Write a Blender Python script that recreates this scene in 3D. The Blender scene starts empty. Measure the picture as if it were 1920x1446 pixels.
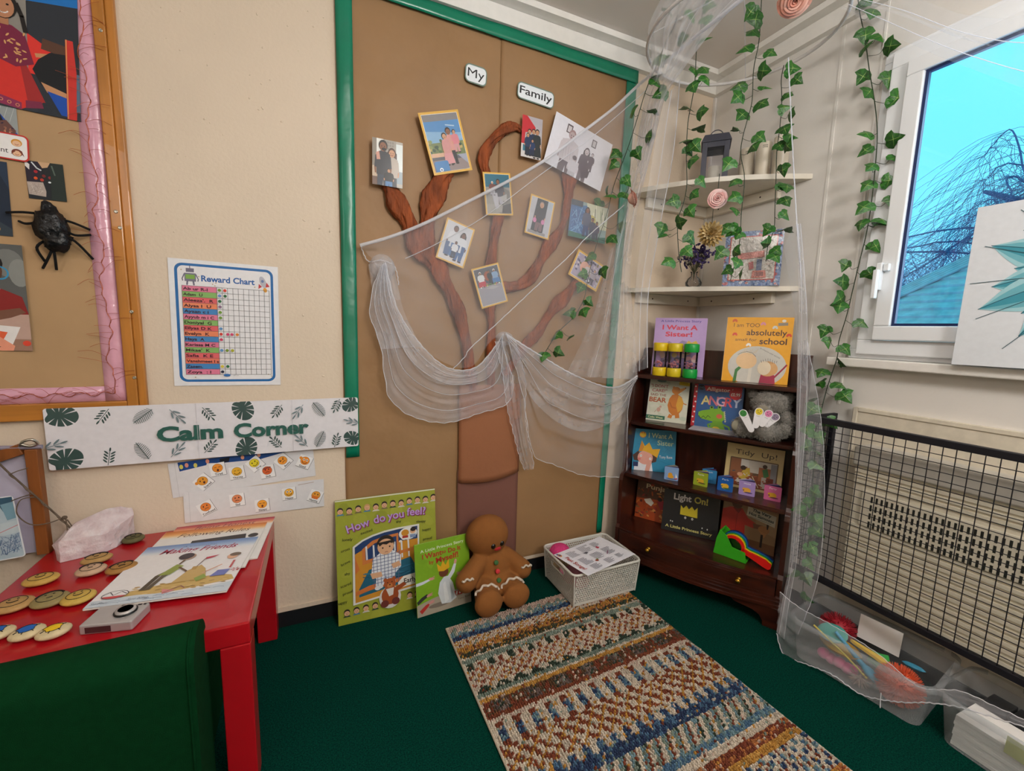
import bpy, bmesh, math, random
from mathutils import Vector, Matrix, noise
random.seed(11)
SC = bpy.context.scene
COL = SC.collection
PI = math.pi
V = Vector


def lin(h, k=1.0):
    h = h.lstrip('#')
    o = []
    for i in (0, 2, 4):
        c = int(h[i:i + 2], 16) / 255.0
        c = c / 12.92 if c <= 0.04045 else ((c + 0.055) / 1.055) ** 2.4
        o.append(c * k)
    return (o[0], o[1], o[2], 1.0)


# ------------------------------------------------------------------ camera
CAM_POS = V((-1.8747, -1.7434, 1.16))
YAW, PITCH, ROLL = 1.1475731, -0.130329, 0.02586
fw = V((math.cos(YAW) * math.cos(PITCH), math.sin(YAW) * math.cos(PITCH), math.sin(PITCH)))
rt0 = V((math.sin(YAW), -math.cos(YAW), 0))
up0 = rt0.cross(fw)
rt = math.cos(ROLL) * rt0 + math.sin(ROLL) * up0
up = -math.sin(ROLL) * rt0 + math.cos(ROLL) * up0
cam_data = bpy.data.cameras.new('camera')
cam_data.sensor_width = 36.0
cam_data.lens = 807.2456 / 1920 * 36.0
cam_data.clip_start = 0.05
cam = bpy.data.objects.new('camera', cam_data)
COL.objects.link(cam)
cam.matrix_world = Matrix(((rt.x, up.x, -fw.x, CAM_POS.x), (rt.y, up.y, -fw.y, CAM_POS.y),
                           (rt.z, up.z, -fw.z, CAM_POS.z), (0, 0, 0, 1)))
SC.camera = cam
SC.cycles.transparent_max_bounces = 32      # many sheer layers lie behind each other

# ------------------------------------------------------------------ view, sky, lamps
SC.view_settings.view_transform = 'Standard'
SC.view_settings.look = 'None'
SC.view_settings.gamma = 1.0
SC.view_settings.exposure = 0.0
SC.view_settings.use_curve_mapping = False

world = bpy.data.worlds.new('winter_sky')
SC.world = world
world.use_nodes = True
nt = world.node_tree
nt.nodes.clear()
wo = nt.nodes.new('ShaderNodeOutputWorld')
bg = nt.nodes.new('ShaderNodeBackground')
tc = nt.nodes.new('ShaderNodeTexCoord')
sx = nt.nodes.new('ShaderNodeSeparateXYZ')
rmp = nt.nodes.new('ShaderNodeValToRGB')
rmp.color_ramp.elements[0].position = 0.0
rmp.color_ramp.elements[0].color = lin('#86c6ff')
rmp.color_ramp.elements[1].position = 0.7
rmp.color_ramp.elements[1].color = lin('#6ef2ff')
e_ = rmp.color_ramp.elements.new(0.2)
e_.color = lin('#76e2ff')
nt.links.new(tc.outputs['Generated'], sx.inputs[0])
nt.links.new(sx.outputs['Z'], rmp.inputs[0])
nt.links.new(rmp.outputs[0], bg.inputs[0])
nt.links.new(bg.outputs[0], wo.inputs[0])
bg.inputs[1].default_value = 1.4


def area(name, loc, target, sx_, sy_, watts, colour):
    d = bpy.data.lights.new(name, 'AREA')
    d.shape = 'RECTANGLE'
    d.size, d.size_y = sx_, sy_
    d.energy = watts
    d.color = colour
    o = bpy.data.objects.new(name, d)
    COL.objects.link(o)
    o.location = loc
    o.rotation_euler = (V(target) - V(loc)).to_track_quat('-Z', 'Y').to_euler()
    return o


# unseen room lamps behind the camera, then a fill lamp added in front
def lamp(name, loc, radius, watts, colour):
    d = bpy.data.lights.new(name, 'POINT')
    d.shadow_soft_size = radius
    d.energy = watts
    d.color = colour
    o = bpy.data.objects.new(name, d)
    COL.objects.link(o)
    o.location = loc
    return o


lamp('ceiling_and_fill_lamp', (-3.1, -2.0, 2.0), 0.25, 17, (1.0, 0.955, 0.91))
lamp('ceiling_and_fill_lamp', (-1.05, -2.8, 2.0), 0.25, 80, (1.0, 0.955, 0.91))
lamp('ceiling_and_fill_lamp', (-1.25, -1.5, 2.2), 0.12, 17, (1.0, 0.955, 0.91))  # fill lamp without a fixture, added to brighten the window wall
# daylight falling in through the window
area('window_daylight', (0.35, -1.5, 1.62), (-1.0, -1.5, 1.3), 1.2, 1.0, 15, (0.68, 0.87, 1.0))

# ------------------------------------------------------------------ materials
MATS = {}


def mat(name, col, rough=0.6, metal=0.0, vary=0.08, vscale=30.0, bump=0.0, bscale=200.0, spec=0.5,
        alpha=1.0, coat=0.0, trans=0.0, ior=1.45, sheen=0.0, stretch=None, col2=None, subs=0.0):
    if name in MATS:
        return MATS[name]
    m = bpy.data.materials.new(name)
    m.use_nodes = True
    n = m.node_tree.nodes
    l = m.node_tree.links
    b = n['Principled BSDF']
    b.inputs['Roughness'].default_value = rough
    b.inputs['Metallic'].default_value = metal
    b.inputs['Specular IOR Level'].default_value = spec
    b.inputs['Coat Weight'].default_value = coat
    b.inputs['Transmission Weight'].default_value = trans
    b.inputs['IOR'].default_value = ior
    b.inputs['Sheen Weight'].default_value = sheen
    if subs:
        b.inputs['Subsurface Weight'].default_value = subs
        b.inputs['Subsurface Radius'].default_value = (0.02, 0.012, 0.01)
    b.inputs['Alpha'].default_value = alpha
    t = n.new('ShaderNodeTexCoord')
    mp = n.new('ShaderNodeMapping')
    l.new(t.outputs['Object'], mp.inputs[0])
    if stretch:
        mp.inputs['Scale'].default_value = stretch
    nz = n.new('ShaderNodeTexNoise')
    nz.inputs['Scale'].default_value = vscale
    nz.inputs['Detail'].default_value = 4
    l.new(mp.outputs[0], nz.inputs[0])
    mx = n.new('ShaderNodeValToRGB')
    c = lin(col)
    if col2:
        d = lin(col2)
        mx.color_ramp.elements[0].color = c
        mx.color_ramp.elements[1].color = d
        mx.color_ramp.elements[0].position = 0.35
        mx.color_ramp.elements[1].position = 0.65
    else:
        mx.color_ramp.elements[0].color = tuple(v * (1 - vary) for v in c[:3]) + (1,)
        mx.color_ramp.elements[1].color = tuple(min(1, v * (1 + vary)) for v in c[:3]) + (1,)
        mx.color_ramp.elements[0].position = 0.3
        mx.color_ramp.elements[1].position = 0.7
    l.new(nz.outputs[0], mx.inputs[0])
    l.new(mx.outputs[0], b.inputs['Base Color'])
    if bump:
        n2 = n.new('ShaderNodeTexNoise')
        n2.inputs['Scale'].default_value = bscale
        n2.inputs['Detail'].default_value = 3
        l.new(mp.outputs[0], n2.inputs[0])
        bp = n.new('ShaderNodeBump')
        bp.inputs['Strength'].default_value = bump
        bp.inputs['Distance'].default_value = 0.01
        l.new(n2.outputs[0], bp.inputs['Height'])
        l.new(bp.outputs[0], b.inputs['Normal'])
    MATS[name] = m
    return m


def print_mat(name, rough=0.5, coat=0.0, bump=0.0, bscale=12.0):
    """printed paper: the ink colour comes from the mesh's own colour attribute"""
    if name in MATS:
        return MATS[name]
    m = bpy.data.materials.new(name)
    m.use_nodes = True
    n = m.node_tree.nodes
    l = m.node_tree.links
    b = n['Principled BSDF']
    b.inputs['Roughness'].default_value = rough
    b.inputs['Coat Weight'].default_value = coat
    b.inputs['Coat Roughness'].default_value = 0.15
    a = n.new('ShaderNodeVertexColor')
    a.layer_name = 'Col'
    nz = n.new('ShaderNodeTexNoise')
    nz.inputs['Scale'].default_value = 60
    t = n.new('ShaderNodeTexCoord')
    l.new(t.outputs['Object'], nz.inputs[0])
    hs = n.new('ShaderNodeHueSaturation')
    mr = n.new('ShaderNodeMapRange')
    mr.inputs['To Min'].default_value = 0.93
    mr.inputs['To Max'].default_value = 1.05
    l.new(nz.outputs[0], mr.inputs[0])
    l.new(mr.outputs[0], hs.inputs['Value'])
    l.new(a.outputs[0], hs.inputs['Color'])
    l.new(hs.outputs[0], b.inputs['Base Color'])
    if bump:
        n2 = n.new('ShaderNodeTexNoise')
        n2.inputs['Scale'].default_value = bscale
        l.new(t.outputs['Object'], n2.inputs[0])
        bp = n.new('ShaderNodeBump')
        bp.inputs['Strength'].default_value = bump
        bp.inputs['Distance'].default_value = 0.02
        l.new(n2.outputs[0], bp.inputs['Height'])
        l.new(bp.outputs[0], b.inputs['Normal'])
    MATS[name] = m
    return m


PAPER = print_mat('printed_paper', 0.75)
GLOSS = print_mat('glossy_print', 0.45, 0.18)
LAMIN = print_mat('laminated_print', 0.4, 0.6, 0.12, 14.0)


# ------------------------------------------------------------------ mesh building
class M:
    def __init__(s):
        s.v, s.f, s.c, s.sm, s.col, s.T = [], [], [], [], None, Matrix.Identity(4)

    def add(s, pts, faces, smooth=False, col=None):
        o = len(s.v)
        T = s.T
        for p in pts:
            s.v.append(tuple(T @ V(p)))
        c = col if col is not None else s.col
        for f in faces:
            s.f.append([o + i for i in f])
            s.c.append(c)
            s.sm.append(smooth)

    def face(s, pts, smooth=False, col=None):
        s.add(pts, [list(range(len(pts)))], smooth, col)

    def box(s, x0, x1, y0, y1, z0, z1, col=None):
        p = [(x0, y0, z0), (x1, y0, z0), (x1, y1, z0), (x0, y1, z0), (x0, y0, z1), (x1, y0, z1), (x1, y1, z1), (x0, y1, z1)]
        s.add(p, [(0, 3, 2, 1), (4, 5, 6, 7), (0, 1, 5, 4), (1, 2, 6, 5), (2, 3, 7, 6), (3, 0, 4, 7)], False, col)

    def prism(s, poly, z0, z1, col=None, smooth=False):
        """polygon in local xy pushed from z0 to z1"""
        n = len(poly)
        a = sum(poly[i][0] * poly[(i + 1) % n][1] - poly[(i + 1) % n][0] * poly[i][1] for i in range(n))
        if a < 0:
            poly = poly[::-1]
        p = [(x, y, z0) for x, y in poly] + [(x, y, z1) for x, y in poly]
        s.add(p, [list(range(n))[::-1], list(range(n, 2 * n))], False, col)
        s.add(p, [(i, (i + 1) % n, n + (i + 1) % n, n + i) for i in range(n)], smooth, col)

    def tube(s, pts, r, n=8, closed=False, flat=1.0, col=None, caps=True, upv=None):
        pts = [V(p) for p in pts]
        k = len(pts)
        if k < 2:
            return
        rr = r if isinstance(r, (list, tuple)) else [r] * k
        tang = []
        for i in range(k):
            a = pts[(i - 1) % k] if (closed or i > 0) else pts[0]
            b = pts[(i + 1) % k] if (closed or i < k - 1) else pts[-1]
            t = b - a
            tang.append(t.normalized() if t.length > 1e-9 else V((0, 0, 1)))
        ref = V(upv) if upv else V((0, 0, 1))
        if abs(tang[0].dot(ref)) > 0.95:
            ref = V((1, 0, 0))
        side = tang[0].cross(ref).normalized()
        vs = []
        for i in range(k):
            t = tang[i]
            side = (side - t * side.dot(t))
            side = side.normalized() if side.length > 1e-6 else t.orthogonal().normalized()
            o = t.cross(side)
            for j in range(n):
                a = 2 * PI * j / n
                vs.append(pts[i] + side * (math.cos(a) * rr[i]) + o * (math.sin(a) * rr[i] * flat))
        fs = []
        for i in range(k if closed else k - 1):
            i2 = (i + 1) % k
            for j in range(n):
                j2 = (j + 1) % n
                fs.append((i * n + j, i * n + j2, i2 * n + j2, i2 * n + j))
        s.add(vs, fs, True, col)
        if not closed and caps:
            s.add(vs[:n], [list(range(n))[::-1]], False, col)
            s.add(vs[-n:], [list(range(n))], False, col)

    def lathe(s, prof, n=24, col=None, smooth=True, c=(0, 0)):
        vs = []
        for r, z in prof:
            for j in range(n):
                a = 2 * PI * j / n
                vs.append((c[0] + r * math.cos(a), c[1] + r * math.sin(a), z))
        fs = []
        for i in range(len(prof) - 1):
            for j in range(n):
                j2 = (j + 1) % n
                fs.append((i * n + j, i * n + j2, (i + 1) * n + j2, (i + 1) * n + j))
        s.add(vs, fs, smooth, col)
        if prof[0][0] > 1e-6:
            s.add(vs[:n], [list(range(n))[::-1]], False, col)
        if prof[-1][0] > 1e-6:
            s.add(vs[-n:], [list(range(n))], False, col)

    def grid(s, nu, nv, fn, col=None, smooth=True, wrap=False, flip=False):
        vs = [fn(i / nu, j / nv) for i in range(nu + (0 if wrap else 1)) for j in range(nv + 1)]
        fs = []
        for i in range(nu):
            i2 = (i + 1) % nu if wrap else i + 1
            for j in range(nv):
                q = (i * (nv + 1) + j, i2 * (nv + 1) + j, i2 * (nv + 1) + j + 1, i * (nv + 1) + j + 1)
                fs.append(q[::-1] if flip else q)
        s.add(vs, fs, smooth, col)

    def ball(s, c, r, nu=16, nv=10, col=None, bump=0.0, bs=8.0, seed=0.0):
        c = V(c)
        r = V(r) if hasattr(r, '__len__') else V((r, r, r))
        vs = []
        for j in range(nv + 1):
            th = PI * j / nv
            for i in range(nu):
                a = 2 * PI * i / nu
                d = V((math.sin(th) * math.cos(a), math.sin(th) * math.sin(a), math.cos(th)))
                k = 1.0
                if bump:
                    k += bump * noise.noise(d * bs + V((seed, seed, seed)))
                vs.append((c.x + d.x * r.x * k, c.y + d.y * r.y * k, c.z + d.z * r.z * k))
        fs = []
        for j in range(nv):
            for i in range(nu):
                i2 = (i + 1) % nu
                fs.append((j * nu + i, (j + 1) * nu + i, (j + 1) * nu + i2, j * nu + i2))
        s.add(vs, fs, True, col)

    def build(s, name, material, parent=None, loc=None, mw=None, bevel=0.0, seg=2, subsurf=0, solid=0.0, weld=False):
        me = bpy.data.meshes.new(name)
        me.from_pydata(s.v, [], s.f)
        me.polygons.foreach_set('use_smooth', s.sm)
        if any(c is not None for c in s.c):
            at = me.color_attributes.new('Col', 'FLOAT_COLOR', 'CORNER')
            buf = []
            for p, c in zip(me.polygons, s.c):
                buf.extend((c or (0.8, 0.8, 0.8, 1.0)) * p.loop_total)
            at.data.foreach_set('color', buf)
        me.materials.append(material)
        o = bpy.data.objects.new(name, me)
        COL.objects.link(o)
        if mw is not None:
            o.matrix_world = mw
        if loc is not None:
            o.location = loc
        if parent is not None:
            o.parent = parent
        if weld:
            w = o.modifiers.new('weld', 'WELD')
            w.merge_threshold = 0.0002
        if bevel:
            b = o.modifiers.new('bevel', 'BEVEL')
            b.width = bevel
            b.segments = seg
            b.limit_method = 'ANGLE'
            b.angle_limit = 0.6
        if subsurf:
            b = o.modifiers.new('subsurf', 'SUBSURF')
            b.levels = b.render_levels = subsurf
        if solid:
            b = o.modifiers.new('solidify', 'SOLIDIFY')
            b.thickness = solid
            b.offset = 0
        return o


def tag(o, label=None, cat=None, group=None, kind=None):
    if label:
        o['label'] = label
    if cat:
        o['category'] = cat
    if group:
        o['group'] = group
    if kind:
        o['kind'] = kind
    return o


def thing(name, label, cat, mw=None, loc=None, rz=0.0, group=None):
    o = bpy.data.objects.new(name, None)
    o.empty_display_size = 0.05
    COL.objects.link(o)
    if mw is not None:
        o.matrix_world = mw
    elif loc is not None:
        o.location = loc
        o.rotation_euler = (0, 0, rz)
    return tag(o, label, cat, group)


def struct(o, label=None):
    o['kind'] = 'structure'
    if label:
        o['label'] = label
    return o


# ------------------------------------------------------------------ printed pictures
def clip(poly, w, h):
    def cut(p, inside, inter):
        out = []
        for i in range(len(p)):
            a, b = p[i - 1], p[i]
            ia, ib = inside(a), inside(b)
            if ib:
                if not ia:
                    out.append(inter(a, b))
                out.append(b)
            elif ia:
                out.append(inter(a, b))
        return out

    def ix(x):
        return lambda a, b: (x, a[1] + (b[1] - a[1]) * (x - a[0]) / (b[0] - a[0]))

    def iy(y):
        return lambda a, b: (a[0] + (b[0] - a[0]) * (y - a[1]) / (b[1] - a[1]), y)
    for ins, it in ((lambda p: p[0] >= 0, ix(0.0)), (lambda p: p[0] <= w, ix(w)),
                    (lambda p: p[1] >= 0, iy(0.0)), (lambda p: p[1] <= h, iy(h))):
        if len(poly) < 3:
            return []
        poly = cut(poly, ins, it)
    return poly


TXT = {}


def glyphs(body, bold=0.0):
    k = (body, bold)
    if k not in TXT:
        cu = bpy.data.curves.new('lettering', 'FONT')
        cu.body = body
        cu.resolution_u = 3
        cu.offset = bold
        o = bpy.data.objects.new('lettering', cu)
        me = o.to_mesh()
        vs = [(v.co.x, v.co.y) for v in me.vertices]
        fs = [list(p.vertices) for p in me.polygons]
        o.to_mesh_clear()
        bpy.data.objects.remove(o)
        bpy.data.curves.remove(cu)
        TXT[k] = (vs, fs)
    return TXT[k]


class Art:
    """flat printed picture, 100 units wide, y running down from the top edge"""

    def __init__(s, w, h, bg='#ffffff', t=0.0004, step=0.00003, outline=None, slab=True):
        s.w, s.h, s.k = w, h, w / 100.0
        s.H = h / s.k
        s.m = M()
        s.z = step
        s.step = step
        s.round = outline
        if slab:
            if outline:
                s.m.prism([s.P(x, y)[:2] for x, y in outline], -t, 0, lin(bg))
            else:
                s.m.box(-w / 2, w / 2, -h / 2, h / 2, -t, 0, lin(bg))

    def P(s, x, y, z=None):
        return ((x - 50) * s.k, s.h / 2 - y * s.k, s.z if z is None else z)

    def poly(s, pts, c, nostep=False, noclip=False):
        if not noclip:
            pts = clip([(float(a), float(b)) for a, b in pts], 100.0, s.H)
        q = []
        for p in pts:
            if not q or abs(p[0] - q[-1][0]) + abs(p[1] - q[-1][1]) > 1e-4:
                q.append(p)
        if len(q) > 2 and abs(q[0][0] - q[-1][0]) + abs(q[0][1] - q[-1][1]) < 1e-4:
            q.pop()
        if len(q) < 3:
            return s
        a = sum(q[i][0] * q[(i + 1) % len(q)][1] - q[(i + 1) % len(q)][0] * q[i][1] for i in range(len(q)))
        if a > 0:
            q = q[::-1]
        s.m.face([s.P(x, y) for x, y in q], False, lin(c))
        if not nostep:
            s.z += s.step
        return s

    def rect(s, x, y, w, h, c, rot=0.0):
        cx, cy = x + w / 2, y + h / 2
        ca, sa = math.cos(math.radians(rot)), math.sin(math.radians(rot))
        return s.poly([(cx + dx * ca - dy * sa, cy + dx * sa + dy * ca) for dx, dy in
                       ((-w / 2, -h / 2), (w / 2, -h / 2), (w / 2, h / 2), (-w / 2, h / 2))], c)

    def ell(s, cx, cy, rx, ry, c, rot=0.0, n=18, a0=0, a1=360):
        ca, sa = math.cos(math.radians(rot)), math.sin(math.radians(rot))
        p = []
        full = abs(a1 - a0) >= 360
        for i in range(n if full else n + 1):
            a = math.radians(a0 + (a1 - a0) * i / n)
            dx, dy = rx * math.cos(a), ry * math.sin(a)
            p.append((cx + dx * ca - dy * sa, cy + dx * sa + dy * ca))
        return s.poly(p, c)

    def line(s, pts, w, c, closed=False):
        pts = [V((float(a), float(b))) for a, b in pts]
        if closed:
            pts = pts + [pts[0]]
        for i in range(len(pts) - 1):
            a, b = pts[i], pts[i + 1]
            d = b - a
            if d.length < 1e-6:
                continue
            d.normalize()
            n = V((-d.y, d.x)) * (w / 2)
            a2, b2 = a - d * (w * 0.25), b + d * (w * 0.25)
            s.poly([tuple(a2 + n), tuple(b2 + n), tuple(b2 - n), tuple(a2 - n)], c, nostep=i < len(pts) - 2)
        return s

    def arc(s, cx, cy, rx, ry, a0, a1, w, c, n=10):
        return s.line([(cx + rx * math.cos(math.radians(a0 + (a1 - a0) * i / n)),
                        cy + ry * math.sin(math.radians(a0 + (a1 - a0) * i / n))) for i in range(n + 1)], w, c)

    def rrect(s, x, y, w, h, r, c, n=5):
        return s.poly(rr(x, y, w, h, r, n), c)

    def text(s, body, x, y, size, c, w=None, rot=0.0, shear=0.0, bold=0.0, al='c', jig=0.0):
        """y is the baseline; size is the letter height; w squeezes the line to that width"""
        if jig:
            st = random.getstate()
            random.seed(len(body) * 7)
        vs, fs = glyphs(body, bold)
        if not vs:
            return s
        x0, x1 = min(v[0] for v in vs), max(v[0] for v in vs)
        k = size / 0.72
        kx = k if w is None else w / max(1e-6, x1 - x0)
        off = {'c': (x0 + x1) / 2, 'l': x0, 'r': x1}[al]
        ca, sa = math.cos(math.radians(rot)), math.sin(math.radians(rot))
        pts = []
        for a, b in vs:
            dx, dy = (a - off) * kx + shear * b * k, -b * k
            pts.append(s.P(x + dx * ca - dy * sa, y + dx * sa + dy * ca))
        s.m.add(pts, fs, False, lin(c))
        s.z += s.step
        if jig:
            random.setstate(st)
        return s

    def build(s, name, material=None, parent=None, mw=None):
        return s.m.build(name, material or PAPER, parent, mw=mw)


def rr(x, y, w, h, r, n=5):
    p = []
    for cx, cy, a0 in ((x + w - r, y + r, -90), (x + w - r, y + h - r, 0), (x + r, y + h - r, 90), (x + r, y + r, 180)):
        for i in range(n + 1):
            a = math.radians(a0 + 90.0 * i / n)
            p.append((cx + r * math.cos(a), cy + r * math.sin(a)))
    return p


def frame(o, ux, uy):
    ux = V(ux).normalized()
    uy = V(uy)
    uy = (uy - ux * uy.dot(ux)).normalized()
    uz = ux.cross(uy)
    return Matrix(((ux.x, uy.x, uz.x, o[0]), (ux.y, uy.y, uz.y, o[1]), (ux.z, uy.z, uz.z, o[2]), (0, 0, 0, 1)))


def BW(x, z, d=0.004, rot=0.0):
    """frame of something flat on the back wall, d metres in front of it"""
    a = math.radians(rot)
    return frame((x, -d, z), (math.cos(a), 0, math.sin(a)), (-math.sin(a), 0, math.cos(a)))


def smooth_path(pts, n=6):
    pts = [V(p) for p in pts]
    out = []
    k = len(pts)
    for i in range(k - 1):
        p0, p1, p2, p3 = pts[max(i - 1, 0)], pts[i], pts[i + 1], pts[min(i + 2, k - 1)]
        for j in range(n):
            t = j / n
            out.append(0.5 * ((2 * p1) + (p2 - p0) * t + (2 * p0 - 5 * p1 + 4 * p2 - p3) * t * t + (3 * p1 - p0 - 3 * p2 + p3) * t ** 3))
    out.append(pts[-1])
    return out
# ================================================================== the room
paint = mat('cream_wall_paint', '#dccab4', 0.55, vary=0.03, vscale=3, bump=0.12, bscale=90)
paint_r = mat('cream_panel_paint', '#e2ded8', 0.5, vary=0.03, vscale=3, bump=0.06, bscale=60)
white_gloss = mat('white_gloss_paint', '#e9e6e0', 0.35, vary=0.03)
upvc = mat('white_window_plastic', '#eceff2', 0.25, vary=0.02, vscale=5)
ceil_m = mat('matt_ceiling_paint', '#e2dad2', 0.8, vary=0.03, vscale=4)
carpet = mat('dark_green_carpet', '#03302a', 0.95, vscale=260, col2='#0a5646', bump=0.9, bscale=500, spec=0.05)
vinyl = mat('black_skirting_vinyl', '#15161a', 0.5, vary=0.1)

m = M()
m.box(-4.7, 0.14, 0, 0.12, -0.1, 2.6)
struct(m.build('wall_back', paint))
m = M()
WY0, WY1, WZ0, WZ1 = -0.785, -2.15, 1.10, 2.14
m.box(0, 0.12, WY0, 0.0, -0.1, 2.6)
m.box(0, 0.12, WY1, WY0, -0.1, WZ0)
m.box(0, 0.12, WY1, WY0, WZ1, 2.6)
m.box(0, 0.12, -4.9, WY1, -0.1, 2.6)
struct(m.build('wall_right', paint_r))
m = M()
m.box(-4.82, -4.7, -5.0, 0.12, -0.1, 2.6)
struct(m.build('wall_left', paint))
m = M()
m.box(-4.82, 0.14, -5.0, -4.9, -0.1, 2.6)
struct(m.build('wall_front', paint))
m = M()
m.box(-4.7, 0.0, -4.9, 0.0, -0.1, 0.0)
struct(m.build('floor', carpet))
m = M()
m.box(-4.7, 0.0, -4.9, 0.0, 2.43, 2.55)
struct(m.build('ceiling', ceil_m))
# boards running round the top of the walls
m = M()
m.box(-4.69, -0.001, -0.028, -0.001, 2.345, 2.429)
m.box(-4.69, -0.001, -0.075, -0.029, 2.405, 2.429)
struct(m.build('trim_1', white_gloss), 'white boxed trim along the top of the back wall')
m = M()
m.box(-0.028, -0.001, -4.89, -0.029, 2.345, 2.429)
m.box(-0.075, -0.029, -4.89, -0.076, 2.405, 2.429)
struct(m.build('trim_2', white_gloss), 'white boxed trim along the top of the window wall')
m = M()
m.box(-0.013, -0.001, -0.013, -0.001, 0.07, 2.344)
struct(m.build('trim_3', paint_r), 'cream bead in the corner of the two walls')
m = M()
m.box(-0.003, 0.0, -0.602, -0.592, 0.07, 2.344)
m.box(-0.003, 0.0, -0.735, -0.742, 0.9, 2.344)
struct(m.build('trim_4', white_gloss), 'narrow cover strips over the panel joints beside the window')
m = M()
m.box(-4.69, -0.001, -0.008, -0.001, 0.001, 0.058)
struct(m.build('baseboard_back', vinyl))
m = M()
m.box(-0.008, -0.001, -4.89, -0.009, 0.001, 0.058)
struct(m.build('baseboard_right', vinyl))
m = M()
m.box(-4.69, -2.0, -0.006, -0.0005, 0.062, 0.082)
m.box(-2.0, -0.52, -0.006, -0.0005, 0.062, 0.078)
struct(m.build('trim_5', paint), 'cream ledge of paint just above the black skirting')

# pimples and small dents of old paint on the back wall
m = M()
rg = random.Random(4)
for i in range(90):
    x, z = rg.uniform(-2.36, -1.82), rg.uniform(0.95, 2.3)
    if -2.33 < x < -1.98 and z < 1.38:
        continue
    r = rg.uniform(0.0012, 0.0034)
    m.T = Matrix.Translation((x, 0, z)) @ Matrix.Rotation(rg.uniform(0, 3), 4, 'Y')
    m.ball((0, 0, 0), (r * rg.uniform(0.6, 2.2), 0.0018, r), 8, 5)
m.T = Matrix.Identity(4)
struct(m.build('trim_6', paint), 'pimples and drips of old paint on the cream wall')

# ------------------------------------------------------------------ window
def ring(m, y0, y1, z0, z1, w, x0, x1):
    """rectangular frame in the window wall plane, bars w wide"""
    m.box(x0, x1, y1, y0, z0, z0 + w)
    m.box(x0, x1, y1, y0, z1 - w, z1)
    m.box(x0, x1, y0 - w, y0, z0 + w, z1 - w)
    m.box(x0, x1, y1, y1 + w, z0 + w, z1 - w)


win = bpy.data.objects.new('window_1', None)
COL.objects.link(win)
win.location = (0, -1.45, WZ0)
struct(win, 'white framed window beside the hanging net, with a view of bare trees')
m = M()
m.T = Matrix.Translation((0, 1.45, -WZ0))
ring(m, -0.755, -2.18, 1.085, 2.155, 0.035, -0.012, -0.0005)
ring(m, -0.787, -2.148, 1.102, 2.138, 0.052, -0.03, 0.09)
m.build('window_frame', upvc, win, bevel=0.003)
m = M()
m.T = Matrix.Translation((0, 1.45, -WZ0))
ring(m, -0.8395, -1.47, 1.1545, 2.085, 0.05, -0.045, -0.012)
m.box(-0.03, 0.09, -1.53, -1.473, 1.155, 2.085)
m.build('sash', upvc, win, bevel=0.004)
m = M()
m.T = Matrix.Translation((0, 1.45, -WZ0))
ring(m, -0.8896, -1.4199, 1.2046, 2.0349, 0.009, -0.034, -0.02)
m.build('gasket', mat('dark_window_gasket', '#1c2b55', 0.4), win)
glass = bpy.data.materials.new('window_glass')
glass.use_nodes = True
gn, gl = glass.node_tree.nodes, glass.node_tree.links
gn.clear()
go = gn.new('ShaderNodeOutputMaterial')
gm = gn.new('ShaderNodeMixShader')
gt = gn.new('ShaderNodeBsdfTransparent')
gt.inputs[0].default_value = (0.93, 0.97, 1, 1)
gg = gn.new('ShaderNodeBsdfGlossy')
gg.inputs['Roughness'].default_value = 0.02
gm.inputs[0].default_value = 0.05
gl.new(gt.outputs[0], gm.inputs[1])
gl.new(gg.outputs[0], gm.inputs[2])
gl.new(gm.outputs[0], go.inputs[0])
m = M()
m.T = Matrix.Translation((0, 1.45, -WZ0))
m.box(-0.026, -0.0205, -1.4195, -0.89, 1.205, 2.0345)
m.box(0.02, 0.026, -2.1, -1.531, 1.155, 2.085)
m.build('pane', glass, win)
m = M()
m.T = Matrix.Translation((0, 1.45, -WZ0))
m.box(-0.064, -0.0451, -0.853, -0.835, 1.33, 1.425)
m.box(-0.082, -0.064, -0.851, -0.837, 1.30, 1.40)
m.box(-0.06, -0.0451, -0.872, -0.855, 1.395, 1.42)
m.build('handle', upvc, win, bevel=0.003)
m = M()
m.T = Matrix.Translation((0, 1.45, -WZ0))
m.box(-0.05, 0.0, -2.25, -0.70, 1.052, 1.084)
m.build('sill', white_gloss, win, bevel=0.004)

# ------------------------------------------------------------------ outside
slate = mat('grey_roof_tiles', '#9aa3ab', 0.7, vary=0.2, vscale=9)
m = M()
t = thing('house_roof', 'grey tiled roof of a low building seen through the window, left of the picture', 'roof', loc=(6.0, 0.3, 0.9))
m.T = Matrix.Translation((-6.0, -0.3, -0.9))
rows = 16
for i in range(rows):
    a, b = i / rows, (i + 1) / rows
    z0, z1 = 1.33 + 1.62 * a, 1.33 + 1.62 * b
    x0, x1 = 5.0 + 1.6 * a, 5.0 + 1.6 * b
    y0a, y0b = 2.16 - 2.0 * a, 2.16 - 2.0 * b
    m.face([(x0, y0a, z0 + 0.03), (x0, -3.5, z0 + 0.03), (x1, -3.5, z1), (x1, y0b, z1)])
    m.face([(x0, y0a, z0), (x0, -3.5, z0), (x0, -3.5, z0 + 0.03), (x0, y0a, z0 + 0.03)])
m.build('tiles', slate, t)
m = M()
m.T = Matrix.Translation((-6.0, -0.3, -0.9))
for k in range(5):
    o = k * 0.045
    m.tube([(4.98, 2.2 - o, 1.37), (6.6, 0.18 - o, 3.0 - 0.01 * k)], 0.022, 6)
m.build('hip_tiles', slate, t)
m = M()
m.T = Matrix.Translation((-6.0, -0.3, -0.9))
m.box(5.06, 5.3, -3.5, 2.1, 0.2, 1.30)
m.build('brick_wall', mat('red_brick_outside', '#8a5a4a', 0.8, vary=0.25, vscale=14), t)
m = M()
m.T = Matrix.Translation((-6.0, -0.3, -0.9))
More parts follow.
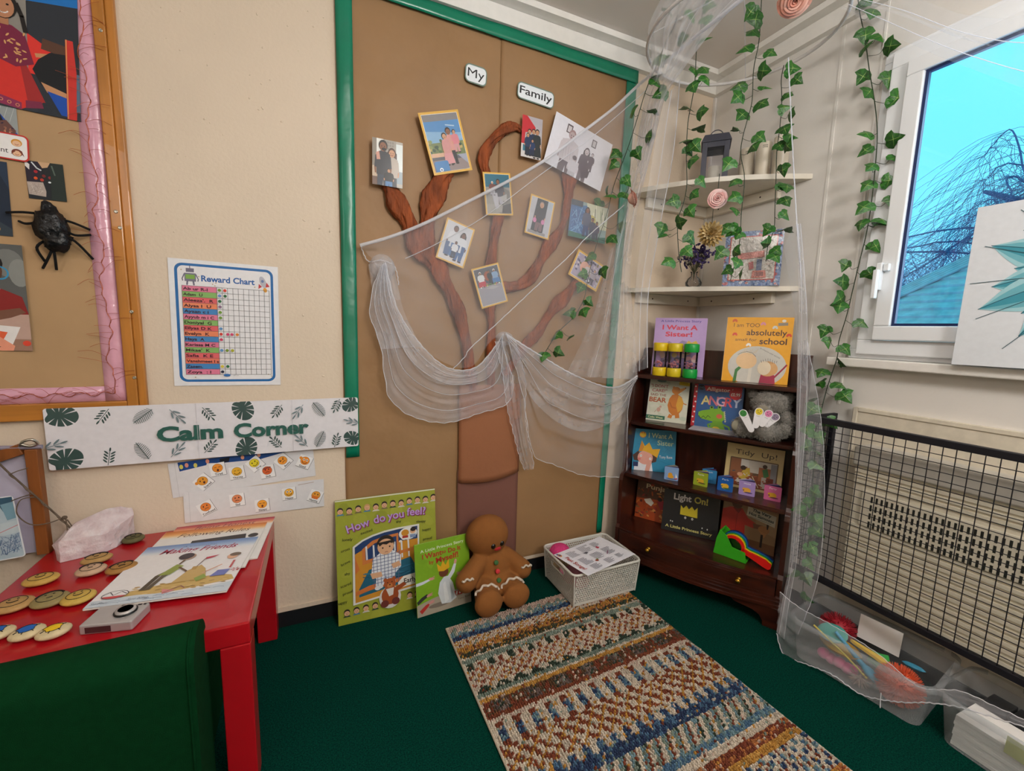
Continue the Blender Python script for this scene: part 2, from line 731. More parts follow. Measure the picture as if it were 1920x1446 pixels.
m.box(4.96, 5.06, -3.5, 2.2, 1.28, 1.345)
m.build('gutter', mat('brown_gutter', '#5d4340', 0.5), t)
bark = mat('hazy_twig_bark', '#4a6690', 0.8, vary=0.3)  # blue sky haze put into the colour of the brown bark
t = thing('willow_tree', 'bare weeping willow outside the window behind the tiled roof', 'tree', loc=(9.0, 0.6, -0.5))
rg = random.Random(9)
m = M()
m.tube(smooth_path([(0.6, 0.2, 0), (0.55, 0.3, 1.6), (0.3, 0.5, 2.8), (0.1, 0.9, 3.8), (0.0, 1.6, 4.3)], 5), [0.2 - 0.0085 * i for i in range(21)], 8)
m.build('trunk', bark, t)
m = M()
m2 = M()
for b in range(44):
    y0 = rg.uniform(-0.6, 3.6)
    z0 = rg.uniform(2.2, 5.0) - 0.25 * abs(y0 - 1.2)
    p0 = V((0.2 + rg.uniform(-0.4, 0.4), 0.6 + rg.uniform(-0.5, 0.5), rg.uniform(1.8, 4.0)))
    top = V((rg.uniform(-1.2, 1.2), y0, z0))
    sgn = 1 if y0 > -1 else -1
    mid = p0 * 0.45 + top * 0.55 + V((rg.uniform(-0.2, 0.2), rg.uniform(-0.3, 0.3), rg.uniform(0.0, 0.45)))
    pts = smooth_path([p0, mid, top, top + V((rg.uniform(-0.2, 0.2), 0.3 * sgn, -0.25))], 7)
    m.tube([p + V((0, rg.uniform(-0.02, 0.02), rg.uniform(-0.02, 0.02))) for p in pts], [0.022 - 0.018 * i / len(pts) for i in range(len(pts))], 5)
    for k in range(85):
        a = pts[rg.randrange(3, len(pts))]
        q = [a]
        d = V((rg.uniform(-0.1, 0.1), rg.uniform(-0.16, 0.16), rg.uniform(-0.03, 0.05)))
        for j in range(6 + rg.randrange(5)):
            d += V((rg.uniform(-0.05, 0.05), rg.uniform(-0.09, 0.09), -0.035))
            q.append(q[-1] + d * rg.uniform(0.6, 1.2))
        m2.tube(q, 0.003, 3, caps=False)
m.build('branches', bark, t)
m2.build('twigs', bark, t)
# ================================================================== left pinboard
wood = mat('golden_pine_frame', '#b8772f', 0.4, vary=0.22, vscale=6, stretch=(6, 6, 0.6), coat=0.2)
wood_h = mat('golden_pine_rail', '#b8772f', 0.4, vary=0.22, vscale=6, stretch=(0.6, 6, 6), coat=0.2)
kraft = mat('brown_kraft_paper', '#9a7650', 0.55, vary=0.06, vscale=5, bump=0.55, bscale=9)
kraft_l = mat('light_kraft_paper', '#b8956c', 0.6, vary=0.05, vscale=6, bump=0.3, bscale=8)
pink_foil = mat('pink_satin_border', '#e3a9bd', 0.22, vary=0.08, vscale=12, bump=0.5, bscale=16, spec=0.8)
green_foil = mat('green_foil_border', '#0a7a5c', 0.28, vary=0.08, vscale=8, bump=0.45, bscale=9, spec=0.7)
steel = mat('screw_steel', '#b9b4a6', 0.3, 0.9)
copper = mat('copper_wire', '#b8603f', 0.35, 0.6)
wht_card = mat('white_card', '#efece9', 0.6, vary=0.02)

t = thing('pinboard', 'wooden framed pinboard with brown paper and shiny pink border, cut by the left edge', 'pinboard', loc=(-2.85, 0, 0.85))
off = Matrix.Translation((2.85, 0, -0.85))
m = M(); m.T = off
m.box(-3.66, -2.42, -0.008, -0.001, 0.88, 2.12)
m.build('brown_backing', kraft_l, t)
m = M(); m.T = off
m.box(-2.433, -2.405, -0.024, -0.001, 0.853, 2.16)
m.box(-2.405, -2.384, -0.019, -0.001, 0.853, 2.16)
m.build('side_rail', wood, t, bevel=0.003)
m = M(); m.T = off
m.box(-3.7, -3.65, -0.022, -0.001, 0.853, 2.16)
m.build('side_rail', wood, t, bevel=0.003)
m = M(); m.T = off
m.box(-3.6495, -2.4335, -0.022, -0.001, 2.11, 2.16)
m.build('top_rail', wood_h, t, bevel=0.003)
m = M(); m.T = off
m.box(-3.6495, -2.4335, -0.022, -0.001, 0.853, 0.903)
m.build('bottom_rail', wood_h, t, bevel=0.003)
m = M(); m.T = off
m.grid(2, 40, lambda u, v: (-2.489 + 0.056 * u, -0.0095 - 0.0015 * math.sin(v * 61) * math.sin(u * 3), 0.904 + 1.205 * v), flip=True)
m.build('side_border', pink_foil, t, solid=0.0006)
m = M(); m.T = off
m.grid(40, 2, lambda u, v: (-3.6 + 1.11 * u, -0.0095 - 0.0012 * math.sin(u * 43), 0.904 + 0.046 * v), flip=False)
m.build('bottom_border', pink_foil, t, solid=0.0006)
m = M(); m.T = off
m.grid(40, 2, lambda u, v: (-3.6 + 1.11 * u, -0.0098 - 0.001 * math.sin(u * 43), 2.055 + 0.054 * v), flip=False)
m.build('top_border', pink_foil, t, solid=0.0006)
for x, z in ((-2.416, 1.975), (-2.418, 1.479), (-2.412, 1.433), (-2.402, 1.183), (-2.409, 0.977)):
    m = M()
    m.T = off @ Matrix.Translation((x, -0.0235, z)) @ Matrix.Rotation(PI / 2, 4, 'X')
    m.lathe([(0.0052, 0), (0.0052, 0.0012), (0.003, 0.0022), (0.0018, 0.0008)], 12)
    m.build('screw', steel, t)

# copper fairy-light wire wandering over the pink border
rg = random.Random(5)
m = M()
main = []
for i in range(61):
    z = 2.06 - 1.13 * i / 60
    main.append((-2.462 + 0.006 * math.sin(i * 0.55) + rg.uniform(-0.005, 0.005), -0.018 - 0.006 * rg.random(), z))
for i in range(28):
    main.append((-2.47 - 0.012 * i, -0.016 - 0.006 * rg.random(), 0.928 + 0.006 * math.sin(i * 1.3)))
mp_ = smooth_path(main, 3)
m.tube(mp_, 0.0008, 5)
m.tube([p + V((0.002 * math.sin(i * 0.8), 0.001, 0.002 * math.cos(i * 0.8))) for i, p in enumerate(mp_)], 0.0006, 5)
m2 = M()
for i in range(2, len(main) - 1):
    for k in range(1):
        a = V(main[i])
        side = rg.choice((-1, 1))
        l = rg.uniform(0.02, 0.065)
        d = V((side * l, -rg.uniform(0.0, 0.02), rg.uniform(-0.03, 0.03)))
        b = a + d * 0.5 + V((0, 0, rg.uniform(0, 0.014)))
        m2.tube(smooth_path([a, b, a + d], 3), 0.0005, 4)
t = thing('fairy_light_string', 'thin copper fairy light wire with loose strands trailing down the pink border', 'fairy lights', loc=(-2.46, -0.01, 0.93))
m.T = Matrix.Identity(4)
o1 = m.build('main_wire', copper, t)
o2 = m2.build('loose_strand', copper, t)
for o in (o1, o2):
    o.matrix_parent_inverse = Matrix.Translation((2.46, 0.01, -0.93))

SK = ['#8a5a3e', '#c99570', '#6b4530', '#a8744f', '#e0b08c']


def person(a, x, y, h, skin, hair, top, legs, w=None, hairlong=0, seat=False, scarf=None, dress=None):
    """little printed figure, head top at (x, y), h tall"""
    w = w or h * 0.26
    hd = h * 0.085
    ch = y + hd * 1.1
    if hairlong:
        a.poly([(x - hd * 1.25, ch), (x, ch - hd * 1.4), (x + hd * 1.25, ch), (x + hd * 1.35, ch + hd * hairlong), (x - hd * 1.35, ch + hd * hairlong)], hair)
    ly = y + h
    hip = y + h * (0.62 if not seat else 0.68)
    if dress:
        a.poly([(x - w * 0.42, y + h * 0.2), (x + w * 0.42, y + h * 0.2), (x + w * 0.72, ly - h * 0.06), (x - w * 0.72, ly - h * 0.06)], dress)
    else:
        a.poly([(x - w * 0.4, hip - h * 0.06), (x + w * 0.4, hip - h * 0.06), (x + w * 0.42, ly - h * 0.03), (x + w * 0.08, ly - h * 0.03), (x, hip + h * 0.08), (x - w * 0.08, ly - h * 0.03), (x - w * 0.42, ly - h * 0.03)], legs)
    a.ell(x - w * 0.27, ly - h * 0.02, w * 0.2, h * 0.025, '#2a2422')
    a.ell(x + w * 0.27, ly - h * 0.02, w * 0.2, h * 0.025, '#2a2422')
    a.rect(x - hd * 0.4, ch + hd * 0.5, hd * 0.8, hd * 1.1, skin)
    a.poly([(x - w * 0.16, y + h * 0.18), (x + w * 0.16, y + h * 0.18), (x + w * 0.5, y + h * 0.23), (x + w * 0.46, hip), (x - w * 0.46, hip), (x - w * 0.5, y + h * 0.23)], top)
    for s_ in (-1, 1):
        a.poly([(x + s_ * w * 0.42, y + h * 0.24), (x + s_ * w * 0.55, y + h * 0.28), (x + s_ * w * 0.62, y + h * 0.5), (x + s_ * w * 0.48, y + h * 0.5)], top)
        a.poly([(x + s_ * w * 0.5, y + h * 0.49), (x + s_ * w * 0.62, y + h * 0.49), (x + s_ * w * 0.58, y + h * 0.6), (x + s_ * w * 0.48, y + h * 0.6)], skin)
    a.ell(x, ch - hd * 0.12, hd * 0.98, hd * 1.2, scarf or hair)
    a.ell(x, ch + hd * 0.16, hd * 0.78, hd * 0.98, skin)
    a.ell(x - hd * 0.3, ch + hd * 0.05, hd * 0.1, hd * 0.12, '#1c1512')
    a.ell(x + hd * 0.3, ch + hd * 0.05, hd * 0.1, hd * 0.12, '#1c1512')
    a.arc(x, ch + hd * 0.35, hd * 0.35, hd * 0.28, 20, 160, hd * 0.13, '#7a2f2a', 5)


def panel(name, label, cat, art, mw, material=None, group=None):
    return tag(art.build(name, material or GLOSS, mw=mw), label, cat, group)


# ---- pictures pinned to the left board
a = Art(0.205, 0.33, '#3a3f46')          # girl in red dress
H = a.H
a.rect(0, 0, 100, H, '#8f8a83')
a.rect(48, 0, 52, H, '#2b3038')
a.poly([(48, 0), (100, 0), (100, 14), (48, 22)], '#1673c2')
a.poly([(48, 62), (70, 76), (75, 95), (60, 112), (48, 112)], '#e2362e')
a.rect(62, 66, 32, 14, '#5a3b2c', 8)
a.rect(55, 82, 30, 5, '#c98f62', -12)
a.poly([(58, 92), (70, 80), (86, 78), (86, 130), (60, 124), (52, 106)], '#15181d')
a.poly([(60, 120), (86, 128), (86, 134), (66, 132)], '#c58f66')
a.poly([(66, 130), (86, 134), (86, 158), (80, 158)], '#1a4fb0')
a.poly([(86, 58), (94, 58), (98, 112), (96, 161), (86, 161)], '#d0352f')
a.line([(87, 58), (87, 160)], 1.2, '#e09a5a')
a.poly([(97, 100), (100, 100), (100, 150), (96, 150)], '#566f86')
a.rect(0, 134, 56, 27, '#2e343d')
a.poly([(12, 100), (44, 100), (62, 146), (40, 160), (0, 152), (0, 132)], '#d8332b')
a.poly([(40, 104), (46, 102), (64, 146), (46, 148)], '#a52a2a')
a.poly([(0, 142), (40, 152), (40, 161), (0, 156)], '#8e2f55')
a.poly([(44, 148), (60, 146), (62, 154), (44, 158)], '#7e2a48')
for i in range(5):
    a.ell(4 + i * 8, 149 + i * 1.8, 2.2, 2.2, '#d58a6a')
    a.ell(4 + i * 8, 149 + i * 1.8, 1.2, 1.2, '#7a2550')
a.poly([(6, 62), (18, 56), (34, 58), (46, 66), (54, 100), (36, 108), (8, 98)], '#7c2140')
for i in range(26):
    x_, y_ = rg.uniform(10, 46), rg.uniform(64, 102)
    a.ell(x_, y_, 2.6, 1.0, '#d8a268', rg.uniform(0, 180), 8)
a.poly([(0, 64), (8, 62), (14, 76), (6, 88), (0, 88)], '#d42a5b')
a.poly([(0, 84), (12, 78), (16, 88), (2, 98)], '#b97f5c')
a.rect(22, 46, 9, 13, '#b27a58')
a.ell(26, 34, 14, 18, '#1d1613')
a.ell(26, 37, 11, 14, '#bd8462')
a.ell(21.5, 34, 1.5, 1.2, '#17110f'); a.ell(30.5, 34, 1.5, 1.2, '#17110f')
a.arc(26, 41, 5, 4, 20, 160, 1.4, '#fff4ee', 6)
for sx_, ex in ((13, 10), (39, 44)):
    a.line([(sx_, 30), (ex, 44), (ex + (3 if ex > 20 else -2), 62)], 4.5, '#1b1412')
panel('photograph', 'large photo of a girl in a red and gold dress, topmost on the pinboard', 'photo', a,
      frame((-2.576, -0.0125, 1.892), (0.998, 0, -0.055), (0.02, 0, 1)), PAPER)

a = Art(0.11, 0.09, '#9aa0a0')
H = a.H
for i in range(5):
    a.line([(50 + i * 12, 0), (38 + i * 12, 40)], 0.8, '#c8ccc9')
a.poly([(60, 10), (80, 40), (100, 70), (100, H), (50, H)], '#1d4ea8')
a.poly([(55, 40), (80, 38), (96, 60), (92, H), (50, H)], '#6e4a44')
for i in range(16):
    a.ell(60 + rg.random() * 32, 46 + rg.random() * 34, 3, 1.5, rg.choice(['#a06b54', '#3c2f45', '#2f8ab0', '#c98a6a']), rg.uniform(0, 180), 8)
a.poly([(50, 10), (70, 26), (74, 40), (50, 44)], '#171518')
panel('photograph', 'small photo of patterned cloth on grey paving, just above the red edged name card', 'photo', a, BW(-2.674, 1.692, 0.0105, -1), PAPER)

a = Art(0.125, 0.07, '#c8342e', outline=rr(0, 0, 100, 56, 10))
a.rrect(3, 3, 94, 50, 8, '#f2efee')
a.text('nd', 52, 24, 11, '#3a3230', al='r')
a.text('ent', 66, 42, 11, '#3a3230', al='r')
for y_, hc in ((18, '#d99a3f'), (39, '#7a3a2c')):
    a.ell(80, y_, 9, 8, hc)
    a.ell(80, y_ + 1.5, 7, 6, '#eec09a')
    a.arc(80, y_ + 2, 3, 2.6, 20, 160, 0.9, '#a6453a', 5)
a.poly([(70, 44), (74, 34), (78, 36)], '#7a3a2c'); a.poly([(92, 46), (88, 34), (83, 35)], '#7a3a2c')
panel('name_card', 'white card with a red edge and two cartoon faces on the pinboard', 'card', a, BW(-2.662, 1.627, 0.0145, -3), PAPER)

a = Art(0.12, 0.2, '#1d2a3d')
a.poly([(60, 0), (100, 0), (100, 60), (82, 20)], '#26374e')
a.poly([(50, 140), (72, 130), (100, 150), (100, a.H), (50, a.H)], '#34404b')
a.ell(70, 152, 10, 8, '#b98a5f')
panel('photograph', 'dark navy photo at the left edge beside the black spider', 'photo', a, BW(-2.713, 1.485, 0.0105, -1.5), PAPER)

a = Art(0.081, 0.102, '#22252a')
H = a.H
a.poly([(0, 0), (34, 0), (44, 24), (28, 70), (0, 70)], '#2a2130')
a.poly([(34, 0), (66, 0), (58, 16), (44, 20)], '#d0a883')
a.poly([(0, 0), (12, 12), (10, 30), (0, 18)], '#e7e1dd'); a.line([(18, 4), (30, 22), (40, 28)], 4, '#d9dde0')
for x_, y_, c_ in ((26, 34, '#b02530'), (24, 56, '#e0561f'), (46, 46, '#7c2a2a'), (62, 50, '#8e2a2c'), (40, 60, '#c0392b')):
    a.ell(x_, y_, 5, 5, c_)
a.poly([(0, 70), (42, 68), (48, 98), (46, 116), (2, 112)], '#b9a99f')
for i in range(26):
    a.line([(rg.uniform(3, 42), rg.uniform(72, 110)), (rg.uniform(3, 42), rg.uniform(72, 110))], 0.7, rg.choice(['#d9cfc6', '#93837a']))
a.poly([(66, 0), (100, 0), (100, H), (60, H)], '#25302c')
a.line([(70, 10), (76, 40)], 4, '#5b6a60'); a.ell(60, 66, 4, 3, '#dfe4e6')
panel('photograph', 'small square dark photo with a pale cloth corner, right of the name card', 'photo', a, BW(-2.573, 1.545, 0.0105, 0.5), PAPER)

a = Art(0.13, 0.3, '#5d5f5e')
H = a.H
a.ell(74, 40, 26, 30, '#7b7d7a'); a.ell(92, 60, 18, 30, '#8d8f8b')
a.rect(0, 150, 100, H - 150, '#c3a294')
a.rect(0, 205, 100, H - 205, '#a07a66')
a.ell(40, 42, 26, 24, '#15110f'); a.ell(42, 58, 22, 28, '#5d3d2d')
a.arc(60, 62, 13, 13, 0, 360, 3, '#3f9fd0', 18); a.arc(30, 60, 12, 13, 0, 360, 3, '#3f9fd0', 18)
a.poly([(20, 98), (60, 96), (92, 112), (100, 150), (20, 152)], '#8e2523')
a.poly([(44, 92), (58, 96), (50, 112), (40, 106)], '#b9cbe6')
a.poly([(20, 150), (86, 136), (96, 146), (70, 158), (20, 172)], '#7b5240')
a.poly([(16, 172), (84, 178), (46, 272), (16, 262)], '#ece8e6')
a.poly([(40, 186), (62, 190), (54, 206), (34, 200)], '#e8653c'); a.poly([(20, 206), (48, 200), (72, 220), (64, 244), (20, 236)], '#ee9d80')
a.poly([(16, 240), (36, 256), (46, 272), (16, 270)], '#b02336')
a.line([(24, 214), (44, 210), (30, 220), (48, 222), (30, 230), (56, 232)], 1.2, '#7a4a40')
a.ell(92, 214, 7, 6, '#e24a34')
panel('photograph', 'photo of a child in blue glasses holding a painting, lowest on the pinboard', 'photo', a,
      frame((-2.704, -0.013, 1.211), (0.998, -0.05, -0.01), (-0.02, 0, 1)), PAPER)

# ---- black spider
sp_m = mat('black_bin_bag_plastic', '#101114', 0.35, vary=0.3, bump=0.8, bscale=45)
fuzz = mat('black_pipe_cleaner', '#0b0b0d', 0.9, bump=0.8, bscale=600)
t = thing('toy_spider', 'black bag spider with bent pipe cleaner legs on brown paper', 'spider', loc=(-2.562, -0.01, 1.41))
m = M()
m.ball((0, -0.028, 0.006), (0.034, 0.024, 0.058), 20, 14, bump=0.35, bs=2.4, seed=3)
m.ball((0.012, -0.03, -0.03), (0.03, 0.02, 0.032), 16, 10, bump=0.4, bs=2.8, seed=6)
m.build('body', sp_m, t)
C0 = V((-2.562, -0.01, 1.41))
legs = [[(-0.02, -0.02, 0.04), (-0.055, -0.03, 0.038), (-0.096, -0.012, 0.036)],
        [(-0.02, -0.02, 0.02), (-0.048, -0.03, 0.008), (-0.074, -0.008, 0.016)],
        [(-0.015, -0.02, -0.03), (-0.034, -0.03, -0.055), (-0.03, -0.006, -0.09)],
        [(-0.005, -0.02, -0.04), (0.002, -0.03, -0.07), (-0.006, -0.008, -0.112)],
        [(0.0, -0.02, -0.042), (-0.01, -0.028, -0.075), (-0.036, -0.006, -0.11)],
        [(0.02, -0.02, 0.03), (0.05, -0.03, 0.022), (0.078, -0.008, 0.01)],
        [(0.02, -0.02, 0.005), (0.05, -0.028, -0.012), (0.078, -0.006, -0.004)],
        [(0.02, -0.02, -0.02), (0.05, -0.03, -0.03), (0.078, -0.006, -0.075)]]
for l_ in legs:
    m = M()
    m.tube(smooth_path(l_, 5), 0.0034, 7)
    m.build('leg', fuzz, t)

# ================================================================== reward chart
a = Art(0.310, 0.413, '#e9e9ec', t=0.0008)
H = a.H
a.rrect(5, 4, 90, 125, 7, '#1569ad'); a.rrect(7.6, 6.6, 84.8, 119.8, 5, '#ecebee')
a.text('Reward Chart', 52.5, 21.5, 6.2, '#1a5fa8', w=49, bold=0.03)
a.rect(15, 9, 7, 4, '#6d6a80'); a.rect(13.5, 14, 10, 8.5, '#77758a'); a.rect(14.5, 15.5, 8, 4.5, '#7fae4a')
a.line([(18.5, 6.5), (18.5, 9)], 0.7, '#6d6a80')
for s_ in (-1, 1):
    a.line([(18.5 + s_ * 5, 15), (18.5 + s_ * 7, 20), (18.5 + s_ * 6.6, 22)], 1, '#6d6a80')
    a.line([(18.5 + s_ * 2.5, 22), (18.5 + s_ * 3, 26)], 1.5, '#6d6a80')
a.ell(85, 18, 3, 6.5, '#b9b9c4', -18); a.ell(84.6, 17, 1.4, 1.6, '#6a7fae'); a.poly([(81, 20), (80.5, 25.5), (84, 23)], '#c3343a'); a.poly([(88.5, 18), (91.5, 22.5), (87.5, 23.5)], '#c3343a')
a.ell(87, 26.5, 1.8, 2.5, '#eaa12c', -15)
for x_, y_ in ((11, 11), (26, 17), (38, 24), (41, 22.5), (40, 25.5), (77, 24), (19, 124), (14, 120), (88, 121), (91, 123)):
    a.poly([(x_ + (0.9 if k % 2 == 0 else 0.4) * math.sin(k * PI / 5), y_ - (0.9 if k % 2 == 0 else 0.4) * math.cos(k * PI / 5)) for k in range(10)], '#b59a6a')
names = ['Ab ur R-l', 'Adam  U', 'Aleeza\'.  R', 'Alysa I  U', 'Ayaan c i', 'Ayyub m i C', 'Doniyal  G', 'Eilyas D K', 'Evelyn  K', 'Haya  A',
         'Karissa M C', 'Mikae\'  K', 'Safia  K E', 'Vanshmeet l s', 'Zaeem.', 'Zoya  : l']
rowc = ['#e37c9c', '#86b866', '#e5646a', '#ef8a62', '#3f86c4', '#e37c9c', '#86b866', '#e5646a', '#ef8a62', '#3f86c4', '#e07694', '#86b866', '#e5646a', '#ec7a62', '#3f86c4', '#e37c9c']
dots = {0: ['#6f9a35', '#dd3a2e'], 1: ['#6a8fc9', '#1d6b3f'], 2: ['#1d6b3f'], 3: ['#8f7090'], 4: ['#6f9a35'], 5: ['#6f9a35'], 7: ['#5c92c7'],
        8: ['#d63a33', '#cb3468', '#cb3468', '#e08632'], 9: ['#d03763'], 11: ['#5c92c7', '#7d9a35', '#b3b432'], 14: ['#d8c23a', '#1d6b3f'], 15: ['#1a2140']}
R0, RH, X0, X1, XE = 27.0, 5.87, 11.0, 41.5, 91.0
for i in range(16):
    a.rect(X0, R0 + i * RH, X1 - X0, RH, rowc[i])
for i in range(17):
    a.line([(X0, R0 + i * RH), (XE, R0 + i * RH)], 0.28, '#4a4a50')
for j in range(11):
    x_ = X1 + (XE - X1) * j / 10
    a.line([(x_, R0), (x_, R0 + 16 * RH)], 0.28, '#4a4a50')
a.line([(X0, R0), (X0, R0 + 16 * RH)], 0.28, '#4a4a50')
for i, nme in enumerate(names):
    a.text(nme, X0 + 0.8, R0 + i * RH + 4.4, 3.1, '#3a1d2c', al='l', bold=0.02, w=min(29, 2.4 * len(nme)), rot=1.0)
for i, cs in dots.items():
    for j, c_ in enumerate(cs):
        xx = X1 + 2.5 + j * 5 + (1.2 if (i == 8 and j == 1) else 0)
        a.ell(xx, R0 + i * RH + 2.9, 1.9, 1.9, '#f4f2f2'); a.ell(xx, R0 + i * RH + 2.9, 1.6, 1.6, c_)
a.ell(48, 125.2 - 3.5, 3.3, 1.5, '#2a6fb5')
a.text('visit now', 56.5, 122.3, 1.0, '#8a8f99')
panel('reward_chart', 'laminated reward chart with a blue border and coloured name rows on the cream wall', 'chart', a,
      BW(-2.155, 1.149, 0.003, -1.0), LAMIN)

# ================================================================== calm corner banner
a = Art(0.884, 0.190, '#e6e3e8', t=0.001, outline=rr(0, 0, 100, 21.49, 0.8))
H = a.H
LG, MG = '#3b5350', '#71848a'


def monstera(x, y, r, rot):
    pts = []
    for i in range(36):
        th = 2 * PI * i / 36
        k = r * (1.0 - 0.35 * math.cos(th) ** 8 * (math.cos(th) > 0))
        pts.append((k * math.cos(th) * 1.05, k * 0.82 * math.sin(th)))
    ca, sa = math.cos(math.radians(rot)), math.sin(math.radians(rot))
    T = lambda p: (x + p[0] * ca - p[1] * sa, y + p[0] * sa + p[1] * ca)
    a.poly([T(p) for p in pts], LG)
    for i in range(-4, 5):
        if i == 0:
            continue
        th = PI + i * 0.52
        p0 = (r * 0.35 * math.cos(th) + r * 0.1, r * 0.26 * math.sin(th))
        p1 = (r * 1.15 * math.cos(th + 0.12 * (1 if i > 0 else -1)), r * 0.9 * math.sin(th + 0.12 * (1 if i > 0 else -1)))
        n_ = V((-(p1[1] - p0[1]), p1[0] - p0[0])).normalized() * r * 0.06
        a.poly([T(p0), T((p1[0] + n_.x, p1[1] + n_.y)), T((p1[0] - n_.x, p1[1] - n_.y))], '#e6e3e8', nostep=True)
    a.z += a.step


def sprig(x, y, l, rot, c=LG, n=4, rx=0.3, ry=0.12, ang=50):
    ca, sa = math.cos(math.radians(rot)), math.sin(math.radians(rot))
    T = lambda px, py: (x + px * ca - py * sa, y + px * sa + py * ca)
    a.line([T(-l / 2, 0), T(l / 2, 0)], l * 0.035, c)
    for i in range(n):
        px = -l * 0.36 + l * 0.75 * i / n
        for s_ in (-1, 1):
            cx, cy = px + l * rx * 0.6 * math.cos(math.radians(ang)), s_ * l * rx * 0.75 * math.sin(math.radians(ang))
            X, Y = T(cx, cy)
            a.ell(X, Y, l * rx * 0.5, l * ry * 0.42, c, rot + s_ * ang, 10)
    X, Y = T(l * 0.52, 0)
    a.ell(X, Y, l * rx * 0.45, l * ry * 0.4, c, rot, 10)


def fern(x, y, l, rot):
    ca, sa = math.cos(math.radians(rot)), math.sin(math.radians(rot))
    T = lambda px, py: (x + px * ca - py * sa, y + px * sa + py * ca)
    a.line([T(-l / 2, 0), T(l / 2, 0)], l * 0.03, LG)
    for i in range(11):
        px = -l * 0.46 + l * 0.94 * i / 11
        k = l * 0.27 * math.sin(PI * (0.25 + 0.68 * i / 11))
        for s_ in (-1, 1):
            a.line([T(px, 0), T(px + k * 0.45, s_ * k)], l * 0.022, LG)


for x_, y_, r_, ro in ((4.2, 2.6, 4.6, 190), (4.4, 18.4, 4.8, 150), (57.5, 3, 4.4, 250), (58, 18.8, 4.4, 110), (97.2, 3, 3.6, 330), (97.6, 17.8, 3.6, 30)):
    monstera(x_, y_, r_, ro)
for x_, y_, ro in ((15.5, 3.2, 125), (16, 18.4, -80), (46, 4, 55), (46, 17.2, -50), (69.4, 4.2, 125), (68.5, 17.4, -130), (91.6, 3, 115), (91, 18.4, -75)):
    sprig(x_, y_, 5.6, ro)
for x_, y_, ro in ((26.5, 4, 140), (25.6, 16.8, -118), (84.6, 4.4, 55), (84.8, 17, -65)):
    fern(x_, y_, 7.2, ro)
for x_, y_, ro in ((36.4, 4.2, 50), (35.8, 17.6, -50), (77, 4.6, 125), (78, 17.6, -130), (1.8, 12.8, -20), (98, 10.6, 200)):
    sprig(x_, y_, 6.0, ro, MG, 2, 0.42, 0.12, 28)
a.text('Calm', 40.4, 13.6, 5.4, '#2f6157', w=20.5, bold=0.04)
a.text('Corner', 67.4, 13.9, 5.4, '#2f6157', w=26.5, bold=0.04)
for x_ in (42.5, 74.6):
    a.rect(x_, 0, 0.12, H, '#cfccd2')
panel('banner', 'long white banner with green leaf drawings that reads Calm Corner', 'banner', a,
      frame((-2.187, -0.0265, 0.793), (0.884, 0.006, -0.003), (0, 0, 1)), LAMIN)

# ================================================================== emotion strips
def emoji(x, y, s_, c, word, rot, face):
    ca, sa = math.cos(math.radians(rot)), math.sin(math.radians(rot))
    T = lambda dx, dy: (x + (dx * ca - dy * sa) * s_, y + (dx * sa + dy * ca) * s_)
    a.poly([T(-0.5, -0.5), T(0.5, -0.5), T(0.5, 0.5), T(-0.5, 0.5)], '#f0eff0')
    for p, q in (((-0.5, 0.5), (0.5, 0.5)), ((0.5, -0.5), (0.5, 0.5))):
        a.line([T(*p), T(*q)], 0.28, '#55555c')
    X, Y = T(0, -0.1)
    a.ell(X, Y, 0.34 * s_, 0.34 * s_, '#9a6420', n=20)
    a.ell(X, Y, 0.315 * s_, 0.315 * s_, c, n=20)
    for k in (-1, 1):
        ex, ey = T(0.12 * k, -0.18)
        if face in ('happy', 'good'):
            a.ell(ex, ey, 0.08 * s_, 0.1 * s_, '#f6f4ee')
        if face in ('sleepy', 'tired', 'thirsty'):
            a.line([T(0.12 * k - 0.07, -0.17), T(0.12 * k + 0.07, -0.17)], 0.4, '#4a2a10')
        elif face == 'angry':
            a.line([T(0.05 * k, -0.14), T(0.2 * k, -0.25)], 0.5, '#4a2a10')
            a.ell(ex, ey + 0.05 * s_, 0.04 * s_, 0.05 * s_, '#2a1608')
        else:
            a.ell(ex, ey, 0.04 * s_, 0.06 * s_, '#2a1608')
    if face in ('tired', 'sleepy', 'scared'):
        mx_, my = T(0, 0.06)
        a.ell(mx_, my, 0.07 * s_, 0.1 * s_, '#5a1f12')
    elif face in ('sad', 'confused', 'sick', 'angry'):
        a.line([T(0.15 * math.cos(b), 0.1 - 0.09 * math.sin(b)) for b in [PI * k / 6 for k in range(1, 6)]], 0.4, '#4a2a10')
    else:
        a.line([T(0.18 * math.cos(b), -0.02 + 0.14 * math.sin(b)) for b in [PI * k / 6 for k in range(0, 7)]], 0.45, '#4a2a10')
    if face in ('good', 'scared'):
        X, Y = T(-0.38, -0.22)
        a.ell(X, Y, 0.11 * s_, 0.12 * s_, '#e7902f')
    if face == 'sick':
        a.line([T(-0.25, -0.28), T(0.25, -0.33)], 1.1, '#8a3b32')
    if face == 'hungry':
        a.poly([T(-0.26, -0.02), T(0.26, -0.02), T(0.24, 0.22), T(-0.24, 0.22)], '#e0762a')
    a.text(word, *T(0, 0.44), 1.7, '#26262c', rot=rot, bold=0.02)


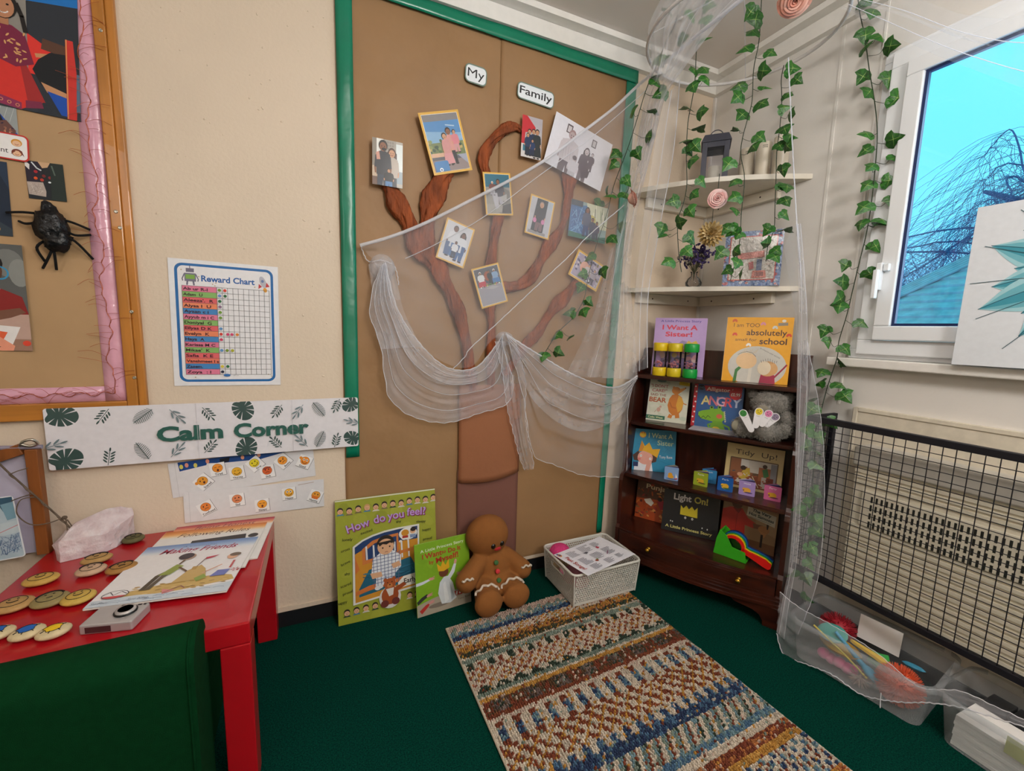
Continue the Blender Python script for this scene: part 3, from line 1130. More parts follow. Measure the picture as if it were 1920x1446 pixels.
a = Art(0.443, 0.121, '#dedde0', t=0.0006)
H = a.H
a.rect(4, 0, 0.3, H, '#c9c8cc')
a.poly([(6, -1), (6.6, 7.2), (24, 5), (24.4, 3.6), (36, 5), (60, 6.2), (92, 0.6), (92, -1)], '#12468c')
for x_, y_, c_ in ((8, 3.8, '#d9cf62'), (11.5, 3.0, '#e39a84'), (17, 4.0, '#d9cf62'), (25, 2.0, '#e39a84'), (48.5, 2.6, '#e6a486'), (60, 2.4, '#e6a486')):
    a.ell(x_, y_, 1.2, 1.8, c_)
a.poly([(33, 1.5), (40, 1), (39, 4.6), (33, 5)], '#14182a')
for w_ in ((20.7, 18.0, 'Scared', '#e59a2c', -38, 'scared'), (31, 9.6, 'Tired', '#ec9330', -4, 'tired'), (43.5, 14.6, 'Thirsty', '#eab22f', -3, 'thirsty'),
           (56.7, 9.4, 'Fine', '#e8d52e', -35, 'fine'), (64.6, 17.4, 'Sick', '#d9622f', -5, 'sick'), (77, 10.4, 'Angry', '#ef9a33', -40, 'angry'), (92.5, 13.6, 'Good', '#ef8f2e', 30, 'good')):
    emoji(w_[0], w_[1], 10.5, w_[3], w_[2], w_[4], w_[5])
panel('emotion_strip', 'white strip of face cards tucked under the banner, from Scared to Good', 'strip', a,
      BW(-2.124, 0.635, 0.0025, 3.4), LAMIN)
a = Art(0.440, 0.108, '#dfdee1', t=0.0006)
H = a.H
a.rect(3.5, 0, 0.3, H, '#c9c8cc')
a.line([(80, 3), (92, 1.8)], 0.4, '#a98f80')
for w_ in ((14.5, 14.2, 'Confused', '#e5812e', -25, 'confused'), (35.5, 10.4, 'Sad', '#e3895a', -4, 'sad'), (53, 17.2, 'Sleepy', '#eea12e', -4, 'sleepy'),
           (73, 9.8, 'Happy', '#efae33', -3, 'happy'), (93.2, 14.6, 'Hungry', '#e9a03c', 24, 'hungry')):
    emoji(w_[0], w_[1], 10.5, w_[3], w_[2], w_[4], w_[5])
panel('emotion_strip', 'white strip of face cards from Confused to Hungry, lower of the two strips', 'strip', a,
      BW(-2.093, 0.520, 0.0045, -0.6), LAMIN)
# ================================================================== family tree display
t = thing('display_board', 'tall brown paper wall display with a shiny green border', 'display board', loc=(-1.15, 0, 0.05))
off = Matrix.Translation((1.15, 0, -0.05))


def sheet(m, x0a, x1a, z0, x0b, x1b, z1, d, amp, sc, nu=24, nv=40, thick=0.0):
    """hanging sheet from z0 up to z1, its edges free to slant, lightly buckled"""
    def f(u, v):
        x = (x0a + (x1a - x0a) * u) * (1 - v) + (x0b + (x1b - x0b) * u) * v
        z = z0 + (z1 - z0) * v
        e = min(1.0, min(u, 1 - u, v * 2, (1 - v) * 2) * 6)
        return (x, -d - amp * e * (0.5 + noise.noise(V((x * sc, z * sc * 0.7, d * 900)))), z)
    m.grid(nu, nv, f)


m = M(); m.T = off
sheet(m, -1.795, -1.172, 0.05, -1.79, -1.168, 2.342, 0.003, 0.010, 5.5, 40, 64)
m.build('brown_paper_sheet', kraft, t, solid=0.0005)
m = M(); m.T = off
sheet(m, -1.19, -0.572, 0.055, -1.176, -0.507, 2.342, 0.005, 0.010, 5.0, 40, 64)
m.build('brown_paper_sheet', kraft, t, solid=0.0005)
m = M(); m.T = off
sheet(m, -1.79, -1.741, 0.65, -1.79, -1.735, 2.342, 0.012, 0.006, 9.0, 4, 60)
m.build('green_border', green_foil, t, solid=0.0006)
m = M(); m.T = off
sheet(m, -0.597, -0.566, 0.13, -0.562, -0.505, 2.342, 0.013, 0.005, 9.0, 4, 60)
m.build('green_border', green_foil, t, solid=0.0006)
m = M(); m.T = off
m.grid(50, 3, lambda u, v: (-1.79 + 1.285 * u, -0.0165 - 0.004 * (0.5 + noise.noise(V((u * 9, v, 3)))) , 2.288 + 0.054 * v + 0.012 * (1 - u) * (1 - v)))
m.build('green_border', green_foil, t, solid=0.0006)

crepe = mat('rust_crepe_paper', '#8a431b', 0.75, vary=0.4, vscale=40, bump=1.0, bscale=110, stretch=(1, 1, 0.25))
trunk_m = mat('brown_sugar_paper', '#97603f', 0.75, vary=0.05, vscale=4, bump=0.1, bscale=30)
trunk_d = mat('dark_brown_sugar_paper', '#7b5044', 0.75, vary=0.05, vscale=4, bump=0.1, bscale=30)
t = thing('paper_tree', 'tree of twisted rust crepe paper branches on a brown paper trunk', 'paper tree', loc=(-1.2, 0, 0.2))
off = Matrix.Translation((1.2, 0, -0.2))


def branch(pts, wds, seed, tw=1.0):
    P = smooth_path([(x, -0.024, z) for x, z in pts], 9)
    k = len(P)
    vs, fs = [], []
    NS = 26
    for i, p in enumerate(P):
        a, b = P[max(0, i - 1)], P[min(k - 1, i + 1)]
        tg = (b - a).normalized()
        sd = V((tg.z, 0, -tg.x))
        u = i / (k - 1) * (len(wds) - 1)
        q = int(min(u, len(wds) - 2))
        w = wds[q] + (wds[q + 1] - wds[q]) * (u - q)
        w *= 1 + 0.16 * math.sin(i * 0.33 * tw + seed)
        for j in range(NS):
            an = 2 * PI * j / NS
            rg_ = 0.88 + 0.2 * math.sin(3 * an + i * 0.28 * tw + seed) + 0.16 * math.sin(7 * an + i * 0.34 + seed * 2) + 0.12 * noise.noise(V((i * 0.4, an * 2, seed)))
            vs.append(p + sd * (math.cos(an) * w / 2 * rg_) + V((0, max(-0.016, min(0.003, -math.sin(an) * min(0.013, w * 0.3) * rg_)), 0)))
    for i in range(k - 1):
        for j in range(NS):
            j2 = (j + 1) % NS
            fs.append((i * NS + j, (i + 1) * NS + j, (i + 1) * NS + j2, i * NS + j2))
    m = M(); m.T = off
    m.add(vs, fs, True)
    m.add(vs[:NS], [list(range(NS))]); m.add(vs[-NS:], [list(range(NS))[::-1]])
    return m.build('branch', crepe, t)


branch([(-1.625, 1.71), (-1.622, 1.675), (-1.602, 1.63), (-1.556, 1.57), (-1.53, 1.507), (-1.495, 1.45), (-1.448, 1.41), (-1.418, 1.36), (-1.373, 1.286), (-1.343, 1.194), (-1.309, 1.082), (-1.283, 0.90)],
       [0.05, 0.055, 0.068, 0.075, 0.085, 0.075, 0.065, 0.055, 0.05, 0.045, 0.04], 1)
branch([(-1.405, 1.77), (-1.428, 1.72), (-1.458, 1.641), (-1.475, 1.569), (-1.482, 1.498), (-1.468, 1.43)], [0.075, 0.085, 0.075, 0.06, 0.06], 2)
branch([(-1.09, 1.975), (-1.12, 1.978), (-1.167, 1.953), (-1.224, 1.897), (-1.25, 1.835), (-1.235, 1.775), (-1.215, 1.72)], [0.03, 0.035, 0.04, 0.045, 0.04, 0.05, 0.06], 3)
branch([(-1.178, 1.66), (-1.178, 1.621), (-1.193, 1.55), (-1.208, 1.473), (-1.214, 1.38)], [0.045, 0.04, 0.042, 0.035, 0.04], 4)
branch([(-1.211, 1.29), (-1.209, 1.246), (-1.205, 1.196), (-1.203, 1.082), (-1.197, 0.90)], [0.045, 0.04, 0.035, 0.033, 0.035], 5)
branch([(-0.838, 1.86), (-0.848, 1.80), (-0.854, 1.74), (-0.859, 1.68), (-0.88, 1.608), (-0.939, 1.53), (-0.976, 1.46), (-1.026, 1.388), (-1.089, 1.342), (-1.16, 1.332)],
       [0.075, 0.06, 0.045, 0.035, 0.035, 0.06, 0.05, 0.055, 0.05, 0.045], 6)
branch([(-0.765, 1.395), (-0.80, 1.366), (-0.86, 1.304), (-0.913, 1.242), (-0.978, 1.156), (-1.04, 1.09), (-1.14, 0.95)], [0.03, 0.04, 0.06, 0.045, 0.05, 0.045, 0.05], 7)
m = M(); m.T = off
m.grid(20, 16, lambda u, v: (-1.342 + 0.287 * u, -0.022 - 0.022 * math.sin(PI * u) ** 0.6 * (1 - 0.6 * v), 0.495 + 0.425 * v - 0.012 * (1 - v) * math.sin(PI * u) + 0.02 * (1 - v) * u))
m.build('trunk', trunk_m, t, solid=0.0006)
m = M(); m.T = off
m.grid(16, 12, lambda u, v: (-1.345 + 0.288 * u, -0.0195 - 0.004 * math.sin(PI * u), 0.09 + 0.46 * v))
m.build('trunk', trunk_d, t, solid=0.0006)['label'] = 'darker brown lower trunk sheet'

# ------------------------------------------------------------------ title cards
for word, w, h, x, z, ro, hs in (('My', 0.089, 0.068, -1.286, 2.134, -3, 44), ('Family', 0.17, 0.065, -1.024, 2.120, -3.5, 20)):
    hh = 100 * h / w
    a = Art(w, h, '#6f8577', t=0.0006, outline=rr(0, 0, 100, hh, hh * 0.28))
    a.rrect(0.06 * hh, 0.07 * hh, 100 - 0.12 * hh, hh * 0.86, hh * 0.22, '#e9edf0')
    if word == 'My':
        a.text('My', 50, 52, 36, '#141418', w=76, bold=0.0)
    else:
        a.text('Family', 50, 25.5, 17.5, '#141418', w=88, bold=0.012)
    panel('title_card', 'grey edged card on the brown paper reading %s' % word, 'card', a, BW(x, z, 0.022, ro), LAMIN)

# ------------------------------------------------------------------ family photographs
D = 0.040
YB = '#dba93a'


def photo(w, h, x, z, ro, label, draw, border=None, d=D, bw=6.0):
    a = Art(w, h, border or '#e8e4e0', t=0.0007)
    if border:
        b = Art(w * (1 - 2 * bw / 100), h - 2 * bw / 100 * w, '#e8e4e0', slab=False)
        b.z = a.z
        draw(b)
        # shift the inner picture back onto the mount
        a.rect(bw - 0.8, bw - 0.8, 101.6 - 2 * bw, a.H - 2 * bw + 1.6, '#ece9e4')
        a.m.add([(v[0], v[1], v[2] + 0.00006) for v in b.m.v], b.m.f, False)
        n = len(b.m.f)
        a.m.c[-n:] = b.m.c
    else:
        draw(a)
    return panel('photograph', label, 'photo', a, BW(x, z, d, ro), GLOSS, 'family photographs on the paper tree')


def d1(a):
    H = a.H
    a.rect(0, 0, 100, H, '#b7b0a6'); a.rect(0, 0, 14, H, '#8d8578'); a.rect(14, 0, 22, H * 0.62, '#e9eae4'); a.rect(36, 0, 42, H * 0.4, '#a39c92')
    a.rect(78, 8, 22, 90, '#dfe7e6'); a.rect(78, 96, 22, 40, '#93a2ac'); a.rect(0, 88, 20, 50, '#c9b39a'); a.rect(0, 122, 22, 26, '#6e5242')
    for i in range(12):
        a.rect(40 + (i % 4) * 8, 4 + (i // 4) * 10, 6, 7, '#8d877f')
    person(a, 64, 26, 150, SK[1], '#4a2c1e', '#b9aca0', '#2a2d38', 40, hairlong=4.0)
    person(a, 35, 6, 175, SK[0], '#17120f', '#2d3038', '#2d3848', 46)
    a.ell(38, 32, 8, 5, '#1c1512')
    a.poly([(12, 46), (22, 40), (26, 66), (14, 68)], '#d39a86')
    person(a, 54, 92, 66, SK[1], '#17120f', '#15181d', '#4f7fb0', 28)


def d2(a):
    H = a.H
    a.rect(0, 0, 100, H, '#7f7c7c'); a.rect(0, 17, 100, 60, '#4a86bd'); a.poly([(0, 40), (100, 50), (100, 78), (0, 78)], '#7ea9cc'); a.line([(60, 28), (84, 32)], 3, '#a9c6dd')
    a.rect(0, 70, 100, 34, '#6d7a4a')
    for i in range(40):
        a.ell(rg.uniform(0, 100), rg.uniform(66, 100), 5, 4, rg.choice(['#4b6638', '#8a8f4e', '#2f4a34', '#b8a25c', '#7d8f53']), rg.uniform(0, 90), 8)
    a.rect(60, 58, 40, 8, '#8fb3d0'); a.rect(0, 96, 60, 10, '#d2a788'); a.rect(0, 106, 100, 8, '#53545c'); a.rect(0, 114, 100, 40, '#8d7d7b'); a.poly([(74, 104), (100, 104), (100, 130)], '#9c9fb0')
    person(a, 62, 36, 92, SK[0], '#171210', '#cf8f86', '#1d1d22', 24)
    person(a, 78, 42, 58, SK[1], '#171210', '#d27c86', '#c78f8f', 18)
    person(a, 48, 48, 82, SK[1], '#1a1412', '#c98b88', '#c98b88', 20, dress='#cf8f92')
    a.rrect(2, 116, 40, 40, 5, '#3f7db5'); a.ell(18, 138, 5, 5, '#e8eef2'); a.ell(18, 138, 2.5, 2.5, '#3f5f95')


def d3(a):
    H = a.H
    a.rect(0, 0, 100, H, '#b7b0b2'); a.poly([(0, 0), (24, 0), (66, 40), (66, 60), (18, 70), (14, 118), (0, 118)], '#c4202c'); a.poly([(24, 0), (100, 0), (100, 60)], '#b1a9af')
    a.rect(0, 118, 100, H, '#cfc9c6'); a.rect(8, 122, 16, 26, '#2f6f83')
    person(a, 38, 54, 112, SK[1], '#171210', '#1b2c4d', '#1b2c4d', 26)
    person(a, 58, 50, 112, SK[1], '#171210', '#1b2a49', '#1b2a49', 26)
    person(a, 76, 48, 124, SK[1], '#171210', '#20282a', '#20282a', 34, dress='#20282a')
    person(a, 54, 94, 70, SK[1], '#171210', '#20365e', '#1b2744', 24)
    person(a, 30, 72, 92, SK[1], '#171210', '#1d2f52', '#151d30', 26)


def d4(a):
    H = a.H
    a.rect(0, 0, 100, H, '#e5e3e9'); a.rect(1, 1, 98, H - 2, '#dfdde4')
    a.rect(22, 6, 9, 12, '#5a5054'); a.rect(23.5, 8, 6, 8.5, '#c9c4c8'); a.rect(66, 8, 8, 11, '#5a5054'); a.rect(67.5, 9.5, 5, 8, '#c2bcc0')
    person(a, 33, 12, 70, '#b7a5a6', '#a58c8c', '#c9c0c4', '#5b4d52', 27, scarf='#a08686')
    for i in range(5):
        a.line([(24 + i * 4, 36), (26 + i * 4, 52)], 0.4, '#a39aa0')
    person(a, 62, 24, 52, '#cfc3c6', '#4a4044', '#5c4c54', '#6a5c62', 17, hairlong=2.6)
    a.poly([(56, 40), (70, 40), (72, 64), (60, 62), (54, 52)], '#55464d'); a.poly([(60, 58), (74, 52), (73, 62), (62, 68)], '#4a3d43')
    person(a, 72, 27, 26, '#cfc3c6', '#4a4044', '#5a4b52', '#5a4b52', 9)
    person(a, 45, 44, 34, '#cfc3c6', '#5a4d50', '#cbc6cc', '#b8b2b8', 15)
    a.ell(45, 45.5, 3.6, 3.2, '#5a4d50')


def d5(a):
    H = a.H
    a.rect(0, 0, 100, H, '#8f8d86'); a.rect(0, 0, 100, 46, '#17657c'); a.poly([(30, 60), (60, 40), (100, 60), (100, H), (50, H)], '#74706c'); a.rect(0, 108, 100, 30, '#9b9890')
    person(a, 52, 18, 92, SK[0], '#171210', '#2b2d3a', '#a8a6ae', 40, seat=True)
    a.poly([(24, 70), (46, 66), (50, 120), (36, 128), (30, 100)], '#b7b4bc'); a.poly([(60, 80), (86, 70), (84, 96), (64, 96)], '#a8a6a2')
    person(a, 28, 26, 50, SK[1], '#e4e0dc', '#6a3a34', '#b7b4bc', 24)
    a.poly([(66, 112), (100, 104), (100, H), (60, H)], '#393a3c')


def d6(a):
    H = a.H
    a.rect(0, 0, 100, H, '#b9b8be'); a.poly([(26, 0), (76, 0), (72, H), (16, H)], '#232b33'); a.rect(76, 0, 24, 30, '#aeb9c4')
    a.rect(6, H - 12, 80, 12, '#8f8c8c')
    person(a, 50, 12, 120, SK[1], '#a58a7a', '#1e2126', '#77595c', 40, seat=True)
    a.ell(28, 88, 8, 10, '#d27ca8'); a.ell(66, 88, 8, 10, '#d27ca8')


def d7(a):
    H = a.H
    a.rect(0, 0, 100, H, '#8fa6a4'); a.poly([(0, 12), (44, 6), (50, H), (0, H)], '#3f6c9e'); a.poly([(40, 0), (100, 0), (100, 50), (56, 54)], '#cfd0b4')
    for i in range(40):
        a.line([(rg.uniform(0, 48), rg.uniform(10, 72)), (rg.uniform(6, 54), rg.uniform(16, 78))], 1.6, rg.choice(['#5e8fc0', '#2c4f83', '#7ba7cf', '#41659a']))
    for i in range(18):
        x_ = rg.uniform(60, 100)
        a.line([(x_, rg.uniform(0, 20)), (x_ + 2, rg.uniform(30, 54))], 1.4, rg.choice(['#f0ecd6', '#56665a', '#8f9f7f']))
    a.rect(0, 0, 30, 12, '#39444e'); a.ell(56, 36, 12, 12, '#c9b95e'); a.poly([(0, 68), (60, 72), (100, 66), (100, H), (0, H)], '#2f6a56')
    person(a, 44, 10, 64, SK[0], '#141014', '#4a5068', '#34406a', 20, hairlong=2.5)
    person(a, 60, 30, 46, SK[0], '#141014', '#3a3a4e', '#2c2c40', 16); person(a, 72, 36, 40, SK[0], '#141014', '#4a4258', '#2c2c40', 14)


def d8(a):
    H = a.H
    a.rect(0, 0, 100, H, '#c9cbd2'); a.rect(0, 108, 100, H, '#d3cfd0')
    person(a, 38, 10, 118, SK[2], '#17110f', '#d5d8de', '#44638f', 40, seat=True)
    person(a, 72, 24, 112, SK[2], '#17110f', '#d5d8de', '#3f6596', 38, hairlong=3.2, seat=True)
    for x_ in (20, 42, 62, 84):
        a.poly([(x_ - 8, 74), (x_ + 8, 74), (x_ + 4, 124), (x_ - 6, 124)], '#41618e' if x_ != 42 else '#4c74a6')
    person(a, 52, 64, 62, SK[2], '#17110f', '#d9dade', '#3b4658', 22)


def d9(a):
    H = a.H
    a.rect(0, 0, 100, H, '#9c9aa2'); a.rect(0, 0, 100, 66, '#4c5058'); a.rect(0, 62, 100, 6, '#5f7a52')
    a.rect(0, 70, 100, H, '#95939c'); a.poly([(30, 76), (60, 72), (90, 80), (60, 84)], '#a8a5a8')
    a.ell(50, 32, 14, 18, '#9a4a2c')
    person(a, 22, 12, 58, SK[0], '#efeef0', '#cfd2d6', '#b83a48', 24, dress='#b83a48')
    person(a, 80, 12, 54, SK[0], '#efeef0', '#7fa0c4', '#3f6fa6', 24, dress='#3f74ac')
    person(a, 58, 12, 54, SK[0], '#17110f', '#22242a', '#22242a', 18)
    for i in range(16):
        a.ell(rg.uniform(0, 100), rg.uniform(60, 70), 3, 2.4, rg.choice(['#c5c96a', '#e8e4e0', '#5c8a50', '#c06a74']), 0, 8)


def d10(a):
    H = a.H
    a.rect(0, 0, 100, H, '#a79bb0')
    for i in range(60):
        a.ell(rg.uniform(0, 100), rg.uniform(0, 66), 4.5, 3.4, rg.choice(['#5c5474', '#8f7f9c', '#c9bcc8', '#454060', '#b59cb0', '#7b6c50']), rg.uniform(0, 90), 8)
    a.ell(34, 32, 15, 18, '#e0a894'); person(a, 50, 16, 50, SK[4], '#5a3d30', '#cfc5c6', '#5a5468', 22)
    person(a, 74, 22, 46, SK[4], '#6a4a3c', '#b5a9b4', '#4a4658', 20); a.line([(50, 60), (58, 54), (68, 62), (56, 66)], 3, '#eef0f2')


photo(0.107, 0.159, -1.626, 1.746, -0.8, 'unframed photo of a bearded man, a woman and a child, furthest left on the tree', d1)
photo(0.159, 0.218, -1.409, 1.858, 16.6, 'large yellow mounted photo of three people in pink before blue sky', d2, YB)
photo(0.092, 0.16, -1.047, 1.944, -1.6, 'torn photo with a red corner and a family dressed in dark blue', d3)
photo(0.303, 0.215, -0.816, 1.927, -14.8, 'large pale pencil drawn family portrait with a man in a turban', d4)
photo(0.120, 0.164, -1.191, 1.702, 6.5, 'yellow mounted photo of a crouching pair by a teal wall', d5, YB)
photo(0.118, 0.162, -0.997, 1.636, -9.6, 'yellow mounted photo of one seated person in a dark pushchair', d6, YB)
photo(0.198, 0.158, -0.751, 1.646, -4.8, 'unframed landscape photo in blues and greens with a seated group', d7)
photo(0.119, 0.163, -1.368, 1.491, -16.8, 'yellow mounted photo of a family in white tops and jeans', d8, YB)
photo(0.123, 0.164, -1.219, 1.336, 17.6, 'yellow mounted photo of children standing over a grey playground', d9, YB)
photo(0.169, 0.125, -0.744, 1.433, -24.0, 'yellow mounted photo of people among mauve flowers, behind the ivy', d10, YB)
# ================================================================== red table and what lies on it
red = mat('red_lacquer', '#b0101c', 0.28, vary=0.04, vscale=5, coat=0.3)
t = thing('side_table', 'square glossy red table against the cream wall', 'table', loc=(-2.345, -0.32, 0))
m = M()
m.box(-0.3, 0.3, -0.31, 0.312, 0.395, 0.45)
m.build('table_top', red, t, bevel=0.004)
for sx_ in (-1, 1):
    for sy_ in (-1, 1):
        m = M()
        cx, cy = sx_ * 0.268, sy_ * 0.279
        m.box(cx - 0.0315, cx + 0.0315, cy - 0.031, cy + 0.031, 0, 0.395)
        m.build('leg', red, t, bevel=0.003)

# green foam armchair, its back to the camera
green_fab = mat('green_chair_fabric', '#07361a', 0.9, vary=0.12, vscale=60, bump=0.4, bscale=900, spec=0.08)
t = thing('foam_chair', 'dark green fabric child armchair in front of the red table', 'chair', loc=(-2.45, -0.66, 0), rz=0.03)
m = M()


def rbox(m, x0, x1, y0, y1, z0, z1, r, n=8):
    """box whose long top edges are rolled over"""
    prof = [(y0, z0)]
    for i in range(n + 1):
        a_ = PI - PI / 2 * i / n
        prof.append((y0 + r + r * math.cos(a_), z1 - r + r * math.sin(a_)))
    for i in range(n + 1):
        a_ = PI / 2 - PI / 2 * i / n
        prof.append((y1 - r + r * math.cos(a_), z1 - r + r * math.sin(a_)))
    prof.append((y1, z0))
    k = len(prof)
    m.add([(x0, y, z) for y, z in prof] + [(x1, y, z) for y, z in prof], [tuple(range(k))[::-1], tuple(range(k, 2 * k))], False)
    m.add([(x0, y, z) for y, z in prof] + [(x1, y, z) for y, z in prof], [(i, i + 1, k + i + 1, k + i) for i in range(k - 1)] + [(k - 1, 0, k, 2 * k - 1)], True)


rbox(m, -0.40, 0.315, -0.085, 0.04, 0.012, 0.497, 0.058)
m.build('backrest', green_fab, t, bevel=0.018, seg=3)
m = M()
m.box(-0.38, 0.295, 0.041, 0.46, 0.02, 0.27)
m.build('seat', green_fab, t, bevel=0.03, seg=3)
m = M()
pts = [(0.304, -0.0865, 0.03)] + [(0.304, -0.027 - 0.0595 * math.cos(PI / 2 * i / 8), 0.439 + 0.0595 * math.sin(PI / 2 * i / 8)) for i in range(9)]
m.tube(pts, 0.0022, 6)
m.build('seam', green_fab, t)

# leaning frame with white sheet, at the left edge
lav = mat('lavender_white_board', '#b9b4c8', 0.5, vary=0.04)
fr_w = mat('brown_easel_wood', '#8a4f22', 0.5, vary=0.2, vscale=7, stretch=(6, 6, 0.7))
t = thing('easel_frame', 'wooden framed pale board leaning on the wall at the left end of the table', 'board', loc=(-2.8, -0.05, 0.4505))
m = M()
m.box(0.135, 0.163, -0.012, 0.014, 0, 0.325)
m.build('upright', fr_w, t, bevel=0.002)
m = M()
m.T = Matrix.Translation((-0.03, 0, 0.27)) @ Matrix.Rotation(-math.radians(20), 4, 'Y')
m.box(-0.35, 0.167, -0.010, 0.010, -0.016, 0.016)
m.build('brace', fr_w, t, bevel=0.002)
m = M()
m.box(-0.5, 0.15, 0.0145, 0.022, 0, 0.33)
m.build('white_sheet', lav, t)
m = M()
m.tube([(-0.5, -0.004, 0.362), (0.172, -0.004, 0.330)], 0.0065, 8)
m.build('top_rail', mat('grey_lilac_rail', '#8f8796', 0.5), t)
m = M()
m.tube(smooth_path([(0.128, -0.01, 0.338), (0.14, -0.02, 0.352), (0.158, -0.018, 0.356), (0.166, -0.01, 0.342), (0.15, -0.012, 0.336), (0.132, -0.016, 0.344)], 5), 0.004, 7)
m.build('clip', steel, t)

a = Art(0.075, 0.19, '#e8ebef', t=0.0008, outline=rr(0, 0, 100, 253, 12))
a.rrect(4, 4, 92, 245, 9, '#b9cbd6')
a.poly([(40, 4), (96, 4), (96, 60), (70, 78), (58, 40)], '#3b5d74'); a.poly([(60, 30), (96, 24), (96, 90), (70, 96)], '#7fa6b8')
a.poly([(4, 110), (96, 100), (96, 150), (4, 160)], '#c6d4db'); a.line([(20, 150), (96, 120)], 3, '#c98a92')
for i in range(60):
    a.line([(rg.uniform(30, 96), rg.uniform(150, 235)), (rg.uniform(30, 96), rg.uniform(150, 235))], 1.6, rg.choice(['#7d93b4', '#4d6a92', '#c9d3de', '#8fa0b8']))
panel('picture_card', 'rounded card with a blue picture on the pale leaning board', 'card', a, frame((-2.728, -0.068, 0.548), (0.998, 0, 0.06), (-0.06, 0, 1)), LAMIN)

twine_m = mat('grey_jute_twine', '#6f5f50', 0.9, vary=0.25, bump=0.6, bscale=500)
t = thing('twine', 'knotted grey twine looping down from the leaning board to the table', 'twine', loc=(-2.6, -0.085, 0.4505))
ofs = V((2.6, 0.085, -0.4505))
m = M()
P = smooth_path([V(p) + ofs for p in [(-2.735, -0.082, 0.80), (-2.70, -0.085, 0.735), (-2.672, -0.085, 0.69), (-2.64, -0.085, 0.64), (-2.607, -0.085, 0.588), (-2.575, -0.085, 0.535), (-2.561, -0.085, 0.50), (-2.55, -0.088, 0.4535)]], 6)
m.tube(P, 0.0024, 6)
m.tube([p + V((0.0018 * math.sin(i * 1.1), -0.002, 0.0018 * math.cos(i * 1.1))) for i, p in enumerate(P)], 0.0017, 5)
m.build('main_strand', twine_m, t)
for loop in ([(-2.64, -0.088, 0.64), (-2.668, -0.095, 0.638), (-2.678, -0.098, 0.60), (-2.655, -0.095, 0.562), (-2.62, -0.09, 0.557), (-2.585, -0.088, 0.568)],
             [(-2.58, -0.088, 0.565), (-2.578, -0.092, 0.52), (-2.585, -0.095, 0.485), (-2.575, -0.095, 0.4535)],
             [(-2.578, -0.086, 0.56), (-2.566, -0.084, 0.52), (-2.572, -0.084, 0.48), (-2.58, -0.09, 0.47)],
             [(-2.69, -0.086, 0.712), (-2.67, -0.09, 0.722), (-2.648, -0.088, 0.728)], [(-2.648, -0.088, 0.65), (-2.672, -0.09, 0.643), (-2.69, -0.09, 0.636)]):
    m = M()
    m.tube(smooth_path([V(p) + ofs for p in loop], 6), 0.0016, 6)
    m.build('loose_loop', twine_m, t)
m = M()
m.ball(V((-2.582, -0.089, 0.568)) + ofs, (0.007, 0.006, 0.006), 10, 8)
m.build('knot', twine_m, t)

# rough crystal
rock = mat('pale_pink_quartz', '#d9c3c6', 0.35, vary=0.12, vscale=30, bump=0.6, bscale=60, trans=0.15, subs=0.35, col2='#efe2e4')
bm = bmesh.new()
rgq = random.Random(21)
base = [(-0.085, -0.03, 0), (-0.075, -0.055, 0.0), (0.02, -0.05, 0), (0.045, -0.03, 0), (0.085, 0.04, 0), (-0.06, 0.05, 0),
        (-0.09, -0.035, 0.05), (-0.075, -0.05, 0.062), (0.025, -0.05, 0.058), (0.04, -0.035, 0.06), (0.088, 0.03, 0.075), (-0.04, 0.0, 0.095), (-0.005, 0.02, 0.09),
        (0.02, 0.02, 0.112), (0.06, 0.03, 0.11), (0.085, 0.045, 0.095), (0.03, 0.055, 0.1), (-0.06, 0.05, 0.07)]
for p in base:
    bm.verts.new(p)
bmesh.ops.convex_hull(bm, input=bm.verts[:])
bmesh.ops.subdivide_edges(bm, edges=bm.edges[:], cuts=2, use_grid_fill=True)
for v in bm.verts:
    if v.co.z > 0.004:
        v.co += v.co.normalized() * 0.005 * noise.noise(v.co * 45)
        v.co.z = max(0.0005, v.co.z)
me = bpy.data.meshes.new('crystal')
bm.to_mesh(me)
bm.free()
me.materials.append(rock)
o = bpy.data.objects.new('crystal', me)
COL.objects.link(o)
o.location = (-2.522, -0.068, 0.451)
o.rotation_euler = (0, 0, 0.25)
tag(o, 'large rough pale pink crystal at the back of the red table', 'crystal')

# ---- painted stones
def stone(x, y, rx, ry, col, rot, face, label, group):
    t = thing('painted_stone', label, 'stone', loc=(x, y, 0.4503), rz=rot, group=group)
    m = M()
    hz = 0.011
    m.ball((0, 0, hz), (rx, ry, hz), 24, 12)
    m.build('body', mat('stone_' + col[1:], col, 0.6, vary=0.12, vscale=60, bump=0.15, bscale=150), t)

    def S(u, v, e=0.0006):
        k = max(0.0, 1 - (u * u + v * v))
        return (u * rx, v * ry, hz + hz * math.sqrt(k) + e)
    m = M()
    ink = mat('black_paint_pen', '#17130f', 0.6)
    if face == 'spot':
        return t, S
    arc = lambda r, a0, a1, n=14: [S(r * math.cos(math.radians(a0 + (a1 - a0) * i / n)), r * math.sin(math.radians(a0 + (a1 - a0) * i / n))) for i in range(n + 1)]
    m.tube(arc(0.66, 0, 360, 24), 0.0007, 5)
    for s_ in (-1, 1):
        m.tube([S(0.2 * s_ - 0.05, 0.18), S(0.2 * s_ + 0.06, 0.2)], 0.0013, 5)
    if face == 'smile':
        m.tube([S(0.28 * math.cos(math.radians(b)), 0.05 + 0.3 * math.sin(math.radians(b))) for b in range(200, 350, 15)], 0.001, 5)
    elif face == 'sad':
        m.tube([S(0.22 * math.cos(math.radians(b)), -0.42 + 0.22 * math.sin(math.radians(b))) for b in range(30, 160, 15)], 0.0011, 5)
    else:
        m.tube([S(-0.15, -0.25), S(0.15, -0.22)], 0.001, 5)
    if face in ('sad', 'flat'):
        m.tube(arc(0.74, 20, 160), 0.002, 5)
    m.build('face_drawing', ink, t)
    return t, S


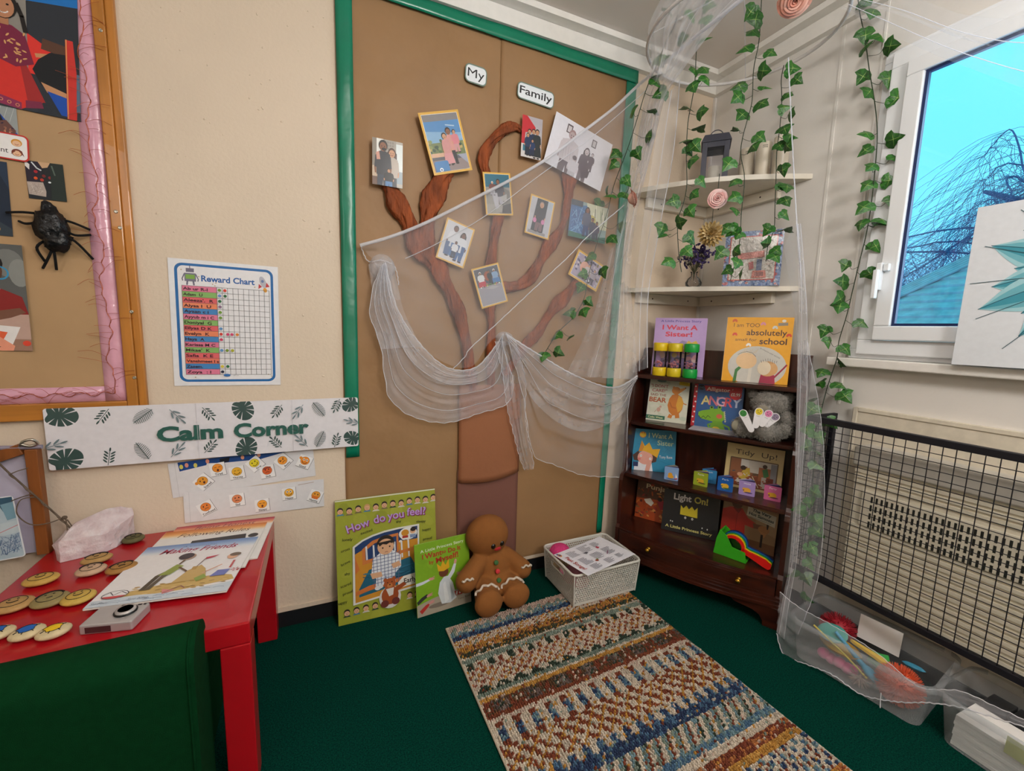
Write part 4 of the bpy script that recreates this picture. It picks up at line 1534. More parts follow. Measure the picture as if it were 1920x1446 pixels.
G1 = 'painted face stones on the red table'
for x, y, rx, ry, c_, ro, fc, lb in (
        (-2.436, -0.062, 0.029, 0.027, '#5f5a38', 0.3, 'sad', 'olive painted stone by itself beside the crystal, nearest the wall'),
        (-2.487, -0.172, 0.036, 0.026, '#b08a52', 0.3, 'flat', 'tan face stone half tucked behind the pinkish stone and in front of the crystal'),
        (-2.475, -0.240, 0.034, 0.03, '#c2a083', 0.2, 'flat', 'pinkish beige face stone in the middle of the red table'),
        (-2.402, -0.258, 0.036, 0.028, '#a3763c', 0.4, 'sad', 'brown face stone partly covered by the corner of the Making Friends book'),
        (-2.574, -0.250, 0.037, 0.03, '#c09a4c', 0.1, 'smile', 'yellowish face stone alone at the left side of the red table'),
        (-2.574, -0.366, 0.038, 0.034, '#b08a55', 0.2, 'smile', 'tan face stone at the left edge of the picture, in a row of three'),
        (-2.505, -0.372, 0.036, 0.034, '#8f8052', 0.35, 'flat', 'grey olive face stone, middle of a row of three'),
        (-2.446, -0.386, 0.034, 0.032, '#c0a04c', 0.35, 'smile', 'yellow face stone with a bow, right end of a row of three')):
    stone(x, y, rx, ry, c_, ro, fc, lb, G1)
G2 = 'painted cream stones at the front of the table'
for x, y, pc, lb in ((-2.545, -0.487, '#1d5fb0', 'flat cream stone with a blue patch cut by the left edge of the picture'),
                     (-2.487, -0.506, '#1d63b8', 'flat cream stone with a blue creature, left of the yellow one'),
                     (-2.436, -0.523, '#e5bd1e', 'flat cream stone with a yellow spot, right of the blue ones')):
    t, S = stone(x, y, 0.030, 0.025, '#cdbb92', 0.35, 'spot', lb, G2)
    m = M()
    n_ = 22
    ringp = [S((0.5 + 0.08 * math.sin(5 * 2 * PI * i / n_)) * math.cos(2 * PI * i / n_), 0.55 * math.sin(2 * PI * i / n_), 0.0004) for i in range(n_)]
    mid = [S(0.25 * math.cos(2 * PI * i / n_), 0.28 * math.sin(2 * PI * i / n_), 0.0004) for i in range(n_)]
    m.add(ringp + mid + [S(0, 0, 0.0004)], [(i, (i + 1) % n_, n_ + (i + 1) % n_, n_ + i) for i in range(n_)] + [(n_ + i, n_ + (i + 1) % n_, 2 * n_) for i in range(n_)], True)
    m.build('painted_patch', mat('paint_' + pc[1:], pc, 0.5), t)
    m = M()
    m.tube([V(p) + V((0, 0, 0.0004)) for p in ringp], 0.0006, 5, closed=True)
    for b in (20, 70, 200, 250, 300):
        c_, s_ = math.cos(math.radians(b)), math.sin(math.radians(b))
        m.tube([S(0.5 * c_, 0.5 * s_), S(0.72 * c_, 0.7 * s_)], 0.0009, 5)
    m.build('outline', mat('black_paint_pen', '#17130f', 0.6), t)

# ------------------------------------------------------------------ books
def book(name, label, art, t_, mw, cover='#dddddd', pages='#e9e3d6', group=None, mat_=None, cat='book', spine=None):
    """a closed book lying behind its printed front cover; local z points out of the front"""
    th = thing(name, label, cat, mw=mw, group=group)
    w, h = art.w, art.h
    art.build('cover', mat_ or GLOSS, th)
    m = M()
    m.box(-w / 2 + 0.0005, w / 2 - 0.0015, -h / 2 + 0.0015, h / 2 - 0.0015, -t_ + 0.0006, -0.0005, lin(pages))
    m.build('pages', PAPER, th)
    m = M()
    m.box(-w / 2, w / 2, -h / 2, h / 2, -t_, -t_ + 0.0005, lin(cover))
    m.box(-w / 2 - 0.0006, -w / 2, -h / 2, h / 2, -t_, 0, lin(spine or cover))
    m.build('back_cover', mat_ or GLOSS, th)
    return th


def table_book(c, w, h, rot, z):
    a_ = math.radians(rot)
    return frame((c[0], c[1], z), (math.cos(a_), math.sin(a_), 0), (-math.sin(a_), math.cos(a_), 0))


a = Art(0.298, 0.30, '#e9e6e2')
for i in range(10):
    k = i / 9
    a.rect(0, i * 1.9, 100, 2.0, ['#b23a4e', '#bd4a56', '#c75a5c', '#d06d62', '#d97f68', '#e0926f', '#e6a67c', '#ebbb92', '#efd2b6', '#eee2d6'][i])
a.text('Being Honest', 50, 14, 8.5, '#8c3a4a', w=60, shear=0.25)
book('picture_book', 'red topped thin book, bottom of the three books lying on the red table', a, 0.004, table_book((-2.200, -0.157, 0), 0, 0, -4.5, 0.4545), '#d8d4d0', group='picture books lying on the red table')
a = Art(0.298, 0.30, '#e9e6e2')
for i in range(9):
    a.rect(0, i * 2.0, 100, 2.1, ['#d0702c', '#d67c36', '#dc8942', '#e29750', '#e8a662', '#ecb67a', '#eec795', '#efd8b8', '#eee4d6'][i])
a.text('Following Rules', 50, 18, 9, '#55291f', w=68, shear=0.3)
a.poly([(34, 30), (84, 26), (86, 40), (34, 44)], '#1f2226'); a.ell(92, 32, 5, 5, '#2a2626')
for i in range(6):
    a.ell(38 + i * 7, 44, 3, 6, ['#c9b08f', '#3a2a24', '#d8c8b0', '#6a4a3a', '#c9a07f', '#2f2a28'][i])
book('picture_book', 'orange topped thin book reading Following Rules, middle of the three on the table', a, 0.004, table_book((-2.222, -0.205, 0), 0, 0, -5.5, 0.459), '#d8d4d0', group='picture books lying on the red table')
a = Art(0.302, 0.305, '#ebe8e8')
for i in range(9):
    a.rect(0, i * 2.1, 100, 2.2, ['#6f8fc4', '#7b99c9', '#88a3ce', '#96aed3', '#a5b9d8', '#b5c5dc', '#c6d1e0', '#d6dde4', '#e2e4e8'][i])
a.text('A Citizenship', 48, 8, 3, '#5d79a6', w=30, shear=0.2)
a.text('Making Friends', 50, 19, 9.5, '#a3264c', w=66, shear=0.3, bold=0.02)
a.poly([(16, 84), (40, 78), (60, 74), (84, 70), (96, 74), (100, 82), (60, 90), (20, 92)], '#cfae6a')
for i in range(30):
    a.ell(rg.uniform(20, 94), rg.uniform(76, 90), 2.4, 0.9, rg.choice(['#b8924e', '#dcc184', '#a98a52', '#c9a45c']), rg.uniform(-20, 20), 8)
a.poly([(0, 92), (30, 90), (60, 93), (100, 86), (100, 101.5), (0, 101.5)], '#c9d3dc')
for i in range(14):
    a.arc(rg.uniform(5, 95), rg.uniform(93, 99), 4, 1.2, 180, 360, 0.5, '#8fa3b8', 6)
# bending child
a.poly([(29, 84), (33, 84), (36, 62), (42, 58), (38, 54), (32, 62)], '#4e4433')
a.poly([(33, 84), (37, 84), (40, 66), (43, 60), (38, 58)], '#5b5040')
a.poly([(34, 62), (42, 44), (49, 48), (43, 62)], '#93a04a')
a.line([(46, 50), (54, 58), (57, 62)], 1.8, '#6d5138'); a.line([(44, 44), (46, 36)], 2, '#6d5138')
a.ell(47, 31, 6, 6, '#a88a76'); a.ell(44.5, 29.5, 6.4, 6.2, '#3a2c33')
# sandcastle and flag
a.poly([(50, 78), (56, 58), (64, 50), (70, 58), (76, 76)], '#c9a968'); a.rect(58, 52, 4, 6, '#b89450')
a.line([(61, 52), (64, 36)], 0.8, '#6b4a3a'); a.poly([(64, 36), (74, 33), (70, 37), (64, 40)], '#c03048')
# kneeling child
a.poly([(78, 74), (90, 74), (92, 64), (82, 64)], '#6f78b8'); a.poly([(80, 64), (92, 64), (91, 48), (84, 46), (80, 54)], '#ece6e6'); a.line([(82, 54), (72, 64), (70, 66)], 1.4, '#dba88c')
a.rect(90, 48, 2, 14, '#c25a5a'); a.ell(87, 39, 4.6, 5.4, '#e3b090'); a.ell(88.5, 36, 5, 3.6, '#6d5a4a')
a.poly([(66, 74), (72, 68), (76, 74), (70, 80)], '#8fa34c')
a.poly([(47, 86), (50, 94), (58, 90)], '#d98a8a'); a.line([(50, 92), (60, 84), (64, 88)], 0.9, '#8f5a5a')
for i in range(8):
    a.line([(97 + 1.5 * math.cos(i), 66 + 1.5 * math.sin(i)), (97 + 4 * math.cos(i), 66 + 3 * math.sin(i))], 0.8, '#b8434a')
a.ell(14, 86, 9, 6, '#e8e6e6'); a.ell(14, 88, 8.6, 4, '#c9464a', a0=0, a1=180); a.arc(14, 86, 9, 6, 0, 360, 0.6, '#4a4a55', 16); a.line([(5.5, 86), (9, 82), (13, 87), (17, 82), (22, 86)], 0.7, '#4a4a55')
a.text('Su Pais', 8, 98, 3, '#8a93a0', shear=0.2); a.text('Sue King', 34, 97, 3, '#8a93a0', shear=0.2)
book('picture_book', 'white book with a blue top reading Making Friends, uppermost of the three', a, 0.004, table_book((-2.243, -0.322, 0), 0, 0, -7.5, 0.4635), '#d8d4d0', group='picture books lying on the red table')

# ---- toy camera
silver = mat('silver_plastic', '#b9b4b2', 0.35, 0.35, vary=0.04)
blk = mat('black_plastic', '#0d0d0f', 0.3)
t = thing('toy_camera', 'silver compact camera lying lens up on the red table', 'camera', loc=(-2.328, -0.52, 0.4503), rz=-0.22)
m = M()
m.box(-0.052, 0.052, -0.035, 0.035, 0.0, 0.024)
m.build('body', silver, t, bevel=0.004, seg=3)
m = M()
m.T = Matrix.Translation((0.018, 0.004, 0.0242))
m.lathe([(0.022, 0), (0.0225, 0.003), (0.0195, 0.0035)], 28)
m.build('lens_bezel', blk, t)
m = M()
m.T = Matrix.Translation((0.018, 0.004, 0.0277))
m.lathe([(0.0195, 0), (0.019, 0.004), (0.0145, 0.0045)], 28)
m.build('lens_ring', silver, t)
m = M()
m.T = Matrix.Translation((0.018, 0.004, 0.0322))
m.lathe([(0.0145, 0), (0.010, -0.0005), (0.0, -0.001)], 24)
m.build('lens', blk, t)
m = M()
m.box(0.03, 0.038, 0.026, 0.030, 0.0243, 0.0252)
m.box(0.042, 0.047, 0.026, 0.030, 0.0243, 0.0252)
m.box(-0.005, 0.012, 0.028, 0.0315, 0.0243, 0.025)
m.build('flash_window', blk, t)
m = M()
m.box(-0.0535, -0.051, -0.03, 0.03, 0.004, 0.02)
m.box(-0.04, 0.01, -0.0358, -0.0351, 0.004, 0.018)
m.build('grip', mat('dark_red_brown_trim', '#4a2a2c', 0.5), t)
# ================================================================== woven rug
CR, PK, RU, MU, BR, DG, GG, NV, BL, TE, OR = '#cdbfac', '#c4ab9b', '#7a3a22', '#b98538', '#5d4026', '#2c3a2c', '#7d8a7c', '#27385a', '#4a6a86', '#6f8c94', '#b5713e'


def rug_colour(v, u, i, j, rg):
    """v metres from the top edge, u metres from the left edge, i and j the tuft's row and column"""
    r = rg.random
    if v < 0.04:
        return (GG if (j % 6 in (2, 3) and v > 0.018 + 0.008 * r()) or (j % 6 == 1 and v > 0.03) else PK)
    if v < 0.063:
        return rg.choice([TE, TE, GG, CR if v < 0.05 else BL])
    if v < 0.08:
        return rg.choice([NV, NV, BL])
    if v < 0.125:
        k = (j + (i % 2) * 2) % 4
        return CR if k < 2 else rg.choice([RU, MU, OR, PK]) if k == 2 else rg.choice([MU, PK])
    if v < 0.15:
        return rg.choice([MU, MU, BR, OR])
    if v < 0.172:
        return rg.choice([DG, BR, DG, '#4a4a34', MU])
    if v < 0.181:
        return CR
    if v < 0.205:
        return rg.choice([GG, GG, '#8d9a8e'])
    if v < 0.232:
        k = j % 10
        return DG if k in (1, 2, 3) else RU if k in (6, 7) and v > 0.212 else CR
    if v < 0.312:
        k = (j + (i // 2 % 2) * 2) % 4
        return CR if k in (0, 1) else rg.choice([RU, OR, MU, PK, '#a0604a'])
    if v < 0.334:
        k = j % 8
        return DG if abs(k - 4) < 1 + (v - 0.312) * 110 else CR
    if v < 0.347:
        return rg.choice([GG, GG, '#67766a'])
    if v < 0.355:
        return CR
    if v < 0.374:
        return rg.choice([MU, MU, '#c8994e'])
    if v < 0.421:
        k = j % 14
        if abs(k - 7) < 4:
            return rg.choice(['#5a4a44', '#6d5a54', DG, BR, '#7a6a62'])
        return rg.choice([RU, BR, RU, PK if abs(k - 7) > 6 else BR])
    if v < 0.435:
        return rg.choice([RU, RU, '#8a4a2a'])
    if v < 0.452:
        return rg.choice([CR, CR, PK])
    if v < 0.525:
        k = j % 7
        w = abs(v - 0.488) / 0.036
        if abs(k - 3) <= 1:
            return RU if w > 0.62 else (rg.choice([NV, BL, TE]) if w < 0.5 else rg.choice([BL, TE, RU]))
        return MU if k == 6 and r() < 0.3 else CR
    if v < 0.615:
        k = (j + i) % 6
        k2 = (j - i) % 6
        return MU if k == 0 else rg.choice([RU, RU, '#8f4a28']) if k2 in (1, 2, 3) and r() < 0.8 else CR
    if v < 0.655:
        k = j % 6
        return rg.choice([BL, NV]) if abs(k - 3) < 0.4 + (v - 0.615) * 55 else (MU if r() < 0.2 else CR)
    if v < 0.685:
        return rg.choice([NV, BL, NV])
    if v < 0.755:
        k = (j + i // 2) % 5
        return rg.choice([GG, TE]) if k < 2 else rg.choice([DG, RU]) if k == 2 else CR
    if v < 0.775:
        return rg.choice([BL, TE])
    if v < 0.80:
        return CR
    if v < 0.83:
        return rg.choice([RU, OR, RU])
    if v < 0.85:
        return rg.choice([MU, MU, '#c8994e'])
    if v < 0.95:
        k = (j + (i // 2 % 2) * 3) % 6
        return rg.choice([BL, NV, TE]) if k < 2 else rg.choice([RU, CR]) if k == 3 else CR
    if v < 0.975:
        return rg.choice([MU, MU, OR])
    if v < 0.99:
        return CR
    k = (j + (i // 2 % 2) * 2) % 4
    return rg.choice([DG, GG]) if k == 0 else rg.choice([OR, MU, CR]) if k == 2 else CR


RTL, RTR, RBL, RBR = V((-1.457, -0.262, 0)), V((-0.650, -0.222, 0)), V((-1.446, -1.40, 0)), V((-0.598, -1.37, 0))
rugm = print_mat('woven_rug_pile', 0.95, 0.0, 0.5, 260)
NI, NJ = 150, 104
rg2 = random.Random(31)
m = M()
vs = {}


def rp(u, v, z):
    a_ = RTL + (RTR - RTL) * u
    b_ = RBL + (RBR - RBL) * u
    p = a_ + (b_ - a_) * v
    return (p.x, p.y, z)


for i in range(NI):
    for j in range(NJ):
        u0, u1, v0, v1 = j / NJ, (j + 1) / NJ, i / NI, (i + 1) / NI
        c = lin(rug_colour((v0 + v1) / 2 * 1.14, u0 * 0.82, i, j, rg2))
        if rg2.random() < 0.09:
            c = lin(rg2.choice([CR, PK, MU, RU, GG]))
        k = rg2.uniform(0.8, 1.15)
        c = (c[0] * k, c[1] * k, c[2] * k, 1)
        h = 0.011 + rg2.uniform(0, 0.005)
        jx, jy = rg2.uniform(-0.2, 0.2) / NJ, rg2.uniform(-0.2, 0.2) / NI
        e = 0.007
        q = [rp(u0, v0, e), rp(u1, v0, e), rp(u1, v1, e), rp(u0, v1, e),
             rp(u0 + 0.25 / NJ + jx, v0 + 0.25 / NI + jy, h), rp(u1 - 0.25 / NJ + jx, v0 + 0.25 / NI + jy, h),
             rp(u1 - 0.25 / NJ + jx, v1 - 0.25 / NI + jy, h), rp(u0 + 0.25 / NJ + jx, v1 - 0.25 / NI + jy, h)]
        m.add(q, [(0, 4, 5, 1), (1, 5, 6, 2), (2, 6, 7, 3), (3, 7, 4, 0), (4, 7, 6, 5)], False, c)
t = thing('rug', 'striped woven rug in cream, rust, mustard and blue on the green carpet', 'rug', loc=(-1.04, -0.8, 0.001))
off = Matrix.Translation((1.04, 0.8, -0.001))
for k_ in range(len(m.v)):
    p = off @ V(m.v[k_])
    m.v[k_] = tuple(p)
m.build('pile', rugm, t)
m = M(); m.T = off
P4 = [RTL, RTR, RBR, RBL]
m.tube([p + V((0, 0, 0.006)) for p in P4], 0.0055, 6, closed=True)
m.add([(p.x, p.y, 0.0055) for p in P4] + [(p.x, p.y, 0.001) for p in P4], [(3, 2, 1, 0), (4, 5, 6, 7)] + [(i, (i + 1) % 4, 4 + (i + 1) % 4, 4 + i) for i in range(4)])
m.build('bound_edge', mat('cream_rug_binding', '#c9bda9', 0.9, bump=0.5, bscale=300), t)

# ================================================================== books leaning on the wall
def lean(bl, br, htop, w, h):
    """frame for a cover whose bottom edge runs from bl to br and whose top leans back to y = htop"""
    bl, br = V(bl), V(br)
    ux = (br - bl).normalized()
    n = V((-ux.y, ux.x, 0))
    run = (htop - (bl.y + br.y) / 2)
    s_ = run / h
    uy = V((0, 0, math.sqrt(max(0, 1 - s_ * s_)))) + n * s_
    o = bl + ux * w / 2 + uy * h / 2
    return frame(o, ux, uy)


a = Art(0.39, 0.487, '#9aa032', t=0.0008)
H = a.H
for i in range(24):
    a.ell(rg.uniform(0, 100), rg.uniform(0, H), rg.uniform(5, 12), rg.uniform(4, 8), rg.choice(['#a5aa3c', '#8f962c', '#a0a438', '#94a02e']), rg.uniform(0, 180), 10)
a.rect(0, 0, 100, 1.2, '#d9d8c4')


def head(x, y, r, tilt=0, c='#d9a883', hair='#2c2420'):
    a.poly([(x - r * 1.3, y + r * 1.5), (x + r * 1.3, y + r * 1.5), (x + r * 0.8, y + r * 1.0), (x - r * 0.8, y + r * 1.0)], rg.choice(['#4a7a9a', '#3a4a3a', '#c9c4b8', '#7a6a4a']))
    a.ell(x, y - r * 0.2, r, r * 1.05, hair, tilt, 12)
    a.ell(x, y + r * 0.22, r * 0.9, r * 0.85, c, tilt, 12)
    a.ell(x - r * 0.3, y + r * 0.1, r * 0.1, r * 0.12, '#1b1411', n=6); a.ell(x + r * 0.3, y + r * 0.1, r * 0.1, r * 0.12, '#1b1411', n=6)
    a.arc(x, y + r * 0.4, r * 0.3, r * 0.25, 20, 160, r * 0.12, '#9a4a3a', 4)


for i in range(12):
    head(4.5 + i * 8.5, 11 - 0.2 * i + (0.8 if i % 3 == 1 else 0), 2.9, rg.uniform(-15, 15), hair='#2c2420' if i != 3 else '#c99a62')
for i, x_ in enumerate((8, 17, 26, 35)):
    head(x_, 113 - i * 0.4, 2.9)
for x_ in (70, 78):
    head(x_, 108.5, 2.8)
for w_, x_, y_, r_, s_ in (('How', 21.5, 31, -13, 8.2), ('do', 42, 27, -6, 8.2), ('you', 58, 25.6, -2, 8.2), ('feel?', 79, 25, 4, 8.2)):
    a.text(w_, x_ + 0.8, y_ + 0.7, s_, '#8f2f6a', rot=r_, bold=0.03)
    a.text(w_, x_, y_, s_, '#b79ad6', rot=r_, bold=0.012)
for w_, x_, y_, r_ in (('excited', 29, 36, -10), ('shy', 61, 30.5, -3), ('sleepy', 84, 34, 6), ('lonely', 10.5, 41, 4), ('happy', 90, 43.5, -4), ('cross', 8.5, 51, -12), ('proud', 90.5, 53.5, -2), ('brave', 8.5, 64, -20),
                       ('shy', 9.5, 75, -4), ('scared', 8, 86, -12), ('proud', 9.5, 94, -10), ('happy', 4, 103, -6)):
    a.text(w_, x_, y_, 2.9, '#30341c', rot=r_)
fx = [(15, 48), (24, 42.5), (34, 39), (46, 36.6), (60, 35.4), (82, 35), (81, 70), (80, 101), (14, 107)]
a.poly(fx, '#d9d8d2')
fi = [(17, 49), (25, 44), (35, 40.6), (46, 38.4), (60, 37.2), (80, 36.8), (79.4, 70), (78.6, 99), (16.2, 105)]
a.poly(fi, '#1d3a6b')
a.poly([(17, 56), (30, 50), (80, 50), (79, 80), (78.6, 99), (16.2, 105)], '#c98a2a')
a.poly([(24, 52), (34, 45), (46, 42), (60, 41), (60, 62), (24, 68)], '#c9763a'); a.poly([(27, 54), (36, 48), (47, 45), (58, 44), (58, 60), (27, 65)], '#1d3a6b')
for i in range(7):
    a.line([(28 + i * 7, 50), (28.5 + i * 7, 67)], 1.6, '#d8dbe0')
a.poly([(24, 64), (78, 58), (78, 61), (24, 68)], '#c9763a')
a.poly([(20, 92), (30, 74), (62, 70), (72, 68), (79, 82), (78.8, 92), (20, 100)], '#1f5f78')
for i in range(20):
    a.line([(rg.uniform(24, 76), rg.uniform(74, 96)), (rg.uniform(24, 76), rg.uniform(74, 96))], 0.9, rg.choice(['#2c7390', '#18506a', '#17405c']))
a.poly([(16.8, 94), (30, 90), (78.8, 86), (78.6, 90), (30, 95), (16.6, 98)], '#c96f34')
a.poly([(17, 58), (21, 72), (17, 76)], '#c96f34')
# boy in checked pyjamas
a.poly([(36, 92), (38, 74), (56, 74), (56, 92)], '#d9dde6'); a.rect(46, 78, 0.7, 14, '#56617f')
a.poly([(32, 80), (34, 64), (42, 58), (54, 58), (62, 64), (62, 76), (56, 82), (36, 84)], '#dfe2ea')
for i in range(8):
    a.line([(34 + i * 3.8, 59), (35 + i * 3.4, 92)], 0.55, '#5b678c')
for i in range(9):
    a.line([(33, 62 + i * 3.4), (61, 61 + i * 3.4)], 0.55, '#5b678c')
a.poly([(31, 78), (42, 78), (43, 83), (33, 84)], '#d9a883'); a.poly([(52, 72), (60, 70), (62, 75), (54, 77)], '#d9a883')
a.ell(47, 50, 8.8, 9, '#2a201d'); a.ell(47, 53, 8.2, 8.2, '#d9a883')
a.poly([(39, 48), (55, 47), (54, 50.5), (51, 49.5), (48, 51), (44, 50), (41, 52)], '#2a201d')
a.ell(44, 54, 0.8, 0.9, '#1c1412', n=8); a.ell(51, 53.4, 0.8, 0.9, '#1c1412', n=8); a.arc(47.6, 59, 1.6, 0.8, 200, 340, 0.5, '#8a4a3a', 5)
a.ell(70, 43, 9.5, 6.5, '#e3e3e0'); a.ell(62, 50, 1.6, 1.2, '#e3e3e0'); a.ell(66, 47, 3, 2.4, '#e3e3e0')
a.ell(67, 42, 4, 3.4, '#c98a2a'); a.ell(75, 41, 3, 3, '#d9a883'); a.ell(75.4, 39.4, 3, 2.2, '#2a201d'); a.rect(64, 45, 6, 2.4, '#b0342c'); a.rect(72, 44.5, 6, 3.6, '#7f93b8')
# bear and banner
a.poly([(58, 93), (64, 87), (79, 85.5), (78.8, 97), (66, 98), (60, 99)], '#e6e3dc')
a.text('Early', 71, 94.5, 5.2, '#1f1d1b', w=13, bold=0.02, rot=-3)
a.ell(50, 106, 11, 11.5, '#d4d0cc'); a.ell(50, 104, 8.6, 9.6, '#9c4a22'); a.ell(50, 92, 6, 5.8, '#a85428'); a.ell(45.6, 87.6, 2, 2, '#a85428'); a.ell(54.2, 87.2, 2, 2, '#a85428')
a.ell(50, 94, 2.8, 2.4, '#c57a44'); a.ell(50, 93, 0.9, 0.7, '#221511', n=8); a.ell(47.8, 90.6, 0.6, 0.6, '#221511', n=8); a.ell(52.2, 90.4, 0.6, 0.6, '#221511', n=8)
a.poly([(46, 97), (54, 96.6), (53, 104), (49, 105)], '#d9d4cf'); a.poly([(55, 97), (64, 93), (67, 96), (58, 101)], '#9c4a22')
a.ell(44.5, 112, 4, 3.8, '#6b2f2a'); a.ell(55.5, 111, 4, 3.8, '#6b2f2a')
a.ell(38, 94, 3, 2.2, '#d8dbe0'); a.ell(41, 93, 2.4, 2, '#d8dbe0')
book('big_book', 'very large green picture book reading How do you feel, leaning on the wall', a, 0.006,
     lean((-1.836, -0.083, 0.001), (-1.445, -0.086, 0.001), -0.022, 0.39, 0.487), '#8f942e', mat_=GLOSS)

a = Art(0.235, 0.292, '#7aa81e', t=0.0006)
H = a.H
for i in range(10):
    a.ell(rg.uniform(0, 100), rg.uniform(0, 90), 16, 9, rg.choice(['#7dab20', '#76a31c', '#80ae24']), rg.uniform(0, 180), 12)
a.poly([(0, 104), (30, 98), (100, 92), (100, H), (0, H)], '#a59a88'); a.ell(40, 112, 20, 4, '#7b7064')
a.text('A Little Princess Story', 50, 14.5, 5.2, '#e9ecdc', w=80, rot=-2)
for w_, x_, y_, s_ in (('I', 13.5, 27, 8), ('Want', 33, 27, 9.4), ('to', 52, 25, 6.4), ('Do It', 72, 25.5, 8)):
    a.text(w_, x_, y_, s_, '#a8281c', bold=0.025, rot=-2)
a.text('by', 29, 38, 6.4, '#a8281c', bold=0.02, rot=-3); a.text('Myself!', 58, 38, 9.6, '#a8281c', w=42, bold=0.025, rot=-3)
for pts, c_ in (([(0, 66), (12, 65), (24, 63), (26, 66), (12, 70), (0, 71)], '#cfd6e2'), ([(0, 98), (8, 92), (18, 88), (22, 92), (10, 98), (2, 103)], '#32352f'), ([(4, 114), (16, 106), (24, 104), (20, 110), (8, 120)], '#b4322a'),
                ([(100, 58), (90, 60), (80, 66), (84, 68), (94, 64), (100, 63)], '#d6dad8'), ([(100, 74), (90, 74), (80, 76), (80, 79), (92, 80), (100, 80)], '#6a7a3a'), ([(100, 92), (90, 90), (80, 90), (82, 94), (92, 95), (100, 96)], '#cfd2cc')):
    a.poly(pts, c_)
for x_, y_, r_ in ((27, 64, 10), (22, 91, -20), (25, 104, -20), (80, 67, 160), (79, 77, 190), (78, 91, 180)):
    a.ell(x_, y_, 5, 2.4, '#c98a86', r_, 10)
    for k in (-1, 0, 1):
        a.line([(x_, y_ + k), (x_ + (6 if x_ < 50 else -6), y_ - 1 + k * 2.4)], 0.9, '#c98a86')
# plain crowned dress figure, no face
a.poly([(42, 74), (50, 66), (58, 66), (66, 80), (72, 108), (60, 114), (44, 112), (38, 92)], '#cfd6da'); a.poly([(48, 78), (52, 74), (58, 108), (50, 112)], '#dfe4e6'); a.poly([(60, 76), (68, 106), (62, 110)], '#aab6bc')
a.poly([(56, 68), (64, 58), (70, 46), (74, 48), (70, 62), (60, 74)], '#d5dade'); a.ell(72.5, 44, 2.6, 4.4, '#cf9a86', 15)
a.ell(50, 58, 9, 8, '#6a3a24'); a.poly([(40, 54), (38, 40), (45, 47), (49, 37), (54, 46), (60, 37), (61, 52), (50, 56)], '#d9a81e')
a.poly([(68, 96), (78, 98), (92, 94), (96, 99), (82, 105), (70, 104)], '#b4322a')
for i in range(4):
    a.rect(71 + i * 6, 97.5 - i * 0.6, 3, 6, '#d9d4cf', 10)
a.text('Tony Ross', 86, 113, 3.4, '#5a4a3a', w=24, rot=-3)
book('picture_book', 'lime green picture book reading I Want to Do It by Myself against the big book', a, 0.006,
     lean((-1.545, -0.150, 0.001), (-1.316, -0.128, 0.001), -0.096, 0.235, 0.292), '#7aa81e')

# ================================================================== gingerbread plush
ging = mat('gingerbread_plush', '#8a5524', 0.9, vary=0.06, vscale=30, bump=0.25, bscale=500)
ginger_o = V((-1.225, -0.15, 0.0125))
t = thing('gingerbread_toy', 'brown gingerbread man soft toy sitting against the wall with its feet on the rug', 'soft toy', loc=ginger_o)
m = M()
m.T = Matrix.Translation(-ginger_o)
HC, HR = V((-1.237, -0.108, 0.279)), V((0.096, 0.066, 0.09))
m.ball(HC, HR, 28, 18)
m.ball((-1.215, -0.125, 0.135), (0.083, 0.055, 0.088), 24, 16)
m.ball((-1.215, -0.135, 0.09), (0.088, 0.065, 0.07), 24, 16)


def limb(m, a_, b_, ra, rb, k=7):
    a_, b_ = V(a_), V(b_)
    for i in range(k + 1):
        f = i / k
        m.ball(a_ + (b_ - a_) * f, ra + (rb - ra) * f, 16, 10)


limb(m, (-1.275, -0.13, 0.187), (-1.356, -0.186, 0.135), 0.036, 0.044)
limb(m, (-1.155, -0.125, 0.182), (-1.086, -0.15, 0.115), 0.036, 0.043)
limb(m, (-1.255, -0.16, 0.075), (-1.283, -0.245, 0.072), 0.056, 0.052)
limb(m, (-1.175, -0.16, 0.072), (-1.160, -0.235, 0.070), 0.056, 0.052)
m.ball((-1.285, -0.262, 0.070), (0.060, 0.032, 0.057), 22, 14)
m.ball((-1.158, -0.252, 0.068), (0.060, 0.032, 0.055), 22, 14)
o = m.build('body', ging, t)
r_ = o.modifiers.new('remesh', 'REMESH')
r_.mode = 'VOXEL'
r_.voxel_size = 0.0065
r_.use_smooth_shade = True
s_ = o.modifiers.new('smooth', 'SMOOTH')
s_.iterations = 7
s_.factor = 0.6


def on_head(dx, dz):
    """point on the front of the head"""
    k = max(0.05, 1 - (dx / HR.x) ** 2 - (dz / HR.z) ** 2)
    return V((HC.x + dx, HC.y - HR.y * math.sqrt(k), HC.z + dz)) - ginger_o


eye = mat('glossy_brown_eye', '#17100d', 0.15, coat=0.6)
for dx in (0.004, 0.046):
    m = M()
    p = on_head(dx, -0.022 + 0.05 * (dx - 0.004))
    m.ball(p, (0.0105, 0.006, 0.0115), 14, 10)
    m.build('eye', eye, t)
m = M()
p = on_head(0.026, -0.04)
m.ball(p + V((0, 0.001, 0)), (0.0165, 0.005, 0.0085), 14, 8)
m.build('mouth', mat('red_felt', '#b3202a', 0.8), t)
for x_, y_, z_, c_ in ((-1.222, -0.181, 0.188, '#3c6a3a'), (-1.219, -0.191, 0.154, '#c9343a'), (-1.216, -0.2, 0.118, '#3c6a3a')):
    m = M()
    m.T = Matrix.Translation(V((x_, y_ - 0.001, z_)) - ginger_o) @ Matrix.Rotation(PI / 2 - 0.2, 4, 'X')
    m.lathe([(0.0095, -0.004), (0.0095, 0.002), (0.007, 0.004), (0, 0.0042)], 16)
    m.build('button', mat('felt_' + c_[1:], c_, 0.8), t)
